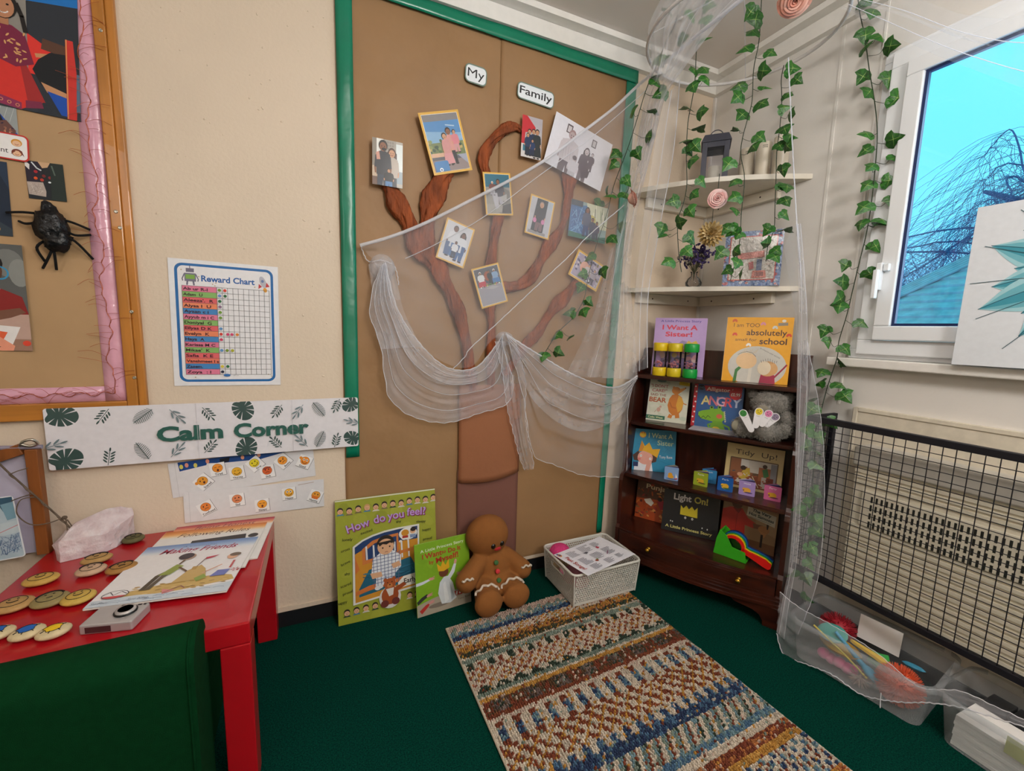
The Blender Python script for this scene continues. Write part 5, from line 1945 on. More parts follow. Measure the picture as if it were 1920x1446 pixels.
icing = mat('cream_felt_icing', '#cdbfae', 0.8)
for base, rad, a0, a1, zc in (((-1.279, -0.225, 0.072), 0.057, 25, 155, 0.0), ((-1.162, -0.216, 0.070), 0.057, 25, 155, 0.0)):
    m = M()
    pts = []
    for i in range(15):
        an = math.radians(a0 + (a1 - a0) * i / 14)
        pts.append(V((base[0] + rad * math.cos(an), base[1] - 0.006 + 0.006 * math.sin(i * 1.6), base[2] + rad * math.sin(an))) - ginger_o)
    m.tube(smooth_path(pts, 3), 0.0055, 6, flat=0.7)
    m.build('icing', icing, t)
for cx, cy, cz in ((-1.36, -0.189, 0.148), (-1.083, -0.155, 0.13)):
    m = M()
    pts = []
    for i in range(9):
        an = math.radians(35 + 110 * i / 8)
        pts.append(V((cx + 0.028 * math.cos(an) * 1.0, cy - 0.030 - 0.004 * math.sin(an), cz + 0.012 * math.sin(an) + 0.006 + 0.004 * math.sin(i * 1.7))) - ginger_o)
    m.tube(smooth_path(pts, 3), 0.0045, 6)
    m.build('icing', icing, t)

# ================================================================== white lattice basket
bask = mat('white_basket_plastic', '#cfcdc4', 0.45, vary=0.03)
BX0, BX1, BY0, BY1, BZ0, BZ1 = -0.945, -0.605, -0.352, -0.088, 0.002, 0.150
t = thing('storage_basket', 'white lattice plastic basket standing on the edge of the rug', 'basket', loc=(-0.775, -0.22, 0.0135))
off = Matrix.Translation((0.775, 0.22, 0))


def lattice(m, p0, p1, z0, z1, flare0, flare1, nrm, skip=None):
    """wall of staggered oval holes from p0 to p1"""
    p0, p1, nrm = V(p0), V(p1), V(nrm)
    L = (p1 - p0).length
    nu, nv = int(L / 0.0105), 13
    P = lambda u, v: p0 + (p1 - p0) * (flare0 * (1 - v) + (1 - 2 * flare0 * (1 - v)) * u) + nrm * (flare1 * v) + V((0, 0, z0 + (z1 - z0) * v))
    m.add([P(0, 0), P(1, 0), P(1, 0.07), P(0, 0.07)], [(0, 1, 2, 3)])
    m.add([P(0, 0.93), P(1, 0.93), P(1, 1), P(0, 1)], [(0, 1, 2, 3)])
    for j in range(nv):
        v0, v1 = 0.07 + 0.86 * j / nv, 0.07 + 0.86 * (j + 1) / nv
        sh_ = 0.5 if j % 2 else 0.0
        m.add([P(0, v0), P(max(0.0, (sh_ if sh_ else 0.0) / nu), v0), P(max(0.0, sh_ / nu), v1), P(0, v1)], [(0, 1, 2, 3)]) if sh_ else None
        for i in range(nu):
            u0, u1 = (i + sh_) / nu, min(1.0, (i + 1 + sh_) / nu)
            if u0 >= 0.999:
                continue
            if skip and skip((u0 + u1) / 2, (v0 + v1) / 2):
                continue
            cu, cv, ru, rv = (u0 + u1) / 2, (v0 + v1) / 2, (u1 - u0) * 0.40, (v1 - v0) * 0.44
            out = [P(u0, v0), P(u1, v0), P(u1, v1), P(u0, v1)]
            inn = [P(cu - ru, cv - rv * 0.55), P(cu + ru * 0.35, cv - rv), P(cu + ru, cv + rv * 0.3), P(cu - ru * 0.3, cv + rv)]
            m.add(out + inn, [(0, 1, 5, 4), (1, 2, 6, 5), (2, 3, 7, 6), (3, 0, 4, 7)])


m = M(); m.T = off
fl = 0.012
hole = lambda u, v: 0.30 < u < 0.70 and 0.66 < v < 0.86
lattice(m, (BX0 + fl, BY0 + fl, 0), (BX1 - fl, BY0 + fl, 0), BZ0, BZ1, 0.0, fl, (0, -1, 0))
lattice(m, (BX1 - fl, BY0 + fl, 0), (BX1 - fl, BY1 - fl, 0), BZ0, BZ1, 0.0, fl, (1, 0, 0), hole)
lattice(m, (BX1 - fl, BY1 - fl, 0), (BX0 + fl, BY1 - fl, 0), BZ0, BZ1, 0.0, fl, (0, 1, 0))
lattice(m, (BX0 + fl, BY1 - fl, 0), (BX0 + fl, BY0 + fl, 0), BZ0, BZ1, 0.0, fl, (-1, 0, 0), hole)
m.build('lattice_wall', bask, t, solid=0.0012)
for cx, cy in ((BX0, BY0), (BX1, BY0), (BX1, BY1), (BX0, BY1)):
    m = M(); m.T = off
    sx_, sy_ = (1 if cx == BX0 else -1), (1 if cy == BY0 else -1)
    m.tube([(cx + sx_ * (fl - 0.001), cy + sy_ * (fl - 0.001), BZ0), (cx + sx_ * 0.002, cy + sy_ * 0.002, BZ1)], 0.004, 8)
    m.build('corner_post', bask, t)
m = M(); m.T = off
R_ = 0.022
rim = []
for cx, cy, a0 in ((BX1 - R_, BY1 - R_, 0), (BX0 + R_, BY1 - R_, 90), (BX0 + R_, BY0 + R_, 180), (BX1 - R_, BY0 + R_, 270)):
    for k in range(6):
        an = math.radians(a0 + 18 * k)
        rim.append((cx + (R_ + 0.004) * math.cos(an), cy + (R_ + 0.004) * math.sin(an), BZ1 - 0.002))
m.tube(rim, 0.0055, 8, closed=True)
m.build('rim', bask, t)
for xx in (BX0 - 0.0035 + 0.003, BX1 + 0.0035 - 0.003):
    m = M(); m.T = off
    ym, zc = (BY0 + BY1) / 2, BZ0 + (BZ1 - BZ0) * 0.76
    pts = [(xx, ym + s1 * 0.042 + 0.013 * math.cos(an), zc + 0.013 * math.sin(an)) for s1, rng in ((1, range(-90, 91, 30)), (-1, range(90, 271, 30))) for an in [math.radians(q) for q in rng]]
    m.tube(pts, 0.003, 6, closed=True)
    m.build('handle_slot', bask, t)
m = M(); m.T = off
m.box(BX0 + fl, BX1 - fl, BY0 + fl, BY1 - fl, 0.0005, 0.0035)
m.build('base', bask, t)

# song sheet resting on top
a = Art(0.297, 0.21, '#e6e5ec', t=0.0005)
H = a.H
txt = '#4a4a55'


def block(x, y, w, n, seed):
    r3 = random.Random(seed)
    for i in range(n):
        a.rect(x, y + i * 2.1, w * r3.uniform(0.6, 1.0), 0.8, txt)


# lettering runs along the short side of the sheet, as the photo shows it turned
block(16, 8, 18, 8, 1); block(40, 6, 22, 9, 2); block(66, 8, 16, 6, 3)
block(18, 32, 18, 9, 4); block(42, 32, 20, 8, 5); block(68, 30, 18, 9, 6); block(20, 54, 20, 6, 7); block(48, 54, 18, 6, 8); block(72, 54, 14, 5, 9)
a.text('Past Songs!', 6, 38, 6.5, '#b3342c', w=40, rot=90, bold=0.012)
a.ell(5, 8, 3, 4.5, '#d98a2c'); a.ell(5, 8, 2, 2, '#2f4a8a'); a.ell(4, 4, 1.6, 1.6, '#2f4a8a')
a.poly([(66, 22), (70, 20), (72, 25), (67, 27)], '#b3344a'); a.ell(40, 50, 3, 2.4, '#8a3a2a'); a.ell(43, 47.5, 1.6, 1.2, '#6a8a3a'); a.poly([(38, 24), (44, 23), (46, 27), (41, 28)], '#5a5560')
a.line([(66, 46), (74, 40)], 1.2, '#8a4a6a')
o = panel('song_sheet', 'printed song sheet with red title lying across the white lattice basket', 'paper', a,
          frame((-0.785, -0.262, 0.178), (0.951, 0.20, 0.012), (-0.16, 0.95, -0.03)), PAPER)

# knitted doll half hidden in the basket
pinkw = mat('bright_pink_wool', '#d23a78', 0.9, vary=0.12, bump=0.5, bscale=250)
creamw = mat('cream_yarn', '#c9b088', 0.9, vary=0.15, bump=0.6, bscale=250)
t = thing('doll', 'soft doll with a bright pink hat inside the white lattice basket', 'doll', loc=(-0.885, -0.165, 0.018))
m = M()
m.ball((0.0, 0.03, 0.118), (0.052, 0.05, 0.048), 22, 14)
m.build('hat', pinkw, t)
m = M()
for i in range(16):
    an = PI * 1.05 + PI * 0.9 * i / 15
    x_, y_ = 0.05 * math.cos(an), 0.03 + 0.05 * math.sin(an)
    m.tube([(x_ * 0.9, y_, 0.118), (x_ * 1.05, y_ - 0.004, 0.10), (x_ * 1.0, y_ - 0.004, 0.082)], 0.005, 6)
m.build('fringe', creamw, t)
m = M()
m.ball((0.0, 0.018, 0.082), (0.04, 0.04, 0.036), 18, 12)
m.build('face', mat('pale_cotton_face', '#d8b49c', 0.9), t)
m = M()
m.ball((0.02, -0.045, 0.055), (0.05, 0.055, 0.038), 18, 12)
m.ball((-0.028, -0.05, 0.085), (0.018, 0.02, 0.02), 14, 10)
m.ball((0.05, -0.06, 0.03), (0.045, 0.05, 0.03), 14, 10)
m.build('dress', mat('dusty_pink_cotton', '#c9808f', 0.9, vary=0.1, bump=0.3, bscale=200), t)
# ================================================================== mahogany waterfall bookcase
BK = frame((-0.271, -0.767, 0), (0.4586, -0.8886, 0), (0.8886, 0.4586, 0))
mahog = mat('dark_mahogany', '#2a0f09', 0.3, vary=0.4, vscale=7, stretch=(0.5, 5, 5), coat=0.4, col2='#451c10')
mahog_v = mat('dark_mahogany_upright', '#2a0f09', 0.3, vary=0.4, vscale=7, stretch=(5, 5, 0.5), coat=0.4, col2='#401a0f')
brass = mat('brass', '#c79a3c', 0.22, 0.9)
t = thing('bookcase', 'dark mahogany bookcase with stepped sides and a bowed drawer, across the corner', 'bookcase', mw=BK)
XL, XR, TH = -0.715, -0.004, 0.018
side = [(0.288, 0.06), (0.05, 0.06), (0.05, 0.20), (0.06, 0.215), (0.06, 0.44), (0.066, 0.462), (0.078, 0.472), (0.088, 0.486), (0.09, 0.50), (0.09, 0.70), (0.096, 0.718), (0.112, 0.728), (0.124, 0.742),
        (0.125, 0.755), (0.125, 0.925), (0.131, 0.943), (0.150, 0.953), (0.163, 0.968), (0.166, 0.985), (0.180, 1.005), (0.215, 1.022), (0.245, 1.03), (0.262, 1.045), (0.27, 1.075), (0.288, 1.085)]
for x0 in (XL, XR - TH):
    m = M()
    m.T = Matrix(((0, 0, 1, x0), (1, 0, 0, 0), (0, 1, 0, 0), (0, 0, 0, 1)))
    m.prism(side, 0, TH)
    m.build('side_panel', mahog_v, t, bevel=0.003)
for z, o0 in ((0.957, 0.158), (0.73, 0.118), (0.475, 0.083)):
    m = M()
    n_ = 16
    f_ = lambda x: o0 - 0.006 * (1 - ((x - (XL + XR) / 2) / 0.35) ** 2)
    xs = [XL + TH + (XR - XL - 2 * TH) * i / n_ for i in range(n_ + 1)]
    m.prism([(x, f_(x)) for x in xs] + [(XR - TH, 0.279), (XL + TH, 0.279)], z - 0.018, z)
    m.prism([(x, f_(x) - 0.004) for x in xs] + [(x, f_(x) + 0.004) for x in xs[::-1]], z - 0.014, z - 0.005)
    m.build('shelf', mahog, t, bevel=0.002)
m = M()
m.prism([(x, 0.052 - 0.035 * (1 - ((x + 0.36) / 0.34) ** 2)) for x in xs] + [(XR - TH, 0.279), (XL + TH, 0.279)], 0.197, 0.2045)
m.build('shelf', mahog, t, bevel=0.001)
m = M()
m.box(XL + TH, XR - TH, 0.28, 0.288, 0.08, 1.085)
m.prism([(XL + 0.005, 0.0), (XR - 0.005, 0)], 0, 0) if False else None
m.build('back_panel', mahog_v, t)
bow = lambda x, k=0.045: 0.047 - k * (1 - ((x + 0.36) / 0.335) ** 2)
xd = [XL + TH + 0.003 + (XR - XL - 2 * TH - 0.006) * i / 24 for i in range(25)]
m = M()
m.prism([(x, bow(x)) for x in xd] + [(xd[-1], 0.12), (xd[0], 0.12)], 0.124, 0.196)
d_ = m.build('drawer', mahog, t, bevel=0.002)
m = M()
xi = [x for x in xd if XL + 0.05 < x < XR - 0.05]
for z0, z1 in ((0.131, 0.135), (0.184, 0.188)):
    m.prism([(x, bow(x) - 0.0025) for x in xi] + [(x, bow(x) + 0.002) for x in xi[::-1]], z0, z1)
m.build('bead', mahog, d_)
for x in (-0.53, -0.152):
    m = M()
    m.T = Matrix.Translation((x, bow(x), 0.162)) @ Matrix.Rotation(PI / 2, 4, 'X')
    m.lathe([(0.0095, -0.001), (0.0095, 0.002), (0.0045, 0.004), (0.004, 0.009), (0.0085, 0.013), (0.0105, 0.018), (0.008, 0.023), (0, 0.0245)], 20)
    m.build('knob', brass, d_)
m = M()
xb = [XL - 0.016 + (XR - XL + 0.032) * i / 24 for i in range(25)]
for z0, z1, k in ((0.086, 0.098, 0.018), (0.098, 0.112, 0.012), (0.112, 0.1235, 0.006)):
    m.prism([(x, bow(min(max(x, XL + 0.02), XR - 0.02)) - k) for x in xb] + [(xb[-1], 0.289), (xb[0], 0.289)], z0, z1)
m.build('base_moulding', mahog, t, bevel=0.003)
for s_, xc in ((1, XL - 0.01), (-1, XR + 0.01)):
    m = M()
    m.T = Matrix(((s_, 0, 0, xc), (0, 0, -1, 0.055), (0, 1, 0, 0), (0, 0, 0, 1)))
    m.prism([(0, 0), (0.06, 0), (0.062, 0.02), (0.075, 0.04), (0.10, 0.052), (0.17, 0.06), (0.2, 0.086), (0, 0.086)], 0, 0.03)
    m.build('bracket_foot', mahog, t, bevel=0.003)
    m = M()
    m.box(xc if s_ > 0 else xc - 0.02, xc + 0.02 if s_ > 0 else xc, 0.06, 0.287, 0.0, 0.086)
    m.build('side_foot', mahog, t, bevel=0.002)


def shelf_frame(x, o, z, yaw, tilt):
    y_, t_ = math.radians(yaw), math.radians(tilt)
    ux = V((math.cos(y_), math.sin(y_), 0))
    nn = V((-math.sin(y_), math.cos(y_), 0))
    uy = V((0, 0, math.cos(t_))) + nn * math.sin(t_)
    return ux, uy


def shelf_book(label, art, th_, x, o, z, yaw, tilt, s0, s1, cover, spine=None, name='picture_book', mat_=None):
    """cover spans s0..s1 along its bottom edge about the point (x, o) on the shelf"""
    ux, uy = shelf_frame(x, o, z, yaw, tilt)
    c = V((x, o, z + 0.001)) + ux * (s0 + s1) / 2 + uy * art.h / 2
    return book(name, label, art, th_, BK @ frame(c, ux, uy), cover=cover, spine=spine, group='books standing in the bookcase', mat_=mat_)


# --- lilac book
a = Art(0.234, 0.278, '#b99ad0', t=0.0006)
H = a.H
a.text('A Little Princess Story', 50, 8.5, 4.6, '#4a3a9a', w=78, bold=0.012)
a.text('I Want A', 49, 24, 9.6, '#cf1f44', w=68, bold=0.03)
a.text('Sister!', 48, 38, 9.6, '#cf1f44', w=52, bold=0.03)
a.poly([(18, 60), (30, 48), (44, 56), (56, 46), (70, 50), (86, 62), (84, H), (16, H)], '#8f7aa8')
for i in range(26):
    a.ell(rg.uniform(18, 84), rg.uniform(56, 100), rg.uniform(3, 8), rg.uniform(2, 6), rg.choice(['#c9707f', '#d99aa0', '#a88aa0', '#5a4a5c', '#e0c0b8', '#c9a93c']), rg.uniform(0, 180), 10)
a.poly([(62, 54), (68, 46), (74, 50), (82, 46), (88, 54), (86, 64), (64, 64)], '#d0b02c')
shelf_book('lilac picture book reading I Want A Sister, behind three little bottles on the top shelf', a, 0.006, -0.53, 0.235, 0.957, 12, 8, -0.121, 0.113, '#a98cc4')
# --- yellow book
a = Art(0.249, 0.282, '#e8a413', t=0.0006)
H = a.H
a.text('I am TOO', 31, 17, 6.8, '#5a3a1a', w=40)
a.text('absolutely', 62, 31, 10, '#4a2a18', w=60, bold=0.012)
a.text('small for', 32, 41.5, 5, '#5a3a1a', w=33)
a.text('school', 73, 46, 10.5, '#4a2a18', w=40, bold=0.02)
a.rect(78, 9, 14, 5, '#8f8576', -4); a.ell(86, 6, 3, 2.4, '#ddd8cc')
for x_, y_, c_ in ((14, 30, '#d9482c'), (95, 30, '#d9482c'), (37, 48, '#f0ebe0'), (56, 11, '#d98a9a'), (74, 17, '#cfd2c8'), (12, 6, '#d0602c')):
    a.ell(x_ - 1.8, y_, 1.8, 3.2, c_, 30, 10); a.ell(x_ + 1.8, y_, 1.8, 3.2, c_, -30, 10)
a.ell(52, 85, 44, 35, '#c9c5bb', n=32)
a.text('by a favourite author and artist', 70, 62, 2.6, '#5a5248', w=34, rot=28)
# two plain round-headed children seen from behind
a.poly([(18, 113), (20, 92), (26, 86), (30, 88), (24, 96), (23, 113)], '#3c7a3a'); a.poly([(40, 113), (41, 88), (46, 88), (45, 113)], '#d9d2c4')
a.ell(36, 76, 16, 14, '#e6c08f', n=20); a.line([(22, 66), (28, 62), (36, 60), (44, 62), (50, 68)], 0.7, '#5a4a32')
for i in range(9):
    a.line([(28 + i * 2.6, 64 - 2 * math.sin(i)), (30 + i * 2.8, 57 + 3 * math.cos(i * 2))], 0.5, '#c9b27f')
a.poly([(58, 113), (60, 98), (80, 98), (82, 113)], '#a8284a'); a.line([(80, 102), (92, 86), (96, 80)], 2.6, '#9c2440')
a.ell(69, 88, 15, 13, '#d9a66c', n=20); a.ell(64, 87, 10, 12, '#ead9bd', n=16)
for i in range(8):
    a.line([(60 + i * 3, 78 - math.sin(i)), (58 + i * 3.4, 72 + 2 * math.cos(i))], 0.5, '#4a3a2a')
shelf_book('yellow picture book reading I am TOO absolutely small for school, right side of top shelf', a, 0.007, -0.2, 0.215, 0.957, 6, 8, -0.126, 0.123, '#d99a10', '#ddd5c0')
# --- bear book
a = Art(0.186, 0.209, '#cfd2bf', t=0.0006)
H = a.H
for i in range(16):
    a.ell(rg.uniform(10, 95), rg.uniform(4, 104), rg.uniform(8, 16), rg.uniform(3, 6), rg.choice(['#c6ccb6', '#d6d6c6', '#bcc8b4']), rg.uniform(-20, 20), 10)
a.ell(30, 5, 12, 4, '#6f8a86')
a.rect(74, 4, 26, 9, '#d9c23a', 4); a.text('The Bestseller', 87, 8, 2.6, '#5a4a1a', w=20, rot=4)
a.text('"I DON\'T', 26, 23, 8, '#a8383a', w=44, bold=0.012); a.text('CARE!"', 27, 35, 8, '#a8383a', w=38, bold=0.012); a.text('SAID THE', 25, 46, 6.6, '#8f4a3a', w=40, bold=0.012)
a.text('BEAR', 25, 62, 12.5, '#b0562a', w=44, bold=0.03)
a.poly([(54, 50), (60, 40), (72, 36), (84, 44), (90, 58), (88, 76), (80, 90), (66, 94), (56, 84), (51, 68)], '#c9761f')
a.poly([(76, 40), (86, 48), (90, 60), (86, 78), (78, 84), (72, 66)], '#dba22a')
a.ell(69, 28, 11, 10, '#cf7f22'); a.ell(62, 20, 3, 3, '#cf7f22'); a.poly([(74, 24), (90, 18), (92, 21), (80, 32)], '#d98f2c'); a.ell(91, 19, 1.6, 1.4, '#2a1a12'); a.ell(76, 25, 1, 1, '#2a1a12', n=8)
a.line([(56, 60), (62, 72), (72, 74)], 3, '#b5641a'); a.poly([(58, 90), (66, 94), (64, 102), (54, 100)], '#c9761f'); a.poly([(72, 92), (82, 88), (84, 98), (74, 100)], '#c9761f'); a.line([(90, 60), (97, 62)], 2.6, '#c9761f')
a.ell(30, 82, 5, 6, '#c9a08f'); a.ell(34, 74, 3, 3, '#c9a08f'); a.line([(24, 84), (20, 90)], 1, '#a8705a')
a.rect(0, 98, 48, 10, '#2c6a52'); a.text('Colin West', 24, 105.5, 5, '#d9dfae', w=38, bold=0.02)
shelf_book('pale green picture book with an orange bear, left of the second shelf', a, 0.016, -0.57, 0.205, 0.73, 8, 14, -0.084, 0.102, '#b9b9a6', '#7a5f9c')
# --- alligator book
a = Art(0.209, 0.198, '#2f5c94', t=0.0008)
H = a.H
for i in range(20):
    a.ell(rg.uniform(0, 100), rg.uniform(0, 100), 14, 8, rg.choice(['#2c5890', '#32619a', '#2e5a92']), rg.uniform(0, 180), 10)
a.poly([(20, 2), (96, 0), (96, 12), (24, 14)], '#c42a38')
a.text('Alligator is', 55, 12.5, 8.2, '#f0e6d8', w=58, bold=0.012)
for i, (ch, c_) in enumerate(zip('ANGRY', ('#e3d38a', '#d97a88', '#e6b0c4', '#d9545c', '#b9c4dd'))):
    a.text(ch, 27 + i * 15.2, 44, 20, c_, bold=0.02, rot=(-3, 2, -1, 3, 0)[i])
a.ell(84, 17, 12, 11, '#c9202c', n=20); a.text('\u00a30.99', 84, 20, 7, '#f4e8e0', w=18, bold=0.02)
a.ell(15, 7, 6.5, 6, '#0d1e38'); a.text('DVD', 15, 9, 4, '#7fa0c4')
a.poly([(14, 62), (22, 58), (44, 52), (56, 50), (66, 58), (68, 72), (62, 80), (46, 80), (20, 76), (14, 70)], '#7cb02c')
a.line([(15, 70), (20, 76), (25, 70), (30, 75), (34, 68), (40, 72)], 1, '#1f3a1a')
a.ell(40, 50, 4, 4, '#7cb02c'); a.ell(56, 48, 4, 4, '#7cb02c'); a.ell(40, 49, 2, 2.2, '#1a1a18'); a.ell(56, 47, 2, 2.2, '#1a1a18'); a.ell(57, 67, 6, 5, '#d9694a')
a.poly([(46, 78), (64, 78), (72, 96), (64, H), (44, H), (40, 92)], '#6ea428'); a.ell(53, 96, 8, 6, '#d9b93a'); a.line([(44, 84), (36, 88), (40, 96)], 3, '#6ea428'); a.line([(66, 84), (78, 88), (80, 94)], 3, '#6ea428')
for i in range(6):
    a.poly([(64 + i * 0.8, 56 + i * 4), (68 + i * 0.8, 54 + i * 4), (67 + i * 0.6, 59 + i * 4)], '#d9d3a0')
a.rect(0, 0, 7.5, H, '#b5202e')
for i in range(9):
    a.ell(3.8 + (1.4 if i % 2 else -1.2), 6 + i * 11.4, 1.9, 1.9, '#efe2de')
shelf_book('blue board book reading Alligator is ANGRY, middle of the second shelf', a, 0.014, -0.34, 0.225, 0.73, 3, 8, -0.106, 0.103, '#2a5084', '#b5202e')
# --- teal book
a = Art(0.203, 0.207, '#1c86ae', t=0.0006)
H = a.H
for i in range(24):
    a.line([(rg.uniform(0, 100), rg.uniform(0, 100)), (rg.uniform(0, 100), rg.uniform(0, 100))], 2.2, rg.choice(['#1f8cb4', '#1a80a8']))
a.ell(22, 14, 8, 7.5, '#d9861f'); a.poly([(15, 16), (16, 8), (20, 12), (22, 7), (25, 12), (29, 8), (29, 17), (22, 20)], '#e8c42c')
a.text('I Want A', 64, 20, 12, '#c4d9a8', w=56, bold=0.012); a.text('Sister', 76, 37, 12, '#bcd4a4', w=38, bold=0.012)
# plain brown haired child with a gold crown, chin in hand
a.poly([(4, 108), (6, 84), (26, 78), (46, 84), (50, 108)], '#dfe2ea'); a.poly([(0, 66), (14, 54), (20, 80), (4, 78)], '#4a2c22'); a.poly([(44, 58), (58, 64), (56, 78), (46, 82)], '#4a2c22')
a.ell(30, 70, 18, 17, '#e0a293', n=20); a.ell(20, 66, 2.6, 3, '#e8ecec'); a.ell(42, 72, 2.6, 3, '#e8ecec'); a.ell(20, 66, 0.9, 1, '#1c1614', n=8); a.ell(42, 72, 0.9, 1, '#1c1614', n=8)
a.poly([(30, 106), (34, 84), (40, 78), (46, 80), (40, 106)], '#dca192'); a.ell(16, 74, 4, 3, '#d87a74')
a.poly([(14, 56), (20, 28), (28, 42), (38, 32), (46, 48), (64, 46), (58, 68), (40, 58), (26, 54)], '#e2ac1c'); a.poly([(14, 56), (20, 28), (26, 44), (22, 54)], '#d08a22')
a.text('Tony Ross', 78, 68, 7, '#e6ecee', w=30, rot=-3)
a.rect(2, 82, 12, 11, '#12285c')
shelf_book('teal picture book of a crowned child with chin in hand, left of the third shelf', a, 0.005, -0.6, 0.19, 0.475, 25, 10, -0.099, 0.104, '#1a7ea4')
# --- tidy up
a = Art(0.224, 0.197, '#d2bd84', t=0.0006)
H = a.H
a.rect(1, 1, 98, H - 2, '#d6c189')
a.text('Tidy  Up!', 52, 20, 10, '#3a2a18', w=72)
a.rrect(8, 27, 84, 56, 2, '#6a5038')
a.rect(10, 29, 40, 30, '#8f5a3a'); a.rect(40, 29, 50, 24, '#cfc8bc'); a.rect(28, 29, 14, 14, '#d8d4cc'); a.rect(10, 58, 80, 24, '#8a4a2c'); a.rect(60, 40, 20, 26, '#a8643a'); a.rect(80, 30, 10, 50, '#8d8c90')
a.poly([(26, 66), (34, 48), (44, 44), (46, 56), (38, 72)], '#c9a93c'); a.ell(33, 46, 5, 4.6, '#3a2418'); a.poly([(22, 72), (40, 66), (46, 78), (26, 80)], '#cfc8c4'); a.ell(28, 60, 5, 4, '#d9a37f')
a.poly([(66, 44), (74, 40), (78, 54), (70, 60)], '#3f7a44'); a.ell(70, 37, 4, 4, '#4a3224'); a.rect(66, 58, 8, 22, '#b8b0a8'); a.rect(74, 58, 12, 20, '#7a3424')
for i in range(40):
    a.rect(rg.uniform(10, 84), rg.uniform(54, 80), rg.uniform(2, 7), rg.uniform(1, 3), rg.choice(['#5a2a1c', '#a85a34', '#c9b9a0', '#3a4a5c', '#8c3a2c', '#d0c8b8']), rg.uniform(-40, 40))
a.line([(50, 60), (62, 80)], 1.4, '#d9cfa8')
shelf_book('cream picture book reading Tidy Up, right of the third shelf', a, 0.008, -0.19, 0.235, 0.475, 2, 8, -0.095, 0.129, '#c9b47a')
# --- Punjab book
a = Art(0.20, 0.192, '#6a3a20', t=0.0006)
H = a.H
a.rect(0, 0, 100, 40, '#5a3a24'); a.poly([(0, 46), (100, 36), (100, H), (0, H)], '#a8461a')
for i in range(90):
    a.ell(rg.uniform(0, 100), rg.uniform(6, 92), rg.uniform(2, 8), rg.uniform(1, 4), rg.choice(['#b5521e', '#8a3a1c', '#c9782c', '#5a2418', '#7a5a34', '#932c24', '#cf8f4a']), rg.uniform(0, 180), 9)
a.poly([(20, 46), (36, 40), (46, 50), (40, 60), (26, 54)], '#d9d2c4'); a.poly([(54, 44), (70, 40), (84, 56), (64, 64)], '#a02a34'); a.ell(60, 38, 6, 5, '#3a2418')
a.text('Punjab', 54, 16, 12, '#ddc89c', w=62, bold=0.02)
shelf_book('orange brown book reading Punjab, partly hidden at the left of the bottom shelf', a, 0.008, -0.61, 0.225, 0.205, 3, 8, -0.079, 0.121, '#7a3a1c')
# --- black book
a = Art(0.249, 0.198, '#17181b', t=0.0006)
H = a.H
a.text('Light', 34, 17, 12, '#d8d6d6', w=32, bold=0.03); a.text('On!', 67, 17, 12, '#c9bd52', w=24, bold=0.03)
a.poly([(32, 26), (37, 31.5), (42, 25), (47, 31.5), (52, 25), (57, 31.5), (62, 25), (63, 45), (32, 44)], '#d6c42a')
for x_, y_, r_ in ((42, 48.6, 1.9), (54.5, 48.6, 1.9)):
    a.ell(x_, y_, r_, r_ * 1.2, '#d9d9d6'); a.ell(x_, y_ + 0.3, 0.7, 0.9, '#17181b', n=8)
for x_, y_ in ((16, 60), (19.5, 60.4), (73, 61.4), (82, 62)):
    a.ell(x_, y_, 1.1, 1.5, '#cfcfcb', n=10)
a.text('A Little Princess Story', 49, 72.5, 5.4, '#cfc878', w=84, bold=0.025)
shelf_book('black book with a yellow crown reading Light On, middle of the bottom shelf', a, 0.008, -0.41, 0.19, 0.205, 10, 10, -0.122, 0.127, '#131417')
# --- samosa book
a = Art(0.222, 0.212, '#8a6a48', t=0.0006)
H = a.H
a.rect(0, 0, 100, H, '#9a7854'); a.poly([(60, 10), (100, 14), (100, 60), (64, 50)], '#a88a64'); a.rect(0, 76, 100, 22, '#7a5234')
a.poly([(0, 28), (14, 20), (36, 18), (48, 34), (64, 42), (60, 52), (44, 50), (46, 80), (4, 84), (0, 80)], '#b83226'); a.poly([(18, 20), (30, 30), (36, 18)], '#8a2a20'); a.line([(28, 30), (28, 76)], 1, '#8f241c')
a.ell(26, 4, 13, 9, '#1f1614'); a.ell(26, 11, 10, 10, '#6a4430'); a.poly([(58, 42), (76, 42), (76, 50), (60, 52)], '#7a5038')
a.ell(78, 50, 10, 8, '#b07a4a'); a.poly([(70, 54), (84, 56), (80, 66)], '#b98250'); a.rect(74, 60, 4, 26, '#2a1c16'); a.ell(84, 36, 2, 12, '#2f2018')
a.poly([(46, 10), (97, 18), (96, 40), (45, 29)], '#c9c4ae')
a.text('The Very', 71, 20.5, 6, '#2c3a3c', w=34, bold=0.03, rot=8); a.text('Hot Samosas', 71, 29, 6, '#2c3a3c', w=45, bold=0.03, rot=8)
a.rect(52, 32.2, 38, 0.7, '#5a5f5a', 8)
shelf_book('brown book reading The Very Hot Samosas, behind the rainbow magnifiers', a, 0.006, -0.18, 0.235, 0.205, -2, 8, -0.102, 0.120, '#7a5a3c')

# --- flat booklet under the alligator book
a = Art(0.19, 0.10, '#b9b3bb', t=0.0012)
for i in range(16):
    a.rect(rg.uniform(2, 80), rg.uniform(4, 46), rg.uniform(6, 18), 1.2, rg.choice(['#9c96a4', '#a8a2ae', '#8f8a9c']))
o = panel('booklet', 'pale open booklet lying flat on the second shelf in front of the alligator book', 'booklet', a,
          BK @ frame((-0.335, 0.176, 0.7325), (1, 0.05, 0), (-0.05, 1, 0)), PAPER)

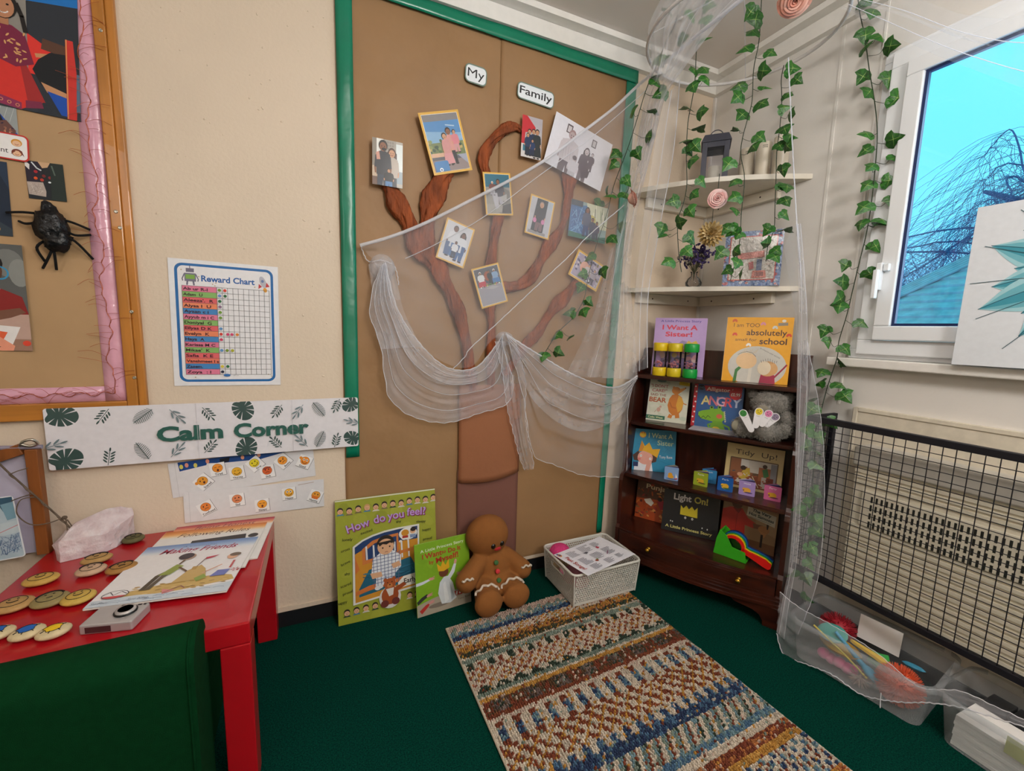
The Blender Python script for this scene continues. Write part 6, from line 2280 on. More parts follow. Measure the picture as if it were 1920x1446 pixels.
# --- mini board books
def mini(x, o, yaw, col, label, draw, word, fan=4, w=0.062, h=0.063):
    root = thing('mini_board_book', label, 'book', mw=BK @ (Matrix.Translation((x, o, 0.4755)) @ Matrix.Rotation(math.radians(yaw), 4, 'Z')), group='mini board books standing on the third shelf')
    a = Art(w, h, col, t=0.0016, outline=rr(0, 0, 100, 100 * h / w, 7))
    draw(a)
    if word:
        a.text(word, 50, 22, 12, '#eef0f0', w=42)
    c_ = a.build('cover', GLOSS, root)
    c_.matrix_local = frame((w / 2, 0, h / 2), (1, 0, 0), (0, 0, 1))
    pc = ['#3a2a5a', '#7a86b4', '#c9b23a', '#3a5a7a', '#b5a04a', '#8fa0c4']
    for k in range(fan):
        m = M()
        m.T = Matrix.Translation((0, 0.002, h / 2)) @ Matrix.Rotation(math.radians(10 + 38.0 * (k + 1) / fan), 4, 'Z')
        m.box(0.0005, w - 0.001, -0.001, 0.0012, -h / 2, h / 2, lin(pc[k % 6] if k < fan - 1 else col))
        m.build('page_board', GLOSS, root)
    return root


def dblob(c1, c2):
    def f(a):
        a.ell(50, 66, 24, 20, c1, -12, 14); a.ell(34, 58, 12, 11, c1, 0, 12); a.ell(30, 66, 5, 4, c2, 0, 10); a.ell(60, 80, 26, 5, c2, 0, 12)
    return f


def dboat(a):
    a.ell(42, 58, 16, 14, '#e0a02c'); a.ell(46, 74, 22, 14, '#e0a02c'); a.poly([(70, 84), (96, 80), (90, 92), (74, 92)], '#c9523a'); a.poly([(80, 80), (80, 46), (94, 76)], '#e6e6e2'); a.ell(50, 92, 40, 4, '#3f5f8a')


mini(-0.517, 0.118, 14, '#86a8d6', 'light blue mini book with a boat, leftmost on the third shelf', dboat, '', 6)
mini(-0.392, 0.142, -2, '#9cae2c', 'lime green mini book on the third shelf, in front of a bright blue one', dblob('#dcb030', '#5a4a2c'), 'Farm', 4)
mini(-0.372, 0.205, 6, '#3a8cc4', 'bright blue mini book standing behind the lime green one', dblob('#3f96cc', '#2f7cb0'), 'Beach', 2)
mini(-0.290, 0.142, 6, '#1559a8', 'dark blue mini book reading Park, third from the right on the shelf', dblob('#e0ac2c', '#2f6a3a'), 'Park', 3)
mini(-0.206, 0.152, 4, '#a48cc8', 'lilac mini book between the dark blue and the pink ones', dblob('#e0a83c', '#4a3a6a'), 'Home', 3)
mini(-0.112, 0.162, 2, '#d56a9c', 'pink mini book, rightmost on the third shelf', dblob('#dfa82c', '#6a2a4a'), 'Party', 3)

# --- sensory bottles
clearp = bpy.data.materials.new('clear_bottle_plastic')
clearp.use_nodes = True
cn, cl = clearp.node_tree.nodes, clearp.node_tree.links
cn.clear()
co, cm, ct, cg = cn.new('ShaderNodeOutputMaterial'), cn.new('ShaderNodeMixShader'), cn.new('ShaderNodeBsdfTransparent'), cn.new('ShaderNodeBsdfGlossy')
ct.inputs[0].default_value = (0.93, 0.93, 0.95, 1)
cg.inputs['Roughness'].default_value = 0.08
cf = cn.new('ShaderNodeFresnel')
cf.inputs[0].default_value = 1.4
cl.new(cf.outputs[0], cm.inputs[0]); cl.new(ct.outputs[0], cm.inputs[1]); cl.new(cg.outputs[0], cm.inputs[2]); cl.new(cm.outputs[0], co.inputs[0])
for x, o_, c_, lb in ((-0.600, 0.188, '#e2c21c', 'clear bottle with yellow caps, leftmost of three on the top shelf'),
                      (-0.533, 0.194, '#d8c022', 'clear bottle with yellow caps, between the other yellow and the green one'),
                      (-0.462, 0.200, '#129a3c', 'clear bottle with green caps, right of two yellow ones')):
    root = thing('sensory_bottle', lb, 'bottle', mw=BK @ Matrix.Translation((x, o_, 0.9577)), group='little sensory bottles on the top shelf')
    capm = mat('cap_' + c_[1:], c_, 0.35, vary=0.04)
    m = M(); m.lathe([(0.031, 0), (0.0325, 0.004), (0.0325, 0.036), (0.030, 0.04), (0, 0.04)], 28); m.build('base_cap', capm, root)
    m = M(); m.lathe([(0.0322, 0.118), (0.0335, 0.122), (0.0335, 0.152), (0.031, 0.156), (0, 0.156)], 28); m.build('top_cap', capm, root)
    m = M(); m.lathe([(0.0295, 0.0405), (0.0295, 0.1175)], 28); m.build('tube', clearp, root)
    m = M()
    for i in range(16):
        m.ball((rg.uniform(-0.018, 0.018), rg.uniform(-0.018, 0.018), 0.044 + rg.uniform(0, 0.026)), (0.005, 0.005, 0.004), 8, 6)
    pf = m.build('filling', mat('coral_pink_beads', '#d98a94', 0.5, vary=0.2), root)
    pf['kind'] = 'stuff'

# --- grey teddy
fur = mat('grey_teddy_fur', '#8b8780', 0.95, vary=0.25, vscale=120, bump=0.6, bscale=260)
root = thing('teddy_bear', 'shaggy grey teddy slumped on the second shelf with face paddles in its lap', 'teddy bear', mw=BK @ Matrix.Translation((-0.13, 0.2, 0.7315)))


def shaggy(name, balls, seed, n=900, l=0.013):
    m = M()
    r5 = random.Random(seed)
    for c, r in balls:
        m.ball(c, r, 26, 16, bump=0.10, bs=9, seed=seed)
    vol = [V(r).x * V(r).y + V(r).y * V(r).z for c, r in balls]
    for (c, r), w_ in zip(balls, vol):
        for i in range(int(n * w_ / sum(vol))):
            d = V((r5.gauss(0, 1), r5.gauss(0, 1), r5.gauss(0, 1))).normalized()
            p = V(c) + V((d.x * r[0], d.y * r[1], d.z * r[2])) * 0.97
            tl = d + V((r5.uniform(-0.7, 0.7), r5.uniform(-0.7, 0.7), r5.uniform(-0.9, 0.4)))
            s1 = d.orthogonal().normalized() * 0.0016
            q = p + tl.normalized() * l * r5.uniform(0.5, 1.1)
            m.add([p + s1, p - s1, q], [(0, 1, 2)])
    return m.build(name, fur, root)


shaggy('body', [((0.02, 0.02, 0.055), (0.062, 0.05, 0.06))], 1, 700)
shaggy('head', [((0.005, -0.005, 0.148), (0.072, 0.056, 0.056)), ((-0.01, -0.045, 0.128), (0.036, 0.026, 0.028))], 2, 1500)
shaggy('ear', [((-0.06, 0.0, 0.178), (0.02, 0.012, 0.02))], 3, 200, 0.008)
shaggy('ear', [((0.064, 0.005, 0.178), (0.02, 0.012, 0.02))], 4, 200, 0.008)
shaggy('arm', [((0.068, -0.025, 0.085), (0.03, 0.032, 0.042)), ((0.064, -0.05, 0.052), (0.026, 0.028, 0.03))], 5, 800)
shaggy('arm', [((-0.045, -0.01, 0.08), (0.028, 0.03, 0.036))], 6, 500)
shaggy('leg', [((-0.05, -0.05, 0.04), (0.04, 0.045, 0.037)), ((-0.085, -0.072, 0.045), (0.036, 0.03, 0.042))], 7, 1000)
shaggy('leg', [((0.022, -0.062, 0.042), (0.045, 0.042, 0.04)), ((0.008, -0.088, 0.045), (0.042, 0.028, 0.042))], 8, 1100)
m = M()
m.T = Matrix.Translation((-0.1, -0.096, 0.052)) @ Matrix.Rotation(0.45, 4, 'Z')
m.ball((0, 0, 0), (0.02, 0.006, 0.022), 14, 10)
m.build('foot_pad', mat('worn_beige_pad', '#8f8a78', 0.9), root)
m = M()
m.ball((-0.012, -0.072, 0.132), (0.02, 0.006, 0.014), 14, 10)
m.build('muzzle', mat('worn_beige_muzzle', '#8a8272', 0.9), root)

# --- face paddles in the teddy's lap
def paddle(x, o, z, rot, tilt, c_, lb, l=0.085):
    w = 0.032
    a = Art(w, l, '#e6e4e6', t=0.0012, outline=[(50 + 50 * math.sin(b), 50 - 50 * math.cos(b)) for b in [PI * (-0.5 + i / 10) for i in range(11)]] +
            [(50 + 36 * math.cos(b), 100 * l / w - 36 + 36 * math.sin(b)) for b in [PI * i / 8 for i in range(9)]])
    a.ell(50, 50, 40, 42, c_)
    for k in (-1, 1):
        a.ell(50 + 15 * k, 42, 5, 7, '#1f2a1a', n=10)
    a.arc(50, 74, 14, 10, 200, 340, 5, '#1f2a1a', 6)
    a.text('mood', 50, 112, 11, '#5a5a62')
    return panel('mood_paddle', lb, 'paddle', a, BK @ Matrix.Translation((-0.13 + x, 0.2 + o, 0.7315 + z)) @ Matrix.Rotation(PI / 2 - math.radians(tilt), 4, 'X') @ Matrix.Rotation(math.radians(rot), 4, 'Z'), LAMIN,
                 'face paddles lying on the teddy bear')


paddle(-0.058, -0.124, 0.082, 30, 8, '#2c8a34', 'paddle with a green face, left end of the paddles on the teddy', 0.098)
paddle(-0.022, -0.118, 0.098, -6, 8, '#e2c81e', 'paddle with a yellow face, right of the green one on the teddy', 0.085)
paddle(0.006, -0.114, 0.100, -22, 8, '#dd7fae', 'paddle with a pink face between the yellow and the plain one', 0.075)
paddle(0.026, -0.108, 0.094, -36, 8, '#8a7a94', 'paddle with a mauve face, right end of the paddles on the teddy', 0.07)

# --- rainbow magnifiers in a green stand
root = thing('toy_stand', 'bright green plastic holder on the bottom shelf gripping rainbow magnifiers', 'stand', mw=BK @ Matrix.Translation((-0.205, 0.108, 0.2055)) @ Matrix.Rotation(-0.10, 4, 'Z'))
gp = mat('bright_green_plastic', '#38a822', 0.35, vary=0.04)
m = M()
m.T = Matrix(((1, 0, 0, 0), (0, 0, -1, 0.0), (0, 1, 0, 0), (0, 0, 0, 1)))
m.prism([(-0.066, 0.0), (0.066, 0.0), (0.058, 0.044), (0.006, 0.05), (-0.018, 0.092), (-0.046, 0.112), (-0.058, 0.07)], 0.012, 0.018)
m.prism([(-0.066, 0.0), (0.066, 0.0), (0.058, 0.044), (0.006, 0.05), (-0.018, 0.092), (-0.046, 0.112), (-0.058, 0.07)], -0.05, -0.044)
m.prism([(-0.066, 0.0), (0.066, 0.0), (0.066, 0.006), (-0.066, 0.006)], -0.044, 0.012)
m.prism([(-0.066, 0.0), (-0.058, 0.0), (-0.052, 0.07), (-0.04, 0.11), (-0.046, 0.112), (-0.058, 0.07)], -0.044, 0.012)
m.build('holder', gp, root, bevel=0.002)
for k, (c_, nm) in enumerate((('#d81e18', 'red'), ('#e8c81a', 'yellow'), ('#1d8a3a', 'green'), ('#1f6fb4', 'blue'), ('#1c2c6a', 'navy'))):
    y_ = -0.006 + 0.0092 * k
    root = thing('magnifying_glass', '%s toy magnifying glass in the bright green holder, %s' % (nm, ('frontmost of five', 'second from the front', 'middle of the five', 'second from the back', 'rearmost of five')[k]), 'magnifying glass',
                 mw=BK @ Matrix.Translation((-0.198, 0.108, 0.2055)) @ Matrix.Rotation(-0.10, 4, 'Z') @ Matrix.Translation((0.0, y_, 0.052 + 0.0015 * k)), group='rainbow magnifiers in the green holder')
    pm = mat('plastic_' + nm, c_, 0.3, vary=0.04)
    R1, R2 = 0.045 + 0.0012 * k, 0.034
    m = M()
    n_ = 30
    vs = []
    for yy in (0, 0.0085):
        for r in (R1, R2):
            for i in range(n_):
                vs.append((r * math.cos(2 * PI * i / n_), yy, r * math.sin(2 * PI * i / n_)))
    fs = []
    for i in range(n_):
        i2 = (i + 1) % n_
        fs += [(i, i2, n_ + i2, n_ + i), (2 * n_ + i2, 2 * n_ + i, 3 * n_ + i, 3 * n_ + i2), (i2, i, 2 * n_ + i, 2 * n_ + i2), (n_ + i, n_ + i2, 3 * n_ + i2, 3 * n_ + i)]
    m.add(vs, fs)
    m.build('ring', pm, root)
    m = M()
    m.T = Matrix.Rotation(math.radians(10), 4, 'Y')
    m.prism([], 0, 0) if False else None
    pts = [(0.037, -0.012), (0.062, -0.010), (0.09, -0.014), (0.125, -0.02), (0.145, -0.021), (0.153, -0.012), (0.150, 0.004), (0.125, 0.012), (0.09, 0.012), (0.062, 0.009), (0.037, 0.012)]
    mm = M()
    mm.T = Matrix.Rotation(math.radians(12), 4, 'Y') @ Matrix(((1, 0, 0, 0), (0, 0, -1, 0.0085), (0, 1, 0, 0), (0, 0, 0, 1)))
    mm.prism(pts, 0, 0.0085)
    mm.build('handle', pm, root, bevel=0.001)
    if k == 0:
        m = M()
        m.T = Matrix.Translation((0, 0.004, 0)) @ Matrix.Rotation(PI / 2, 4, 'X')
        m.lathe([(0.0338, 0), (0, 0.003)], 24)
        m.build('lens', clearp, root)
# ================================================================== two corner shelves
shelf_w = mat('cream_shelf_paint', '#e2dacb', 0.45, vary=0.03)
for zt, L_, bulge, lb, cl in ((1.372, 0.515, 0.035, 'cream painted corner shelf holding a vase and a glittery board, lower of two', 0.43),
                              (1.825, 0.52, 0.075, 'cream painted corner shelf holding a lantern and canisters, upper of two', 0.41)):
    t = thing('corner_shelf', lb, 'shelf', loc=(0, 0, zt - 0.02))
    m = M()
    pts = [(-0.0005, -0.0005), (-L_, -0.0005)]
    for i in range(17):
        u = i / 16
        d = bulge * math.sin(PI * u)
        pts.append((-L_ * (1 - u) - d * 0.7, -L_ * 1.03 * u - d * 0.7 - 0.0005))
    pts.append((-0.0005, -L_ * 1.03))
    m.prism(pts[1:] + [pts[0]], 0, 0.02)
    m.build('board', shelf_w, t, bevel=0.002)
    m = M()
    m.box(-cl, -0.0005, -0.028, -0.0005, -0.047, -0.0003)
    m.build('cleat', shelf_w, t, bevel=0.002)
    m = M()
    m.box(-0.028, -0.0005, -cl, -0.0285, -0.047, -0.0003)
    m.build('cleat', shelf_w, t, bevel=0.002)
    hole_ = mat('dark_screw_hole', '#2a241e', 0.8)
    for x_ in (-cl * 0.8, -cl * 0.25):
        m = M()
        m.T = Matrix.Translation((x_, -0.0285, -0.024)) @ Matrix.Rotation(PI / 2, 4, 'X')
        m.lathe([(0.004, 0), (0, 0.0006)], 10)
        m.build('screw', hole_, t)
        m = M()
        m.T = Matrix.Translation((-0.0285, x_, -0.024)) @ Matrix.Rotation(-PI / 2, 4, 'Y')
        m.lathe([(0.004, 0), (0, 0.0006)], 10)
        m.build('screw', hole_, t)

# lantern
slate_m = mat('slate_grey_lantern', '#4b4c58', 0.5, vary=0.06)
t = thing('lantern', 'slate grey lantern with clear panes on the upper corner shelf', 'lantern', loc=(-0.165, -0.18, 1.8252), rz=math.atan2(-0.73, 0.68))
m = M()
m.box(-0.06, 0.06, -0.06, 0.06, 0, 0.016)
m.build('base', slate_m, t, bevel=0.002)
for sx_ in (-1, 1):
    for sy_ in (-1, 1):
        m = M()
        m.box(sx_ * 0.046 - 0.011, sx_ * 0.046 + 0.011, sy_ * 0.046 - 0.011, sy_ * 0.046 + 0.011, 0.016, 0.2)
        m.build('post', slate_m, t, bevel=0.001)
m = M()
for a0, a1, b0, b1 in ((-0.035, 0.035, -0.057, -0.043), (-0.035, 0.035, 0.043, 0.057), (-0.057, -0.043, -0.035, 0.035), (0.043, 0.057, -0.035, 0.035)):
    m.box(a0, a1, b0, b1, 0.178, 0.2)
    m.box(a0, a1, b0, b1, 0.016, 0.028)
m.build('rail', slate_m, t)
m = M()
m.add([(-0.064, -0.064, 0.2), (0.064, -0.064, 0.2), (0.064, 0.064, 0.2), (-0.064, 0.064, 0.2), (-0.05, -0.05, 0.236), (0.05, -0.05, 0.236), (0.05, 0.05, 0.236), (-0.05, 0.05, 0.236)],
      [(3, 2, 1, 0), (4, 5, 6, 7), (0, 1, 5, 4), (1, 2, 6, 5), (2, 3, 7, 6), (3, 0, 4, 7)])
m.build('roof', slate_m, t, bevel=0.003)
m = M()
m.tube([(0.03 * math.cos(b), 0, 0.236 + 0.034 * math.sin(b)) for b in [PI * i / 14 for i in range(15)]], 0.002, 6)
m.build('ring_handle', slate_m, t)
m = M()
m.box(-0.036, 0.036, -0.0505, -0.0495, 0.028, 0.178)
m.box(-0.036, 0.036, 0.0495, 0.0505, 0.028, 0.178)
m.build('pane', clearp, t)
m = M()
m.lathe([(0.026, 0.0165), (0.026, 0.105), (0.023, 0.108), (0, 0.106)], 24)
m.build('candle', mat('ivory_candle', '#d8d3bd', 0.5), t)

# fluted canisters
cream_c = mat('cream_ceramic', '#e0d6c4', 0.35, vary=0.03)
for y_, x_, lb in ((-0.278, -0.075, 'cream fluted canister nearest the lantern, leftmost of three'), (-0.355, -0.068, 'cream fluted canister, middle of three on the upper shelf'), (-0.432, -0.062, 'cream fluted canister at the window end of the upper shelf')):
    t = thing('canister', lb, 'canister', loc=(x_, y_, 1.8252), group='cream canisters on the upper corner shelf')
    m = M()
    n_ = 48
    prof = [(0.028, 0), (0.03, 0.003), (0.03, 0.125), (0.0305, 0.13), (0.0305, 0.165), (0.027, 0.168)]
    vs = []
    for r, z in prof:
        for j in range(n_):
            k = 1 - (0.045 if (j % 2 and 0.002 < z < 0.128) else 0)
            vs.append((r * k * math.cos(2 * PI * j / n_), r * k * math.sin(2 * PI * j / n_), z))
    m.add(vs, [(i * n_ + j, i * n_ + (j + 1) % n_, (i + 1) * n_ + (j + 1) % n_, (i + 1) * n_ + j) for i in range(len(prof) - 1) for j in range(n_)], True)
    m.add(vs[:n_], [list(range(n_))[::-1]]); m.add(vs[-n_:], [list(range(n_))])
    m.build('body', cream_c, t)
    m = M()
    for r_, zz in ((0, 0.150), (1, 0.143)):
        for k in range(4):
            an = -2.35 + (k - 1.5) * 0.17
            m.T = Matrix.Translation((0.0308 * math.cos(an), 0.0308 * math.sin(an), zz)) @ Matrix.Rotation(an, 4, 'Z')
            m.box(-0.0002, 0.0004, -0.0016, 0.0016, -0.0018, 0.0018)
    m.build('lettering', mat('grey_lettering', '#6a655c', 0.6), t)

# bud vase with dried purple flowers
t = thing('flower_vase', 'small clear vase of dried purple flowers on the lower corner shelf', 'vase', loc=(-0.285, -0.225, 1.3723))
m = M()
m.lathe([(0.020, 0.0005), (0.034, 0.008), (0.036, 0.022), (0.026, 0.04), (0.014, 0.05), (0.0125, 0.062), (0.017, 0.07)], 24)
m.build('glass_body', clearp, t)
m = M()
for i in range(9):
    an = 2 * PI * i / 9
    m.tube(smooth_path([(0.033 * math.cos(an), 0.033 * math.sin(an), 0.006), (0.034 * math.cos(an), 0.034 * math.sin(an), 0.024), (0.018 * math.cos(an), 0.018 * math.sin(an), 0.045)], 3), 0.0006, 4)
m.build('glass_rib', mat('grey_glass_edge', '#8d8f86', 0.2), t)
m = M()
m2 = M()
m3 = M()
for i in range(70):
    an, ti = rg.uniform(0, 2 * PI), rg.uniform(0.05, 0.85)
    l = rg.uniform(0.055, 0.115)
    p0 = V((0, 0, 0.03))
    p1 = V((0.004 * math.cos(an), 0.004 * math.sin(an), 0.068))
    p2 = p1 + V((math.sin(ti) * math.cos(an), math.sin(ti) * math.sin(an), math.cos(ti))) * l
    m.tube([p0, p1, (p1 + p2) / 2 + V((0, 0, 0.006)), p2], 0.0007, 4)
    for k in range(6):
        q = p2 + V((rg.gauss(0, 0.008), rg.gauss(0, 0.008), rg.gauss(0, 0.008)))
        (m2 if i % 4 else m3).ball(q, rg.uniform(0.003, 0.006), 7, 5)
m.build('stem', mat('dry_stem', '#5f6048', 0.8), t)
fo = m2.build('blossom', mat('dried_purple_petals', '#493a6c', 0.9, vary=0.3), t)
fo['kind'] = 'stuff'
fo = m3.build('blossom', mat('dried_grey_petals', '#8f8578', 0.9, vary=0.3), t)
fo['kind'] = 'stuff'

# glittery board
a = Art(0.222, 0.238, '#7f8fb4', t=0.012)
H = a.H
a.rect(0, 0, 100, H, '#8495b8')
for i in range(90):
    s_ = rg.choice((0, 1, 2, 3))
    x_ = (rg.uniform(0, 100), rg.uniform(0, 100), rg.uniform(0, 9), rg.uniform(91, 100))[s_]
    y_ = (rg.uniform(0, 10), rg.uniform(96, H), rg.uniform(0, H), rg.uniform(0, H))[s_]
    a.ell(x_, y_, rg.uniform(1.5, 4), rg.uniform(1, 3), rg.choice(['#6f82b0', '#a8b4cc', '#c98a86', '#b56a72', '#5a6f9c', '#c9cfdc']), rg.uniform(0, 180), 7)
a.rect(9, 10, 82, 86, '#c9756f'); a.rect(11, 12, 78, 82, '#d9d2cb')
for i in range(150):
    a.ell(rg.uniform(12, 88), rg.uniform(14, 92), rg.uniform(1, 3), rg.uniform(0.6, 1.4), rg.choice(['#cfc6c0', '#e6e2dc', '#bfb6b2', '#d8c8c0', '#ece9e4']), rg.uniform(0, 180), 7)
a.rect(24, 42, 46, 12, '#d5948c', -5); a.poly([(44, 62), (52, 60), (54, 74), (46, 76)], '#c97f80'); a.rect(58, 56, 9, 22, '#7f8aa8'); a.poly([(52, 78), (74, 78), (76, 92), (51, 92)], '#cf8a80')
for i in range(6):
    a.rect(57 + i * 2.4, 81, 1.2, 8, '#6a5a60')
m_gl = print_mat('glittery_foil_print', 0.25, 0.6, 0.8, 70)
panel('glitter_board', 'glittery silver and pink picture board with a blue edge on the lower corner shelf', 'picture', a, frame((-0.135, -0.40, 1.4925), (0.61, -0.79, 0), (0.06, 0.045, 1)), m_gl)

# ================================================================== canvas on the window sill
a = Art(0.60, 0.47, '#dfe3e8', t=0.018)
H = a.H
a.rect(0, 0, 100, H, '#dfe4ea')
for k in range(15):
    an = math.radians(100 + 200 * k / 14)
    cx, cy = 46, 36
    l = 36 + 7 * math.sin(k * 2.1)
    for wd, c_ in ((9.5, '#9fcfd8'), (6.5, '#6db4c2'), (2.6, '#3f97aa')):
        d_, n_ = V((math.cos(an), -math.sin(an))), V((math.sin(an), math.cos(an)))
        p = [V((cx, cy)) + d_ * l * f + n_ * wd * math.sin(PI * min(1, f * 1.02)) * (1 if f < 1 else 0) for f in [i / 10 for i in range(11)]]
        q = [V((cx, cy)) + d_ * l * f - n_ * wd * 0.8 * math.sin(PI * f) for f in [i / 10 for i in range(10, -1, -1)]]
        a.poly([tuple(v) for v in p + q], c_)
    a.line([tuple(V((cx, cy)) + d_ * l * f + n_ * 2.5 * math.sin(PI * f)) for f in [i / 8 for i in range(9)]], 0.35, '#20596a')
for k in range(9):
    an = math.radians(105 + 190 * k / 8)
    a.line([(46 + 10 * math.cos(an), 36 - 10 * math.sin(an)), (46 + 44 * math.cos(an + 0.1), 36 - 44 * math.sin(an + 0.1))], 0.3, '#3a5d68')
o = panel('canvas_print', 'white canvas with teal feathery petals standing on the sill against the window', 'picture', a, frame((-0.066, -1.378, 1.3215), (0, -1, 0), (0.028, 0.012, 1)), PAPER)

# ================================================================== heater on the wall
heat = mat('cream_heater_enamel', '#ded7c4', 0.4, vary=0.03)
t = thing('wall_heater', 'cream ribbed wall heater with rows of grille slots behind the black guard', 'heater', loc=(0, -1.5, 0.2))
ofh = Matrix.Translation((0, 1.5, -0.2))
m = M(); m.T = ofh
m.box(-0.085, -0.001, -2.25, -0.868, 0.2, 0.70)
for i in range(24):
    z = 0.205 + i * 0.0205
    if 0.475 < z < 0.625:
        continue
    m.box(-0.0905, -0.085, -2.25, -0.868, z, z + 0.011)
m.build('ribbed_front', heat, t)
m = M(); m.T = ofh
m.box(-0.10, -0.001, -2.26, -0.86, 0.701, 0.77)
m.build('top_cover', mat('grey_heater_top', '#b9b5ac', 0.4), t, bevel=0.006)
m = M(); m.T = ofh
m.box(-0.095, -0.0855, -2.2, -0.90, 0.485, 0.618)
m.build('grille_plate', heat, t, bevel=0.003)
m = M(); m.T = ofh
for r_ in range(4):
    zz = 0.59 - 0.0305 * r_
    for i in range(84):
        y_ = -0.93 - 0.0 * r_ - i * 0.0148
        m.box(-0.0956, -0.0951, y_ - 0.0065, y_, zz - 0.011, zz + 0.011)
m.build('grille_slots', mat('dark_slot', '#23251f', 0.7), t)['kind'] = 'stuff'
m = M()
m.box(-0.016, -0.0005, -2.3, -0.80, 0.12, 0.90)
m.box(-0.02, -0.0161, -0.815, -0.80, 0.12, 0.90)
m.box(-0.02, -0.0161, -2.3, -0.815, 0.885, 0.90)
struct(m.build('trim_7', mat('cream_backing_board', '#d8cfbc', 0.5), bevel=0.002), 'cream backing board on the wall behind the heater')

# ================================================================== black mesh guard
gd = mat('black_guard_steel', '#14141c', 0.5, vary=0.1)
GX, GY0, GY1, GZ0, GZ1 = -0.165, -0.725, -2.15, 0.245, 0.862
t = thing('heater_guard', 'black wire mesh guard standing out from the wall round the heater', 'guard', loc=(-0.08, -1.4, GZ0))
ofg = Matrix.Translation((0.08, 1.4, -GZ0))
m = M(); m.T = ofg
m.box(GX - 0.004, GX + 0.018, GY1, GY0, GZ1 - 0.022, GZ1)
m.build('top_bar', gd, t, bevel=0.002)
m = M(); m.T = ofg
m.box(GX - 0.004, GX + 0.012, GY1, GY0, GZ0 - 0.008, GZ0 + 0.014)
m.build('bottom_bar', gd, t, bevel=0.002)
m = M(); m.T = ofg
m.box(GX + 0.0185, -0.001, GY0 - 0.016, GY0, GZ1 - 0.022, GZ1)
m.build('side_top_bar', gd, t, bevel=0.002)
m = M(); m.T = ofg
m.box(-0.022, -0.001, GY0 - 0.016, GY0, 0.27, GZ1 - 0.0225)
m.build('wall_post', gd, t, bevel=0.002)
m = M(); m.T = ofg
n_v = int((GY0 - GY1) / 0.0305)
for i in range(n_v + 1):
    y_ = GY0 - 0.003 - i * 0.0305
    m.tube([(GX, y_, GZ0), (GX, y_, GZ1 - 0.01)], 0.0014, 5, caps=False)
n_h = int((GZ1 - GZ0) / 0.0262)
for i in range(1, n_h + 1):
    z_ = GZ1 - 0.02 - i * 0.0262
    if z_ > GZ0:
        m.tube([(GX - 0.0025, GY0, z_), (GX - 0.0025, GY1, z_)], 0.0013, 5, caps=False)
m.build('front_mesh', gd, t)
m = M(); m.T = ofg
for i in range(6):
    x_ = GX + i * 0.0305
    m.tube([(x_, GY0 - 0.008, 0.27), (x_, GY0 - 0.008, GZ1 - 0.01)], 0.0014, 5, caps=False)
for i in range(1, n_h + 1):
    z_ = GZ1 - 0.02 - i * 0.0262
    if z_ > 0.27:
        m.tube([(GX, GY0 - 0.0105, z_), (-0.005, GY0 - 0.0105, z_)], 0.0013, 5, caps=False)
m.build('side_mesh', gd, t)

# ================================================================== clear storage boxes
cb = bpy.data.materials.new('cloudy_clear_plastic')
cb.use_nodes = True
cn, cl = cb.node_tree.nodes, cb.node_tree.links
cn.clear()
co, cm, ct = cn.new('ShaderNodeOutputMaterial'), cn.new('ShaderNodeMixShader'), cn.new('ShaderNodeBsdfTransparent')
cp = cn.new('ShaderNodeBsdfPrincipled')
cp.inputs['Base Color'].default_value = lin('#c9cdd0')
cp.inputs['Roughness'].default_value = 0.3
ct.inputs[0].default_value = (0.9, 0.92, 0.93, 1)
cz = cn.new('ShaderNodeTexNoise')
cz.inputs['Scale'].default_value = 8
cr = cn.new('ShaderNodeMapRange')
cr.inputs['To Min'].default_value = 0.18
cr.inputs['To Max'].default_value = 0.32
cl.new(cz.outputs[0], cr.inputs[0]); cl.new(cr.outputs[0], cm.inputs[0])
cl.new(ct.outputs[0], cm.inputs[1]); cl.new(cp.outputs[0], cm.inputs[2]); cl.new(cm.outputs[0], co.inputs[0])


def rrc(lx, ly, r, n=5):
    p = []
    for cx, cy, a0 in ((lx / 2 - r, ly / 2 - r, 0), (-lx / 2 + r, ly / 2 - r, 90), (-lx / 2 + r, -ly / 2 + r, 180), (lx / 2 - r, -ly / 2 + r, 270)):
        for i in range(n + 1):
            an = math.radians(a0 + 90.0 * i / n)
            p.append((cx + r * math.cos(an), cy + r * math.sin(an)))
    return p


def clear_box(label, c, rz, lx, ly, h):
    t = thing('storage_box', label, 'box', loc=c, rz=rz)
    b, tp = rrc(lx * 0.90, ly * 0.88, 0.03), rrc(lx * 0.985, ly * 0.975, 0.035)
    n = len(b)
    m = M()
    m.add([(x, y, 0.002) for x, y in b] + [(x, y, h) for x, y in tp], [(i, (i + 1) % n, n + (i + 1) % n, n + i) for i in range(n)], True)
    m.add([(x, y, 0.002) for x, y in b], [tuple(range(n))])
    m.build('tub', cb, t)
    m = M()
    o_ = rrc(lx + 0.02, ly + 0.02, 0.045)
    m.add([(x, y, h) for x, y in tp] + [(x, y, h + 0.002) for x, y in o_] + [(x, y, h - 0.014) for x, y in o_],
          [(i, (i + 1) % n, n + (i + 1) % n, n + i) for i in range(n)] + [(n + i, n + (i + 1) % n, 2 * n + (i + 1) % n, 2 * n + i) for i in range(n)], True)
    m.build('rim', cb, t)
    return t


B1 = Matrix.Translation((-0.178, -1.018, 0.001)) @ Matrix.Rotation(math.radians(-82.3), 4, 'Z')
clear_box('clear plastic box of bright sensory toys under the black guard, next to the bookcase', (-0.178, -1.018, 0.001), math.radians(-82.3), 0.385, 0.265, 0.15)
clear_box('clear plastic box of white paper and cards at the right edge of the picture', (-0.150, -1.44, 0.001), math.radians(-92), 0.42, 0.24, 0.15)


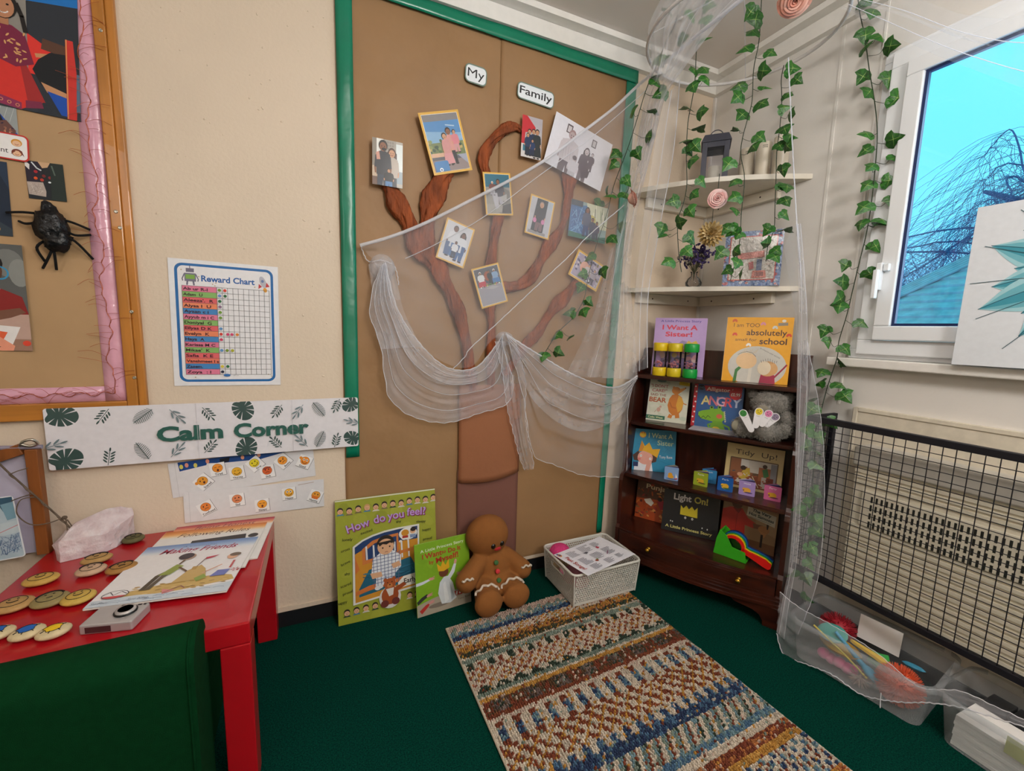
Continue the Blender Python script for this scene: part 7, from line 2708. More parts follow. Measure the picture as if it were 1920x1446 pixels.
def spiky(name, label, c, r, col, n, l, seed, sq=1.0, rad=0.0016):
    m = M()
    root = thing(name, label, 'toy', mw=B1 @ Matrix.Translation(c))
    r6 = random.Random(seed)
    mt = mat('rubber_' + name + str(seed), col, 0.5, vary=0.15)
    m.ball((0, 0, 0), (r, r, r * sq), 18, 12)
    m.build('core', mt, root)
    m = M()
    for i in range(n):
        d = V((r6.gauss(0, 1), r6.gauss(0, 1), r6.gauss(0, 1) * sq)).normalized()
        p = V((d.x * r, d.y * r, d.z * r * sq))
        q = p + d * l
        q.z = max(q.z, 0.0035 - c[2])
        m.tube([p, (p + q) / 2 + V((0, 0, -0.002)), q], [rad, rad, rad * 0.5], 4, caps=False)
    m.build('bristles', mt, root)['kind'] = 'stuff'
    return root


spiky('spiky_ball', 'dark red spiky rubber ball at the bookcase end of the toy box', (-0.105, 0.045, 0.095), 0.042, '#9c1f2c', 420, 0.016, 1, 0.8)
spiky('stringy_ball', 'orange stringy rubber ball at the front end of the toy box', (0.105, -0.055, 0.067), 0.048, '#e0603a', 900, 0.016, 2, 0.95, 0.0013)
spiky('tassel_ball', 'small ball of cream and purple strings in the middle of the toy box', (0.015, -0.085, 0.04), 0.012, '#b89a8a', 160, 0.022, 3, 1.0, 0.0011)


def toy(name, label, build, col, mw):
    m = M()
    build(m)
    return tag(m.build(name, mat(name + '_plastic', col, 0.45, vary=0.06), mw=mw, subsurf=1), label, 'toy')


toy('toy_boat', 'yellow boat shaped toy in the toy box, above the pink one', lambda m: m.grid(14, 8, lambda u, v: ((u - 0.5) * 0.13, (0.034 * math.sin(PI * u) ** 0.6) * math.cos(PI * v), -0.028 * math.sin(PI * v) * math.sin(PI * u) ** 0.5)), '#d9ac22',
    B1 @ Matrix.Translation((-0.055, -0.068, 0.098)) @ Matrix.Rotation(0.25, 4, 'X'))
toy('squishy_toy', 'lumpy bright pink soft toy low down in the toy box', lambda m: [m.ball((i * 0.024 - 0.045, 0.004 * math.sin(i * 2), 0.003 * math.cos(i * 3)), (0.02, 0.022, 0.018), 14, 10) for i in range(5)], '#e0528f',
    B1 @ Matrix.Translation((-0.05, -0.078, 0.043)))
toy('toy_spoon', 'long sky blue spoon shaped toy lying across the toy box', lambda m: (m.tube([(-0.085, 0, 0.012), (-0.03, 0, 0.004), (0.03, 0, 0)], [0.006, 0.007, 0.01], 8), m.ball((0.05, 0, 0), (0.032, 0.02, 0.012), 16, 10)), '#3f9cc4',
    B1 @ Matrix.Translation((-0.005, -0.072, 0.088)) @ Matrix.Rotation(0.55, 4, 'Y'))
toy('toy_stick', 'thin yellow stick beside the sky blue spoon in the toy box', lambda m: m.tube([(-0.11, 0, 0.05), (0, 0, 0.0), (0.055, 0, -0.035)], 0.0035, 7), '#e0c83a',
    B1 @ Matrix.Translation((-0.02, -0.094, 0.088)))
toy('toy_star', 'green and flat star shaped toy at the back of the toy box', lambda m: m.prism([((0.045 if k % 2 == 0 else 0.02) * math.cos(PI * k / 5), (0.045 if k % 2 == 0 else 0.02) * math.sin(PI * k / 5)) for k in range(10)], -0.006, 0.006), '#3aa04c',
    B1 @ Matrix.Translation((0.04, -0.012, 0.085)) @ Matrix.Rotation(0.3, 4, 'X'))
toy('toy_arrow', 'yellow arrow shaped toy resting on the green star in the toy box', lambda m: m.prism([(-0.07, -0.006), (0.02, -0.008), (0.02, -0.018), (0.05, 0), (0.02, 0.018), (0.02, 0.008), (-0.07, 0.006)], -0.005, 0.005), '#e0b822',
    B1 @ Matrix.Translation((0.025, -0.03, 0.105)) @ Matrix.Rotation(0.15, 4, 'Y'))
toy('toy_block', 'teal blue oblong block at the back of the toy box beside the green star', lambda m: m.box(-0.036, 0.036, -0.012, 0.012, -0.009, 0.009), '#3f8fae',
    B1 @ Matrix.Translation((0.112, 0.035, 0.098)) @ Matrix.Rotation(0.1, 4, 'Z'))
toy('toy_disc', 'teal flat disc half hidden near the bookcase end of the toy box', lambda m: m.lathe([(0, -0.006), (0.042, -0.006), (0.045, 0), (0.042, 0.006), (0, 0.006)], 24), '#4a9c94',
    B1 @ Matrix.Translation((-0.085, -0.055, 0.122)) @ Matrix.Rotation(0.25, 4, 'X'))
m = M(); m.box(-0.06, 0.06, -0.0006, 0.0006, 0, 0.085)
tag(m.build('label_card', wht_card, mw=B1 @ Matrix.Translation((0.005, 0.070, 0.082)) @ Matrix.Rotation(-0.15, 4, 'X')), 'blank white card standing up in the toy box', 'card')
B2 = Matrix.Translation((-0.150, -1.44, 0.001)) @ Matrix.Rotation(math.radians(-92), 4, 'Z')
m = M()
for i in range(9):
    m.box(-0.17 + 0.001 * (i % 3), 0.17, -0.096 + 0.0007 * (i % 2), 0.01, 0.004 + 0.0105 * i, 0.0137 + 0.0105 * i)
tag(m.build('paper_stack', wht_card, mw=B2), 'thick block of white paper in the right hand clear box', 'paper')
dk = mat('dark_grey_tray', '#3a3c40', 0.5)
m = M()
for k in range(4):
    m.box(-0.16 + 0.056 * k, -0.108 + 0.056 * k, 0.02, 0.09, 0.05, 0.112)
m.box(-0.17, 0.07, 0.012, 0.095, 0.004, 0.05)
tag(m.build('divided_tray', dk, mw=B2, bevel=0.003), 'dark divided tray standing in the right hand clear box behind the white paper', 'tray')
m = M(); m.box(-0.09, 0.09, -0.0006, 0.0006, 0, 0.09)
tag(m.build('label_card', wht_card, mw=B2 @ Matrix.Translation((0.10, 0.055, 0.07)) @ Matrix.Rotation(-0.2, 4, 'X')), 'white card standing at the back of the right hand clear box', 'card')
m = M(); m.box(-0.12, 0.14, -0.0006, 0.0006, 0, 0.05)
tag(m.build('folder', mat('pale_lime_card', '#c9cc8a', 0.6), mw=B2 @ Matrix.Translation((0.05, -0.0985, 0.075)) @ Matrix.Rotation(0.04, 4, 'Y')), 'pale lime folder edge inside the front of the right hand clear box', 'folder')
# ================================================================== ivy garlands, netting and flowers
IVY = {
    'S1': ([(-0.569,-0.322,2.428), (-0.579,-0.313,2.347), (-0.601,-0.293,2.286), (-0.621,-0.276,2.213), (-0.647,-0.254,2.129), (-0.650,-0.216,2.045), (-0.656,-0.175,1.945), (-0.661,-0.136,1.872), (-0.667,-0.096,1.794), (-0.668,-0.060,1.689), (-0.717,-0.060,1.545), (-0.752,-0.060,1.401), (-0.770,-0.060,1.305), (-0.822,-0.060,1.220), (-0.901,-0.060,1.147), (-0.970,-0.060,1.045)],
           [(-0.625,-0.310,2.386), (-0.554,-0.376,2.344), (-0.554,-0.338,2.291), (-0.614,-0.286,2.219), (-0.613,-0.316,2.216), (-0.634,-0.294,2.159), (-0.633,-0.292,2.134), (-0.614,-0.294,2.099), (-0.615,-0.268,2.045), (-0.681,-0.214,2.044), (-0.604,-0.240,1.959), (-0.629,-0.202,1.899), (-0.692,-0.129,1.912), (-0.695,-0.125,1.870), (-0.633,-0.148,1.807), (-0.698,-0.110,1.749), (-0.641,-0.151,1.747), (-0.630,-0.109,1.621), (-0.665,-0.113,1.568), (-0.696,-0.085,1.766), (-0.704,-0.037,1.724), (-0.747,-0.041,1.570), (-0.748,-0.056,1.491), (-0.779,-0.054,1.414), (-0.791,-0.059,1.350), (-0.714,-0.119,1.416), (-0.758,-0.086,1.286), (-0.792,-0.099,1.241), (-0.843,-0.055,1.241), (-0.908,-0.057,1.137), (-0.853,-0.101,1.135), (-0.911,-0.098,1.060), (-0.976,-0.074,1.043)]),
    'S2': ([(-0.529,-0.402,2.391), (-0.532,-0.399,2.284), (-0.538,-0.393,2.230), (-0.536,-0.395,2.118), (-0.540,-0.391,2.044), (-0.546,-0.385,1.968), (-0.544,-0.387,1.852), (-0.537,-0.394,1.742), (-0.542,-0.389,1.672), (-0.554,-0.378,1.603), (-0.546,-0.385,1.489), (-0.534,-0.397,1.405)],
           [(-0.535,-0.439,2.351), (-0.532,-0.428,2.304), (-0.524,-0.415,2.253), (-0.562,-0.407,2.142), (-0.531,-0.434,2.137), (-0.523,-0.439,2.100), (-0.558,-0.412,2.080), (-0.569,-0.395,2.014), (-0.529,-0.436,1.993), (-0.521,-0.426,1.941), (-0.564,-0.409,1.892), (-0.542,-0.430,1.867), (-0.540,-0.398,1.862), (-0.541,-0.422,1.824), (-0.515,-0.447,1.736), (-0.525,-0.426,1.697), (-0.582,-0.373,1.674), (-0.532,-0.419,1.632), (-0.564,-0.406,1.593), (-0.607,-0.348,1.570), (-0.609,-0.360,1.541), (-0.524,-0.422,1.530), (-0.539,-0.429,1.478), (-0.592,-0.378,1.442)]),
    'S3': ([(-0.343,-0.497,2.389), (-0.340,-0.500,2.253), (-0.346,-0.493,2.155), (-0.343,-0.496,2.042), (-0.351,-0.487,1.968), (-0.357,-0.480,1.912), (-0.357,-0.479,1.854), (-0.344,-0.495,1.763), (-0.344,-0.495,1.634), (-0.343,-0.497,1.512), (-0.355,-0.482,1.378)],
           [(-0.375,-0.480,2.347), (-0.367,-0.494,2.317), (-0.379,-0.496,2.272), (-0.387,-0.478,2.224), (-0.324,-0.544,2.190), (-0.329,-0.525,2.138), (-0.384,-0.463,2.101), (-0.393,-0.470,2.054), (-0.322,-0.531,2.080), (-0.342,-0.541,2.014), (-0.370,-0.477,1.993), (-0.393,-0.480,1.941), (-0.326,-0.533,1.901), (-0.352,-0.531,1.863), (-0.401,-0.461,1.814), (-0.379,-0.476,1.749), (-0.375,-0.482,1.691), (-0.372,-0.493,1.636), (-0.389,-0.468,1.572), (-0.368,-0.481,1.565), (-0.351,-0.496,1.549), (-0.397,-0.457,1.480), (-0.369,-0.509,1.482), (-0.358,-0.508,1.438), (-0.368,-0.470,1.414), (-0.354,-0.522,1.396)]),
    'S4': ([(-0.185,-0.496,2.208), (-0.188,-0.493,2.155), (-0.182,-0.500,2.076), (-0.181,-0.502,1.977), (-0.182,-0.500,1.898), (-0.179,-0.505,1.796), (-0.175,-0.511,1.673), (-0.172,-0.514,1.589), (-0.181,-0.502,1.527), (-0.182,-0.500,1.464)],
           [(-0.184,-0.535,2.177), (-0.177,-0.554,2.128), (-0.175,-0.520,2.094), (-0.193,-0.524,2.041), (-0.162,-0.531,2.019), (-0.186,-0.528,1.959), (-0.164,-0.539,1.938), (-0.182,-0.512,1.905), (-0.181,-0.546,1.893), (-0.168,-0.525,1.812), (-0.177,-0.534,1.746), (-0.176,-0.553,1.737), (-0.159,-0.545,1.692), (-0.158,-0.545,1.638), (-0.207,-0.511,1.580), (-0.156,-0.559,1.586), (-0.203,-0.508,1.533), (-0.163,-0.529,1.503), (-0.172,-0.533,1.474)]),
    'S5': ([(-0.055,-0.665,2.373), (-0.055,-0.678,2.316), (-0.055,-0.703,2.229), (-0.055,-0.730,2.110), (-0.055,-0.760,1.991), (-0.055,-0.779,1.895), (-0.055,-0.787,1.804), (-0.055,-0.791,1.660), (-0.055,-0.788,1.541), (-0.055,-0.777,1.439), (-0.055,-0.767,1.344), (-0.055,-0.757,1.246), (-0.055,-0.741,1.146), (-0.055,-0.742,1.085), (-0.055,-0.724,0.989), (-0.064,-0.718,0.915), (-0.135,-0.749,0.840), (-0.171,-0.765,0.805), (-0.180,-0.775,0.705), (-0.180,-0.782,0.560), (-0.180,-0.790,0.414), (-0.180,-0.789,0.283), (-0.180,-0.794,0.152), (-0.180,-0.819,0.101)],
           [(-0.046,-0.690,2.355), (-0.056,-0.718,2.296), (-0.057,-0.705,2.230), (-0.076,-0.724,2.184), (-0.034,-0.743,2.213), (-0.037,-0.782,2.164), (-0.064,-0.715,2.088), (-0.035,-0.784,2.055), (-0.086,-0.754,2.014), (-0.031,-0.818,1.981), (-0.075,-0.754,1.881), (-0.050,-0.834,1.841), (-0.081,-0.762,1.820), (-0.030,-0.839,1.778), (-0.086,-0.791,1.756), (-0.068,-0.776,1.700), (-0.036,-0.830,1.708), (-0.038,-0.846,1.632), (-0.081,-0.780,1.621), (-0.057,-0.833,1.570), (-0.041,-0.821,1.565), (-0.073,-0.775,1.565), (-0.041,-0.816,1.486), (-0.086,-0.748,1.423), (-0.059,-0.820,1.387), (-0.093,-0.745,1.367), (-0.097,-0.747,1.301), (-0.087,-0.747,1.273), (-0.056,-0.811,1.213), (-0.098,-0.709,1.180), (-0.082,-0.721,1.139), (-0.050,-0.766,1.115), (-0.064,-0.766,1.062), (-0.078,-0.704,1.020), (-0.073,-0.700,0.980), (-0.051,-0.760,0.978), (-0.055,-0.789,0.937), (-0.085,-0.689,0.907), (-0.165,-0.734,0.882), (-0.126,-0.790,0.840), (-0.177,-0.786,0.787), (-0.191,-0.740,0.810), (-0.199,-0.800,0.735), (-0.181,-0.789,0.684), (-0.210,-0.759,0.748), (-0.186,-0.797,0.578), (-0.181,-0.781,0.531), (-0.185,-0.815,0.472), (-0.171,-0.815,0.429), (-0.199,-0.752,0.495), (-0.173,-0.805,0.356), (-0.177,-0.805,0.294), (-0.199,-0.762,0.226), (-0.191,-0.808,0.237), (-0.186,-0.814,0.155)]),
}
NET = {
    'band': [(-1.727,-0.046,1.446), (-1.625,-0.053,1.484), (-1.514,-0.061,1.537), (-1.401,-0.068,1.602), (-1.282,-0.076,1.674), (-1.162,-0.083,1.746), (-1.037,-0.090,1.827), (-0.940,-0.098,1.901), (-0.843,-0.105,1.983), (-0.701,-0.113,2.101), (-0.593,-0.120,2.207), (-0.628,-0.336,2.190), (-0.651,-0.534,2.183), (-0.665,-0.697,2.176)],
    'cord2': [(-1.566,-0.046,1.414), (-1.453,-0.063,1.475), (-1.266,-0.080,1.595), (-1.031,-0.096,1.785), (-0.802,-0.113,1.967), (-0.543,-0.130,2.204), (-0.628,-0.445,2.161)],
    'hem': [(-1.381,-0.058,0.993), (-1.333,-0.070,1.044), (-1.319,-0.081,1.075), (-1.212,-0.093,1.176), (-1.034,-0.105,1.342), (-0.892,-0.117,1.474), (-0.802,-0.128,1.569), (-0.638,-0.140,1.709)],
    'sheetA': [(-1.727,-0.044,1.447), (-1.513,-0.057,1.538), (-1.279,-0.069,1.676), (-1.033,-0.082,1.830), (-0.836,-0.095,1.988), (-0.698,-0.107,2.105), (-0.574,-0.120,2.218)],
    'sheetB': [(-1.673,-0.046,1.385), (-1.598,-0.048,1.203), (-1.486,-0.051,1.062), (-1.309,-0.053,0.996), (-1.165,-0.055,1.130), (-0.850,-0.058,0.966), (-0.579,-0.060,0.904)],
    'swLA': [(-1.640,-0.048,1.393), (-1.597,-0.048,1.224), (-1.506,-0.048,1.087), (-1.398,-0.048,0.997), (-1.284,-0.048,0.995), (-1.202,-0.048,1.074), (-1.157,-0.048,1.139)],
    'swLB': [(-1.661,-0.055,1.376), (-1.699,-0.055,1.219), (-1.661,-0.054,1.082), (-1.647,-0.054,0.960), (-1.626,-0.054,0.876), (-1.540,-0.054,0.804), (-1.402,-0.053,0.771), (-1.259,-0.053,0.803), (-1.136,-0.053,0.838), (-1.108,-0.052,0.935), (-1.173,-0.052,1.108)],
    'pin1': [(-1.723,-0.020,1.451), (-1.698,-0.022,1.396), (-1.651,-0.025,1.403), (-1.603,-0.028,1.384), (-1.588,-0.030,1.315)],
    'pinsA': [(-1.699,-0.030,1.385), (-1.683,-0.037,1.260), (-1.676,-0.045,1.141), (-1.657,-0.052,1.072)],
    'pinsB': [(-1.608,-0.035,1.392), (-1.590,-0.042,1.294), (-1.568,-0.048,1.205), (-1.508,-0.055,1.083)],
    'tailA': [(-1.197,-0.052,1.107), (-1.160,-0.054,0.971), (-1.137,-0.055,0.832), (-1.104,-0.057,0.711), (-1.067,-0.058,0.586), (-1.042,-0.060,0.530)],
    'tailB': [(-1.105,-0.055,1.109), (-1.052,-0.057,0.946), (-1.048,-0.059,0.804), (-1.032,-0.061,0.682), (-1.002,-0.063,0.569), (-1.002,-0.065,0.532)],
    'swRA': [(-1.147,-0.048,1.139), (-0.995,-0.066,1.052), (-0.809,-0.084,0.956), (-0.611,-0.102,0.898), (-0.487,-0.120,0.953)],
    'swRB': [(-1.138,-0.052,1.108), (-1.063,-0.059,0.876), (-1.029,-0.066,0.683), (-0.994,-0.072,0.588), (-0.899,-0.079,0.545), (-0.756,-0.086,0.484), (-0.621,-0.093,0.460), (-0.508,-0.100,0.465), (-0.514,-0.106,0.651), (-0.525,-0.113,0.812), (-0.512,-0.120,0.903)],
    'lcA': [(-0.663,-0.332,2.408), (-0.685,-0.288,2.322), (-0.660,-0.283,2.238), (-0.650,-0.265,2.153), (-0.550,-0.120,2.138), (-0.573,-0.110,1.939)],
    'ldA': [(-0.550,-0.120,2.138), (-0.567,-0.103,1.943), (-0.640,-0.085,1.595), (-0.721,-0.068,1.235), (-0.845,-0.050,0.953)],
    'lcB': [(-0.660,-0.702,2.179), (-0.647,-0.596,2.173), (-0.638,-0.463,2.123), (-0.614,-0.322,2.067), (-0.616,-0.280,1.915), (-0.628,-0.244,1.760)],
    'ldB': [(-0.614,-0.322,2.067), (-0.616,-0.280,1.915), (-0.637,-0.237,1.697), (-0.652,-0.225,1.437), (-0.644,-0.257,1.212), (-0.625,-0.286,0.958)],
    'vcA': [(-0.614,-0.322,2.067), (-0.613,-0.283,1.915), (-0.634,-0.265,1.606), (-0.651,-0.264,1.301), (-0.656,-0.286,0.986)],
    'vcB': [(-0.507,-0.284,2.178), (-0.498,-0.265,1.901), (-0.541,-0.253,1.553), (-0.584,-0.269,1.304), (-0.598,-0.310,1.011)],
    'rcS': [(-0.299,-0.594,2.155), (-0.274,-0.635,1.798), (-0.254,-0.671,1.512), (-0.244,-0.692,1.377)],
    'rcA': [(-0.255,-0.657,1.571), (-0.254,-0.682,1.415), (-0.254,-0.706,1.221), (-0.252,-0.733,0.905), (-0.253,-0.757,0.624), (-0.257,-0.775,0.335), (-0.272,-0.775,0.163), (-0.287,-0.775,0.022)],
    'rcB': [(-0.240,-0.662,1.572), (-0.238,-0.691,1.415), (-0.234,-0.724,1.221), (-0.231,-0.757,0.908), (-0.239,-0.772,0.627), (-0.244,-0.791,0.340), (-0.260,-0.792,0.171), (-0.273,-0.798,0.001)],
    'rcC': [(-0.231,-0.604,1.506), (-0.233,-0.642,1.362), (-0.234,-0.683,1.221), (-0.239,-0.719,1.064)],
    'rcD': [(-0.255,-0.713,1.142), (-0.255,-0.740,0.826), (-0.256,-0.768,0.503), (-0.267,-0.779,0.209), (-0.284,-0.779,0.017)],
    'rcE': [(-0.231,-0.732,1.143), (-0.203,-0.805,0.816), (-0.197,-0.840,0.523), (-0.206,-0.851,0.258), (-0.235,-0.824,0.030)],
    'trA': [(-0.366,-0.799,2.174), (-0.368,-0.935,2.030), (-0.378,-1.072,1.893), (-0.408,-1.183,1.788), (-0.450,-1.274,1.702)],
    'trB': [(-0.393,-0.909,2.132), (-0.405,-1.020,2.051), (-0.427,-1.124,1.949), (-0.461,-1.207,1.880), (-0.503,-1.272,1.839)],
    'bdA': [(-0.331,-0.798,0.213), (-0.303,-0.858,0.180), (-0.290,-0.959,0.178), (-0.273,-1.078,0.163), (-0.262,-1.167,0.129), (-0.266,-1.209,0.138), (-0.257,-1.273,0.183), (-0.249,-1.333,0.190), (-0.241,-1.393,0.195)],
    'bdB': [(-0.354,-0.817,0.064), (-0.345,-0.847,-0.003), (-0.331,-0.913,0.008), (-0.316,-0.991,0.024), (-0.305,-1.066,0.015), (-0.298,-1.119,0.036), (-0.290,-1.179,0.075), (-0.279,-1.221,0.108), (-0.266,-1.281,0.142), (-0.257,-1.349,0.166), (-0.251,-1.397,0.184)],
}
leafm = print_mat('plastic_ivy_leaf', 0.4, 0.1, 0.25, 90)
stemm = mat('dark_green_vine', '#22351f', 0.6)
LOBE = [(0.0, 0.0), (0.2, -0.09), (0.46, 0.02), (0.63, 0.30), (0.38, 0.46), (0.25, 0.72), (0.0, 1.1)]
LEAF = LOBE + [(-x, y) for x, y in LOBE[-2:0:-1]]
rgi = random.Random(77)
for key, label in (('S1', 'ivy garland trailing down the netting on the left in front of the green border'),
                   ('S2', 'ivy garland hanging straight down in front of the purple flowers'),
                   ('S3', 'ivy garland hanging between the lantern and the canisters, over the glittery board'),
                   ('S4', 'short ivy garland hanging in front of the right hand canister'),
                   ('S5', 'long ivy garland beside the window running down to the black guard')):
    st, lv = IVY[key]
    base = V(st[0])
    t = thing('ivy_garland', label, 'garland', loc=base, group='artificial ivy garlands on the hoop')
    P = [p - base for p in smooth_path(st, 5)]
    m = M()
    m.tube(P, 0.0016, 5)
    mf = M()
    for c in lv:
        c = V(c) - base
        a_ = min(P, key=lambda p: (p - c).length + (0.0 if p.z > c.z - 0.01 else 0.04))
        mid = (a_ + c) / 2 + V((0, 0, -0.01))
        size = rgi.uniform(0.042, 0.056)
        out = (c - a_)
        dr = (V((out.x, out.y, 0)).normalized() * 0.8 + V((0, 0, -0.6)) + V((rgi.uniform(-0.7, 0.7), rgi.uniform(-0.7, 0.7), rgi.uniform(-0.7, 0.7)))).normalized() if out.length > 0.004 else V((0.2, 0, -1)).normalized()
        nrm = V((-0.7 + rgi.uniform(-0.75, 0.75), -0.68 + rgi.uniform(-0.75, 0.75), rgi.uniform(-0.4, 0.7)))
        nrm = (nrm - dr * nrm.dot(dr)).normalized()
        sd = dr.cross(nrm)
        b0 = c - dr * size * 0.5
        m.tube(smooth_path([a_, mid, b0], 4), 0.0008, 4)
        pts, cols = [], []
        fold = rgi.uniform(0.15, 0.5)
        for x, y in LEAF:
            pts.append(b0 + sd * x * size + dr * y * size + nrm * (-abs(x) * fold + 0.12 * y * (1 - y)) * size)
        pts.append(b0 + dr * 0.45 * size + nrm * 0.06 * size)
        n = len(LEAF)
        ctr = n
        shade = rgi.uniform(0.75, 1.3)
        for i in range(n):
            cc = lin('#2f6a22' if i % 2 else '#265a20', shade)
            mf.add([pts[i], pts[(i + 1) % n], pts[ctr]], [(0, 1, 2)], False, cc)
        for k in (0, 3, 6, 9):
            d_ = pts[k] - pts[ctr]
            w_ = d_.cross(nrm).normalized() * size * 0.018
            e_ = nrm * 0.0005
            mf.add([pts[ctr] + w_ + e_, pts[ctr] - w_ + e_, pts[ctr] + d_ * 0.8 + e_], [(0, 1, 2)], False, lin('#8fae5a'))
    m.build('vine', stemm, t)
    mf.build('foliage', leafm, t)

# ------------------------------------------------------------------ netting
netm = bpy.data.materials.new('white_netting')
netm.use_nodes = True
nn_, nl = netm.node_tree.nodes, netm.node_tree.links


def net_material(name, lo, hi, col=(0.86, 0.86, 0.9, 1)):
    m_ = bpy.data.materials.new(name)
    m_.use_nodes = True
    n, l = m_.node_tree.nodes, m_.node_tree.links
    n.clear()
    o, mx, tr, df, tl, ad = (n.new('ShaderNodeOutputMaterial'), n.new('ShaderNodeMixShader'), n.new('ShaderNodeBsdfTransparent'), n.new('ShaderNodeBsdfDiffuse'), n.new('ShaderNodeBsdfTranslucent'), n.new('ShaderNodeMixShader'))
    df.inputs[0].default_value = col
    tl.inputs[0].default_value = col
    ad.inputs[0].default_value = 0.35
    nz, mr, tcd = n.new('ShaderNodeTexNoise'), n.new('ShaderNodeMapRange'), n.new('ShaderNodeTexCoord')
    nz.inputs['Scale'].default_value = 9
    nz.inputs['Detail'].default_value = 3
    l.new(tcd.outputs['Object'], nz.inputs[0])
    mr.inputs['From Min'].default_value = 0.3
    mr.inputs['From Max'].default_value = 0.7
    mr.inputs['To Min'].default_value = lo
    mr.inputs['To Max'].default_value = hi
    l.new(nz.outputs[0], mr.inputs[0])
    l.new(df.outputs[0], ad.inputs[1]); l.new(tl.outputs[0], ad.inputs[2])
    l.new(mr.outputs[0], mx.inputs[0]); l.new(tr.outputs[0], mx.inputs[1]); l.new(ad.outputs[0], mx.inputs[2])
    l.new(mx.outputs[0], o.inputs[0])
    return m_


bpy.data.materials.remove(netm)
net_thin = net_material('thin_white_netting', 0.13, 0.23)
net_faint = net_material('faint_white_netting', 0.06, 0.16)
net_mid = net_material('folded_white_netting', 0.2, 0.36)
net_bunch = net_material('bunched_white_netting', 0.3, 0.5)
net_dense = net_material('gathered_white_netting', 0.6, 0.8)
hem_m = net_material('white_net_hem', 0.75, 0.9)
HC0 = V((-0.43, -0.49, 2.25))
t = thing('net_canopy', 'sheer white net canopy on a hoop, swagged over the wall display and clear boxes', 'canopy', loc=HC0)
m = M()
m.tube([(0.325 * math.cos(2 * PI * i / 60), 0.325 * math.sin(2 * PI * i / 60), 0) for i in range(60)], 0.0065, 8, closed=True)
m.build('hoop', mat('white_hoop', '#dcd8d6', 0.4), t)
m = M()
for an in (0.6, 2.7, 4.8):
    m.tube([(0.325 * math.cos(an), 0.325 * math.sin(an), 0), (0.02 * math.cos(an), 0.02 * math.sin(an), 0.16)], 0.0012, 5)
m.build('hanging_cord', hem_m, t)


def resample(pts, n):
    P = smooth_path(pts, 8)
    L = [0.0]
    for i in range(1, len(P)):
        L.append(L[-1] + (P[i] - P[i - 1]).length)
    out, k = [], 0
    for i in range(n + 1):
        s_ = L[-1] * i / n
        while k < len(L) - 2 and L[k + 1] < s_:
            k += 1
        f = (s_ - L[k]) / max(1e-9, L[k + 1] - L[k])
        out.append(P[k] + (P[k + 1] - P[k]) * min(1, max(0, f)))
    return [p - HC0 for p in out]


def drape(name, a, b, material, nu=48, nv=40, amp=0.012, freq=5.0, sag=0.0, seed=0.0, along='v', nrm=(-0.5, -0.85, 0), ends=0.0):
    """sheer sheet between two edge lines; folds run from edge to edge or along the edges"""
    A, Bq = resample(NET[a] if isinstance(a, str) else a, nu), resample(NET[b] if isinstance(b, str) else b, nu)
    nr = V(nrm).normalized()

    def f(u, v):
        i = min(nu, int(round(u * nu)))
        p = A[i] + (Bq[i] - A[i]) * v
        w = u if along == 'u' else v
        o = u if along == 'v' else v
        env = math.sin(PI * v) if along == 'v' else 1.0
        k = amp * env * (math.sin(w * freq * 2 * PI + 2.2 * noise.noise(V((o * 2.2, w * 3, seed)))) + 0.4 * math.sin(w * freq * 4.7 * PI + seed))
        return p + nr * k + V((0, 0, -sag * math.sin(PI * v) * math.sin(PI * u)))
    m = M()
    m.grid(nu, nv, f)
    return m.build(name, material, t)


def hem(pts, r=0.0014, wob=0.0, mat_=None, name='hem', n=90):
    P = resample(NET[pts] if isinstance(pts, str) else pts, n)
    P = [p + V((wob * math.sin(i * 0.9), wob * 0.5 * math.cos(i * 1.3), wob * math.sin(i * 1.7))) for i, p in enumerate(P)]
    m = M()
    m.tube(P, r, 6)
    return m.build(name, mat_ or hem_m, t)


hem('band', 0.0065, 0, net_dense, 'gathered_band')
hem('cord2', 0.0015, 0, net_dense, 'fold')
hem('hem', 0.0020, 0.0006)
drape('panel', 'sheetA', 'sheetB', net_thin, amp=0.006, freq=2.5, seed=1)
drape('swag', 'swLA', 'swLB', net_thin, amp=0.010, freq=4.5, seed=2)
LW = [tuple(V(p) * 0.68 + V(q) * 0.32) for p, q in zip(NET['swLA'], [NET['swLB'][k] for k in (0, 2, 4, 5, 7, 8, 10)])]
drape('swag', 'swLA', LW, net_mid, amp=0.008, freq=2.5, seed=15)
drape('swag', 'swLA', 'swLB', net_thin, amp=0.014, freq=6.0, seed=5, sag=0.03)
drape('gather', 'pinsA', 'pinsB', net_mid, nu=20, nv=30, amp=0.006, freq=4, seed=3)
drape('tail', 'tailA', 'tailB', net_mid, nu=24, nv=30, amp=0.010, freq=3.5, seed=4)
drape('swag', 'swRA', 'swRB', net_thin, amp=0.012, freq=3.5, seed=6)
drape('swag', 'swRA', [tuple(V(p) * 0.45 + V(q) * 0.55) for p, q in zip(NET['swRA'], [NET['swRB'][0], NET['swRB'][2], NET['swRB'][5], NET['swRB'][8], NET['swRB'][10]])], net_mid, amp=0.010, freq=3.0, seed=7)
drape('curtain', 'lcA', 'lcB', net_bunch, nu=60, nv=48, amp=0.012, freq=5, seed=8)
drape('curtain', 'ldA', 'ldB', net_mid, nu=60, nv=40, amp=0.010, freq=4, seed=9)
drape('curtain', 'vcA', 'vcB', net_thin, nu=40, nv=24, amp=0.008, freq=3, seed=10)
drape('curtain', 'rcA', 'rcB', net_mid, nu=60, nv=24, amp=0.006, freq=3, seed=11, nrm=(-0.7, -0.7, 0))
drape('curtain', 'rcC', NET['rcA'][0:4], net_thin, nu=24, nv=12, amp=0.004, freq=2, seed=12, nrm=(-0.7, -0.7, 0))
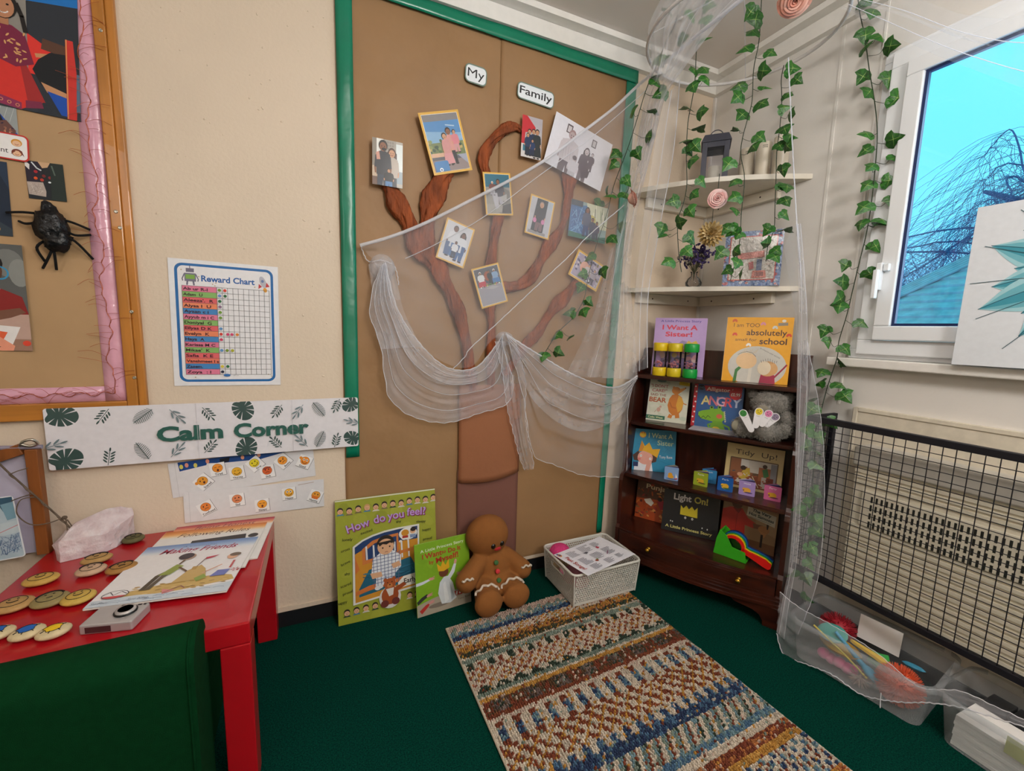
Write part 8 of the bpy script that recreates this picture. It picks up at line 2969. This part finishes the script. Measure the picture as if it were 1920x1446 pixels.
drape('curtain', 'rcD', 'rcE', net_thin, nu=50, nv=24, amp=0.006, freq=3, seed=14, nrm=(-0.7, -0.7, 0))
drape('curtain', 'trA', 'trB', net_faint, nu=40, nv=20, amp=0.006, freq=3, seed=16, nrm=(-0.5, -0.5, 0.7))
drape('floor_drape', 'bdA', 'bdB', net_thin, nu=70, nv=24, amp=0.006, freq=3, seed=13, nrm=(-0.9, -0.2, 0.2))


def fold_line(a, b, v, r=0.0011, n=50, mat_=None):
    A, Bq = resample(NET[a], n), resample(NET[b], n)
    m = M()
    m.tube([p + (q - p) * v + V((0, -0.006, 0)) for p, q in zip(A, Bq)], r, 5)
    m.build('fold', mat_ or net_dense, t)


for v in (0.12, 0.3, 0.5, 0.78):
    fold_line('swLA', 'swLB', v)
for v in (0.1, 0.22, 0.4):
    fold_line('swRA', 'swRB', v)
for v in (0.25, 0.6, 0.9):
    fold_line('lcA', 'lcB', v, 0.0009)
for v in (0.15, 0.8):
    fold_line('rcA', 'rcB', v, 0.0009)
fold_line('vcA', 'vcB', 0.4)
fold_line('trA', 'trB', 0.2, 0.0009)
fold_line('trA', 'trB', 0.6, 0.0009)
fold_line('ldA', 'ldB', 0.35)
fold_line('ldA', 'ldB', 0.75)
hem('rcS', 0.0022, 0.0004, net_dense, 'fold')
hem('swLA', 0.003, 0.001, net_dense, 'gathered_edge'); hem('swRA', 0.004, 0.001, net_dense, 'gathered_edge')
hem('swLB', 0.0014, 0.002); hem('swRB', 0.0014, 0.002); hem('tailA', 0.0012, 0.002); hem('tailB', 0.0012, 0.002)
hem('pin1', 0.002, 0.001); hem('bdB', 0.0017, 0.0012, None, 'hem', 140); hem('bdA', 0.0012, 0.001); hem('vcB', 0.0016); hem('rcE', 0.0009, 0.001)
m = M()
m.tube([V((-0.305, -1.122, 0.064)) - HC0, V((-0.308, -1.124, 0.045)) - HC0, V((-0.312, -1.128, 0.02)) - HC0], 0.0014, 5)
m.build('loose_thread', hem_m, t)
# two gathered puffs where the net is pinned to the wall
for c, r in (((-1.648, -0.03, 1.375), (0.045, 0.016, 0.05)), ((-1.146, -0.034, 1.118), (0.038, 0.018, 0.03))):
    m = M()
    cc = V(c) - HC0
    m.grid(26, 14, lambda u, v: cc + V((r[0] * math.sin(PI * v) * math.cos(2 * PI * u) * (1 + 0.12 * math.sin(9 * u * 2 * PI)), r[1] * math.sin(PI * v) * math.sin(2 * PI * u), r[2] * math.cos(PI * v))), wrap=True)
    m.build('gather', net_mid, t)

# ------------------------------------------------------------------ flowers hanging from the net
def petal(m, c, face, up_, ang, r0, w, l, tilt, curl, col):
    f = face
    s1 = f.cross(up_).normalized()
    s2 = f.cross(s1).normalized()
    rad = s1 * math.cos(ang) + s2 * math.sin(ang)
    tan = -s1 * math.sin(ang) + s2 * math.cos(ang)
    ax = (rad * math.sin(tilt) + f * math.cos(tilt)).normalized()
    nr = (rad * math.cos(tilt) - f * math.sin(tilt)).normalized()

    def g(u, v):
        x = (u - 0.5) * 2
        ww = w * math.sin(PI * (0.2 + 0.5 * v)) * (1 - 0.75 * max(0, v - 0.75) * 2)
        return c + rad * r0 + ax * (l * v * (1 - 0.16 * x * x)) + tan * (x * ww) - nr * (0.45 * w * x * x) + nr * (curl * max(0, v - 0.6) ** 2 * 4)
    m.grid(6, 6, g, col)


def rose(label, c, face, r, cols, hang):
    t = thing('rose', label, 'flower', loc=c, group='artificial flowers hanging from the net')
    f = V(face).normalized()
    up_ = V((0, 0, 1)) if abs(f.z) < 0.9 else V((1, 0, 0))
    s1 = f.cross(up_).normalized()
    s2 = f.cross(s1).normalized()
    m = M()
    # rings of wrapped petals: count, foot radius, lip radius, foot height, lip height, outward roll of the lip
    for k, (n, ra, rb, h0, h1, roll) in enumerate(((2, 0.04, 0.10, -0.1, 0.50, 0.02), (3, 0.08, 0.22, -0.2, 0.50, 0.05), (3, 0.13, 0.36, -0.3, 0.47, 0.08), (4, 0.18, 0.52, -0.4, 0.40, 0.12), (5, 0.2, 0.68, -0.45, 0.30, 0.16), (5, 0.22, 0.84, -0.5, 0.16, 0.20))):
        for i in range(n):
            a0 = 2 * PI * i / n + k * 0.9
            aw = 2 * PI / n * 0.72

            def g(u, v, a0=a0, aw=aw):
                x = (u - 0.5) * 2
                an = a0 + x * aw * (0.55 + 0.45 * min(1, v * 1.6))
                lip = max(0.0, v - 0.7) / 0.3
                R = (ra + (rb - ra) * v ** 0.75 + roll * lip ** 1.5 - 0.03 * (1 + x)) * r
                H = (h0 + (h1 - h0) * min(v, 0.9) / 0.9 * (1 - 0.16 * x * x) - roll * 0.5 * lip ** 2) * r
                return s1 * (math.cos(an) * R) + s2 * (math.sin(an) * R) + f * H
            m.grid(9, 8, g, lin(cols[(i + k) % len(cols)]))
    m.build('petals', print_mat('foam_petal', 0.8), t)
    m = M()
    m.tube(smooth_path([-f * r * 0.4, -f * r * 0.8 + V((0, 0, r * 0.6)), V((0, 0, r * 1.2)) - f * r * 0.5, V((0, 0, hang)) - f * r * 0.5], 5), 0.0014, 5)
    m.build('stem', stemm, t)


rose('pale pink rose hanging below the upper corner shelf', (-0.384, -0.410, 1.704), (-0.72, -0.68, -0.1), 0.037, ['#efc3be', '#e2a8a4', '#f3d0cb'], 0.10)
rose('peach rose seen from the side at the edge of the green border', (-0.658, -0.220, 1.713), (0.75, -0.55, 0.25), 0.038, ['#eeb9a6', '#f0c3b0', '#e8ac98'], 0.06)
rose('peach rose at the very top of the picture under the ceiling', (-0.419, -0.685, 2.252), (-0.4, -0.3, -0.6), 0.05, ['#e8a894', '#dc937e', '#efb8a6'], 0.03)
t = thing('dahlia', 'cream many petalled flower hanging above the purple vase', 'flower', loc=(-0.322, -0.338, 1.592), group='artificial flowers hanging from the net')
f = V((-0.7, -0.69, 0.15)).normalized()
m = M()
for n, ti, l in ((6, 0.15, 0.030), (10, 0.45, 0.040), (14, 0.8, 0.047), (17, 1.15, 0.052), (19, 1.5, 0.054), (15, 1.85, 0.048)):
    for i in range(n):
        petal(m, -f * 0.018, f, V((0, 0, 1)), 2 * PI * i / n + ti * 3, 0.004, 0.0092, l * rgi.uniform(0.92, 1.06), ti, 0.0, lin(rgi.choice(['#d8bd84', '#cfae70', '#e2cc9c'])))
m.build('petals', print_mat('foam_petal', 0.8), t)
m = M()
m.tube([-f * 0.02, -f * 0.03 + V((0, 0, 0.05)), -f * 0.01 + V((0, 0, 0.16))], 0.0012, 5)
m.build('stem', stemm, t)
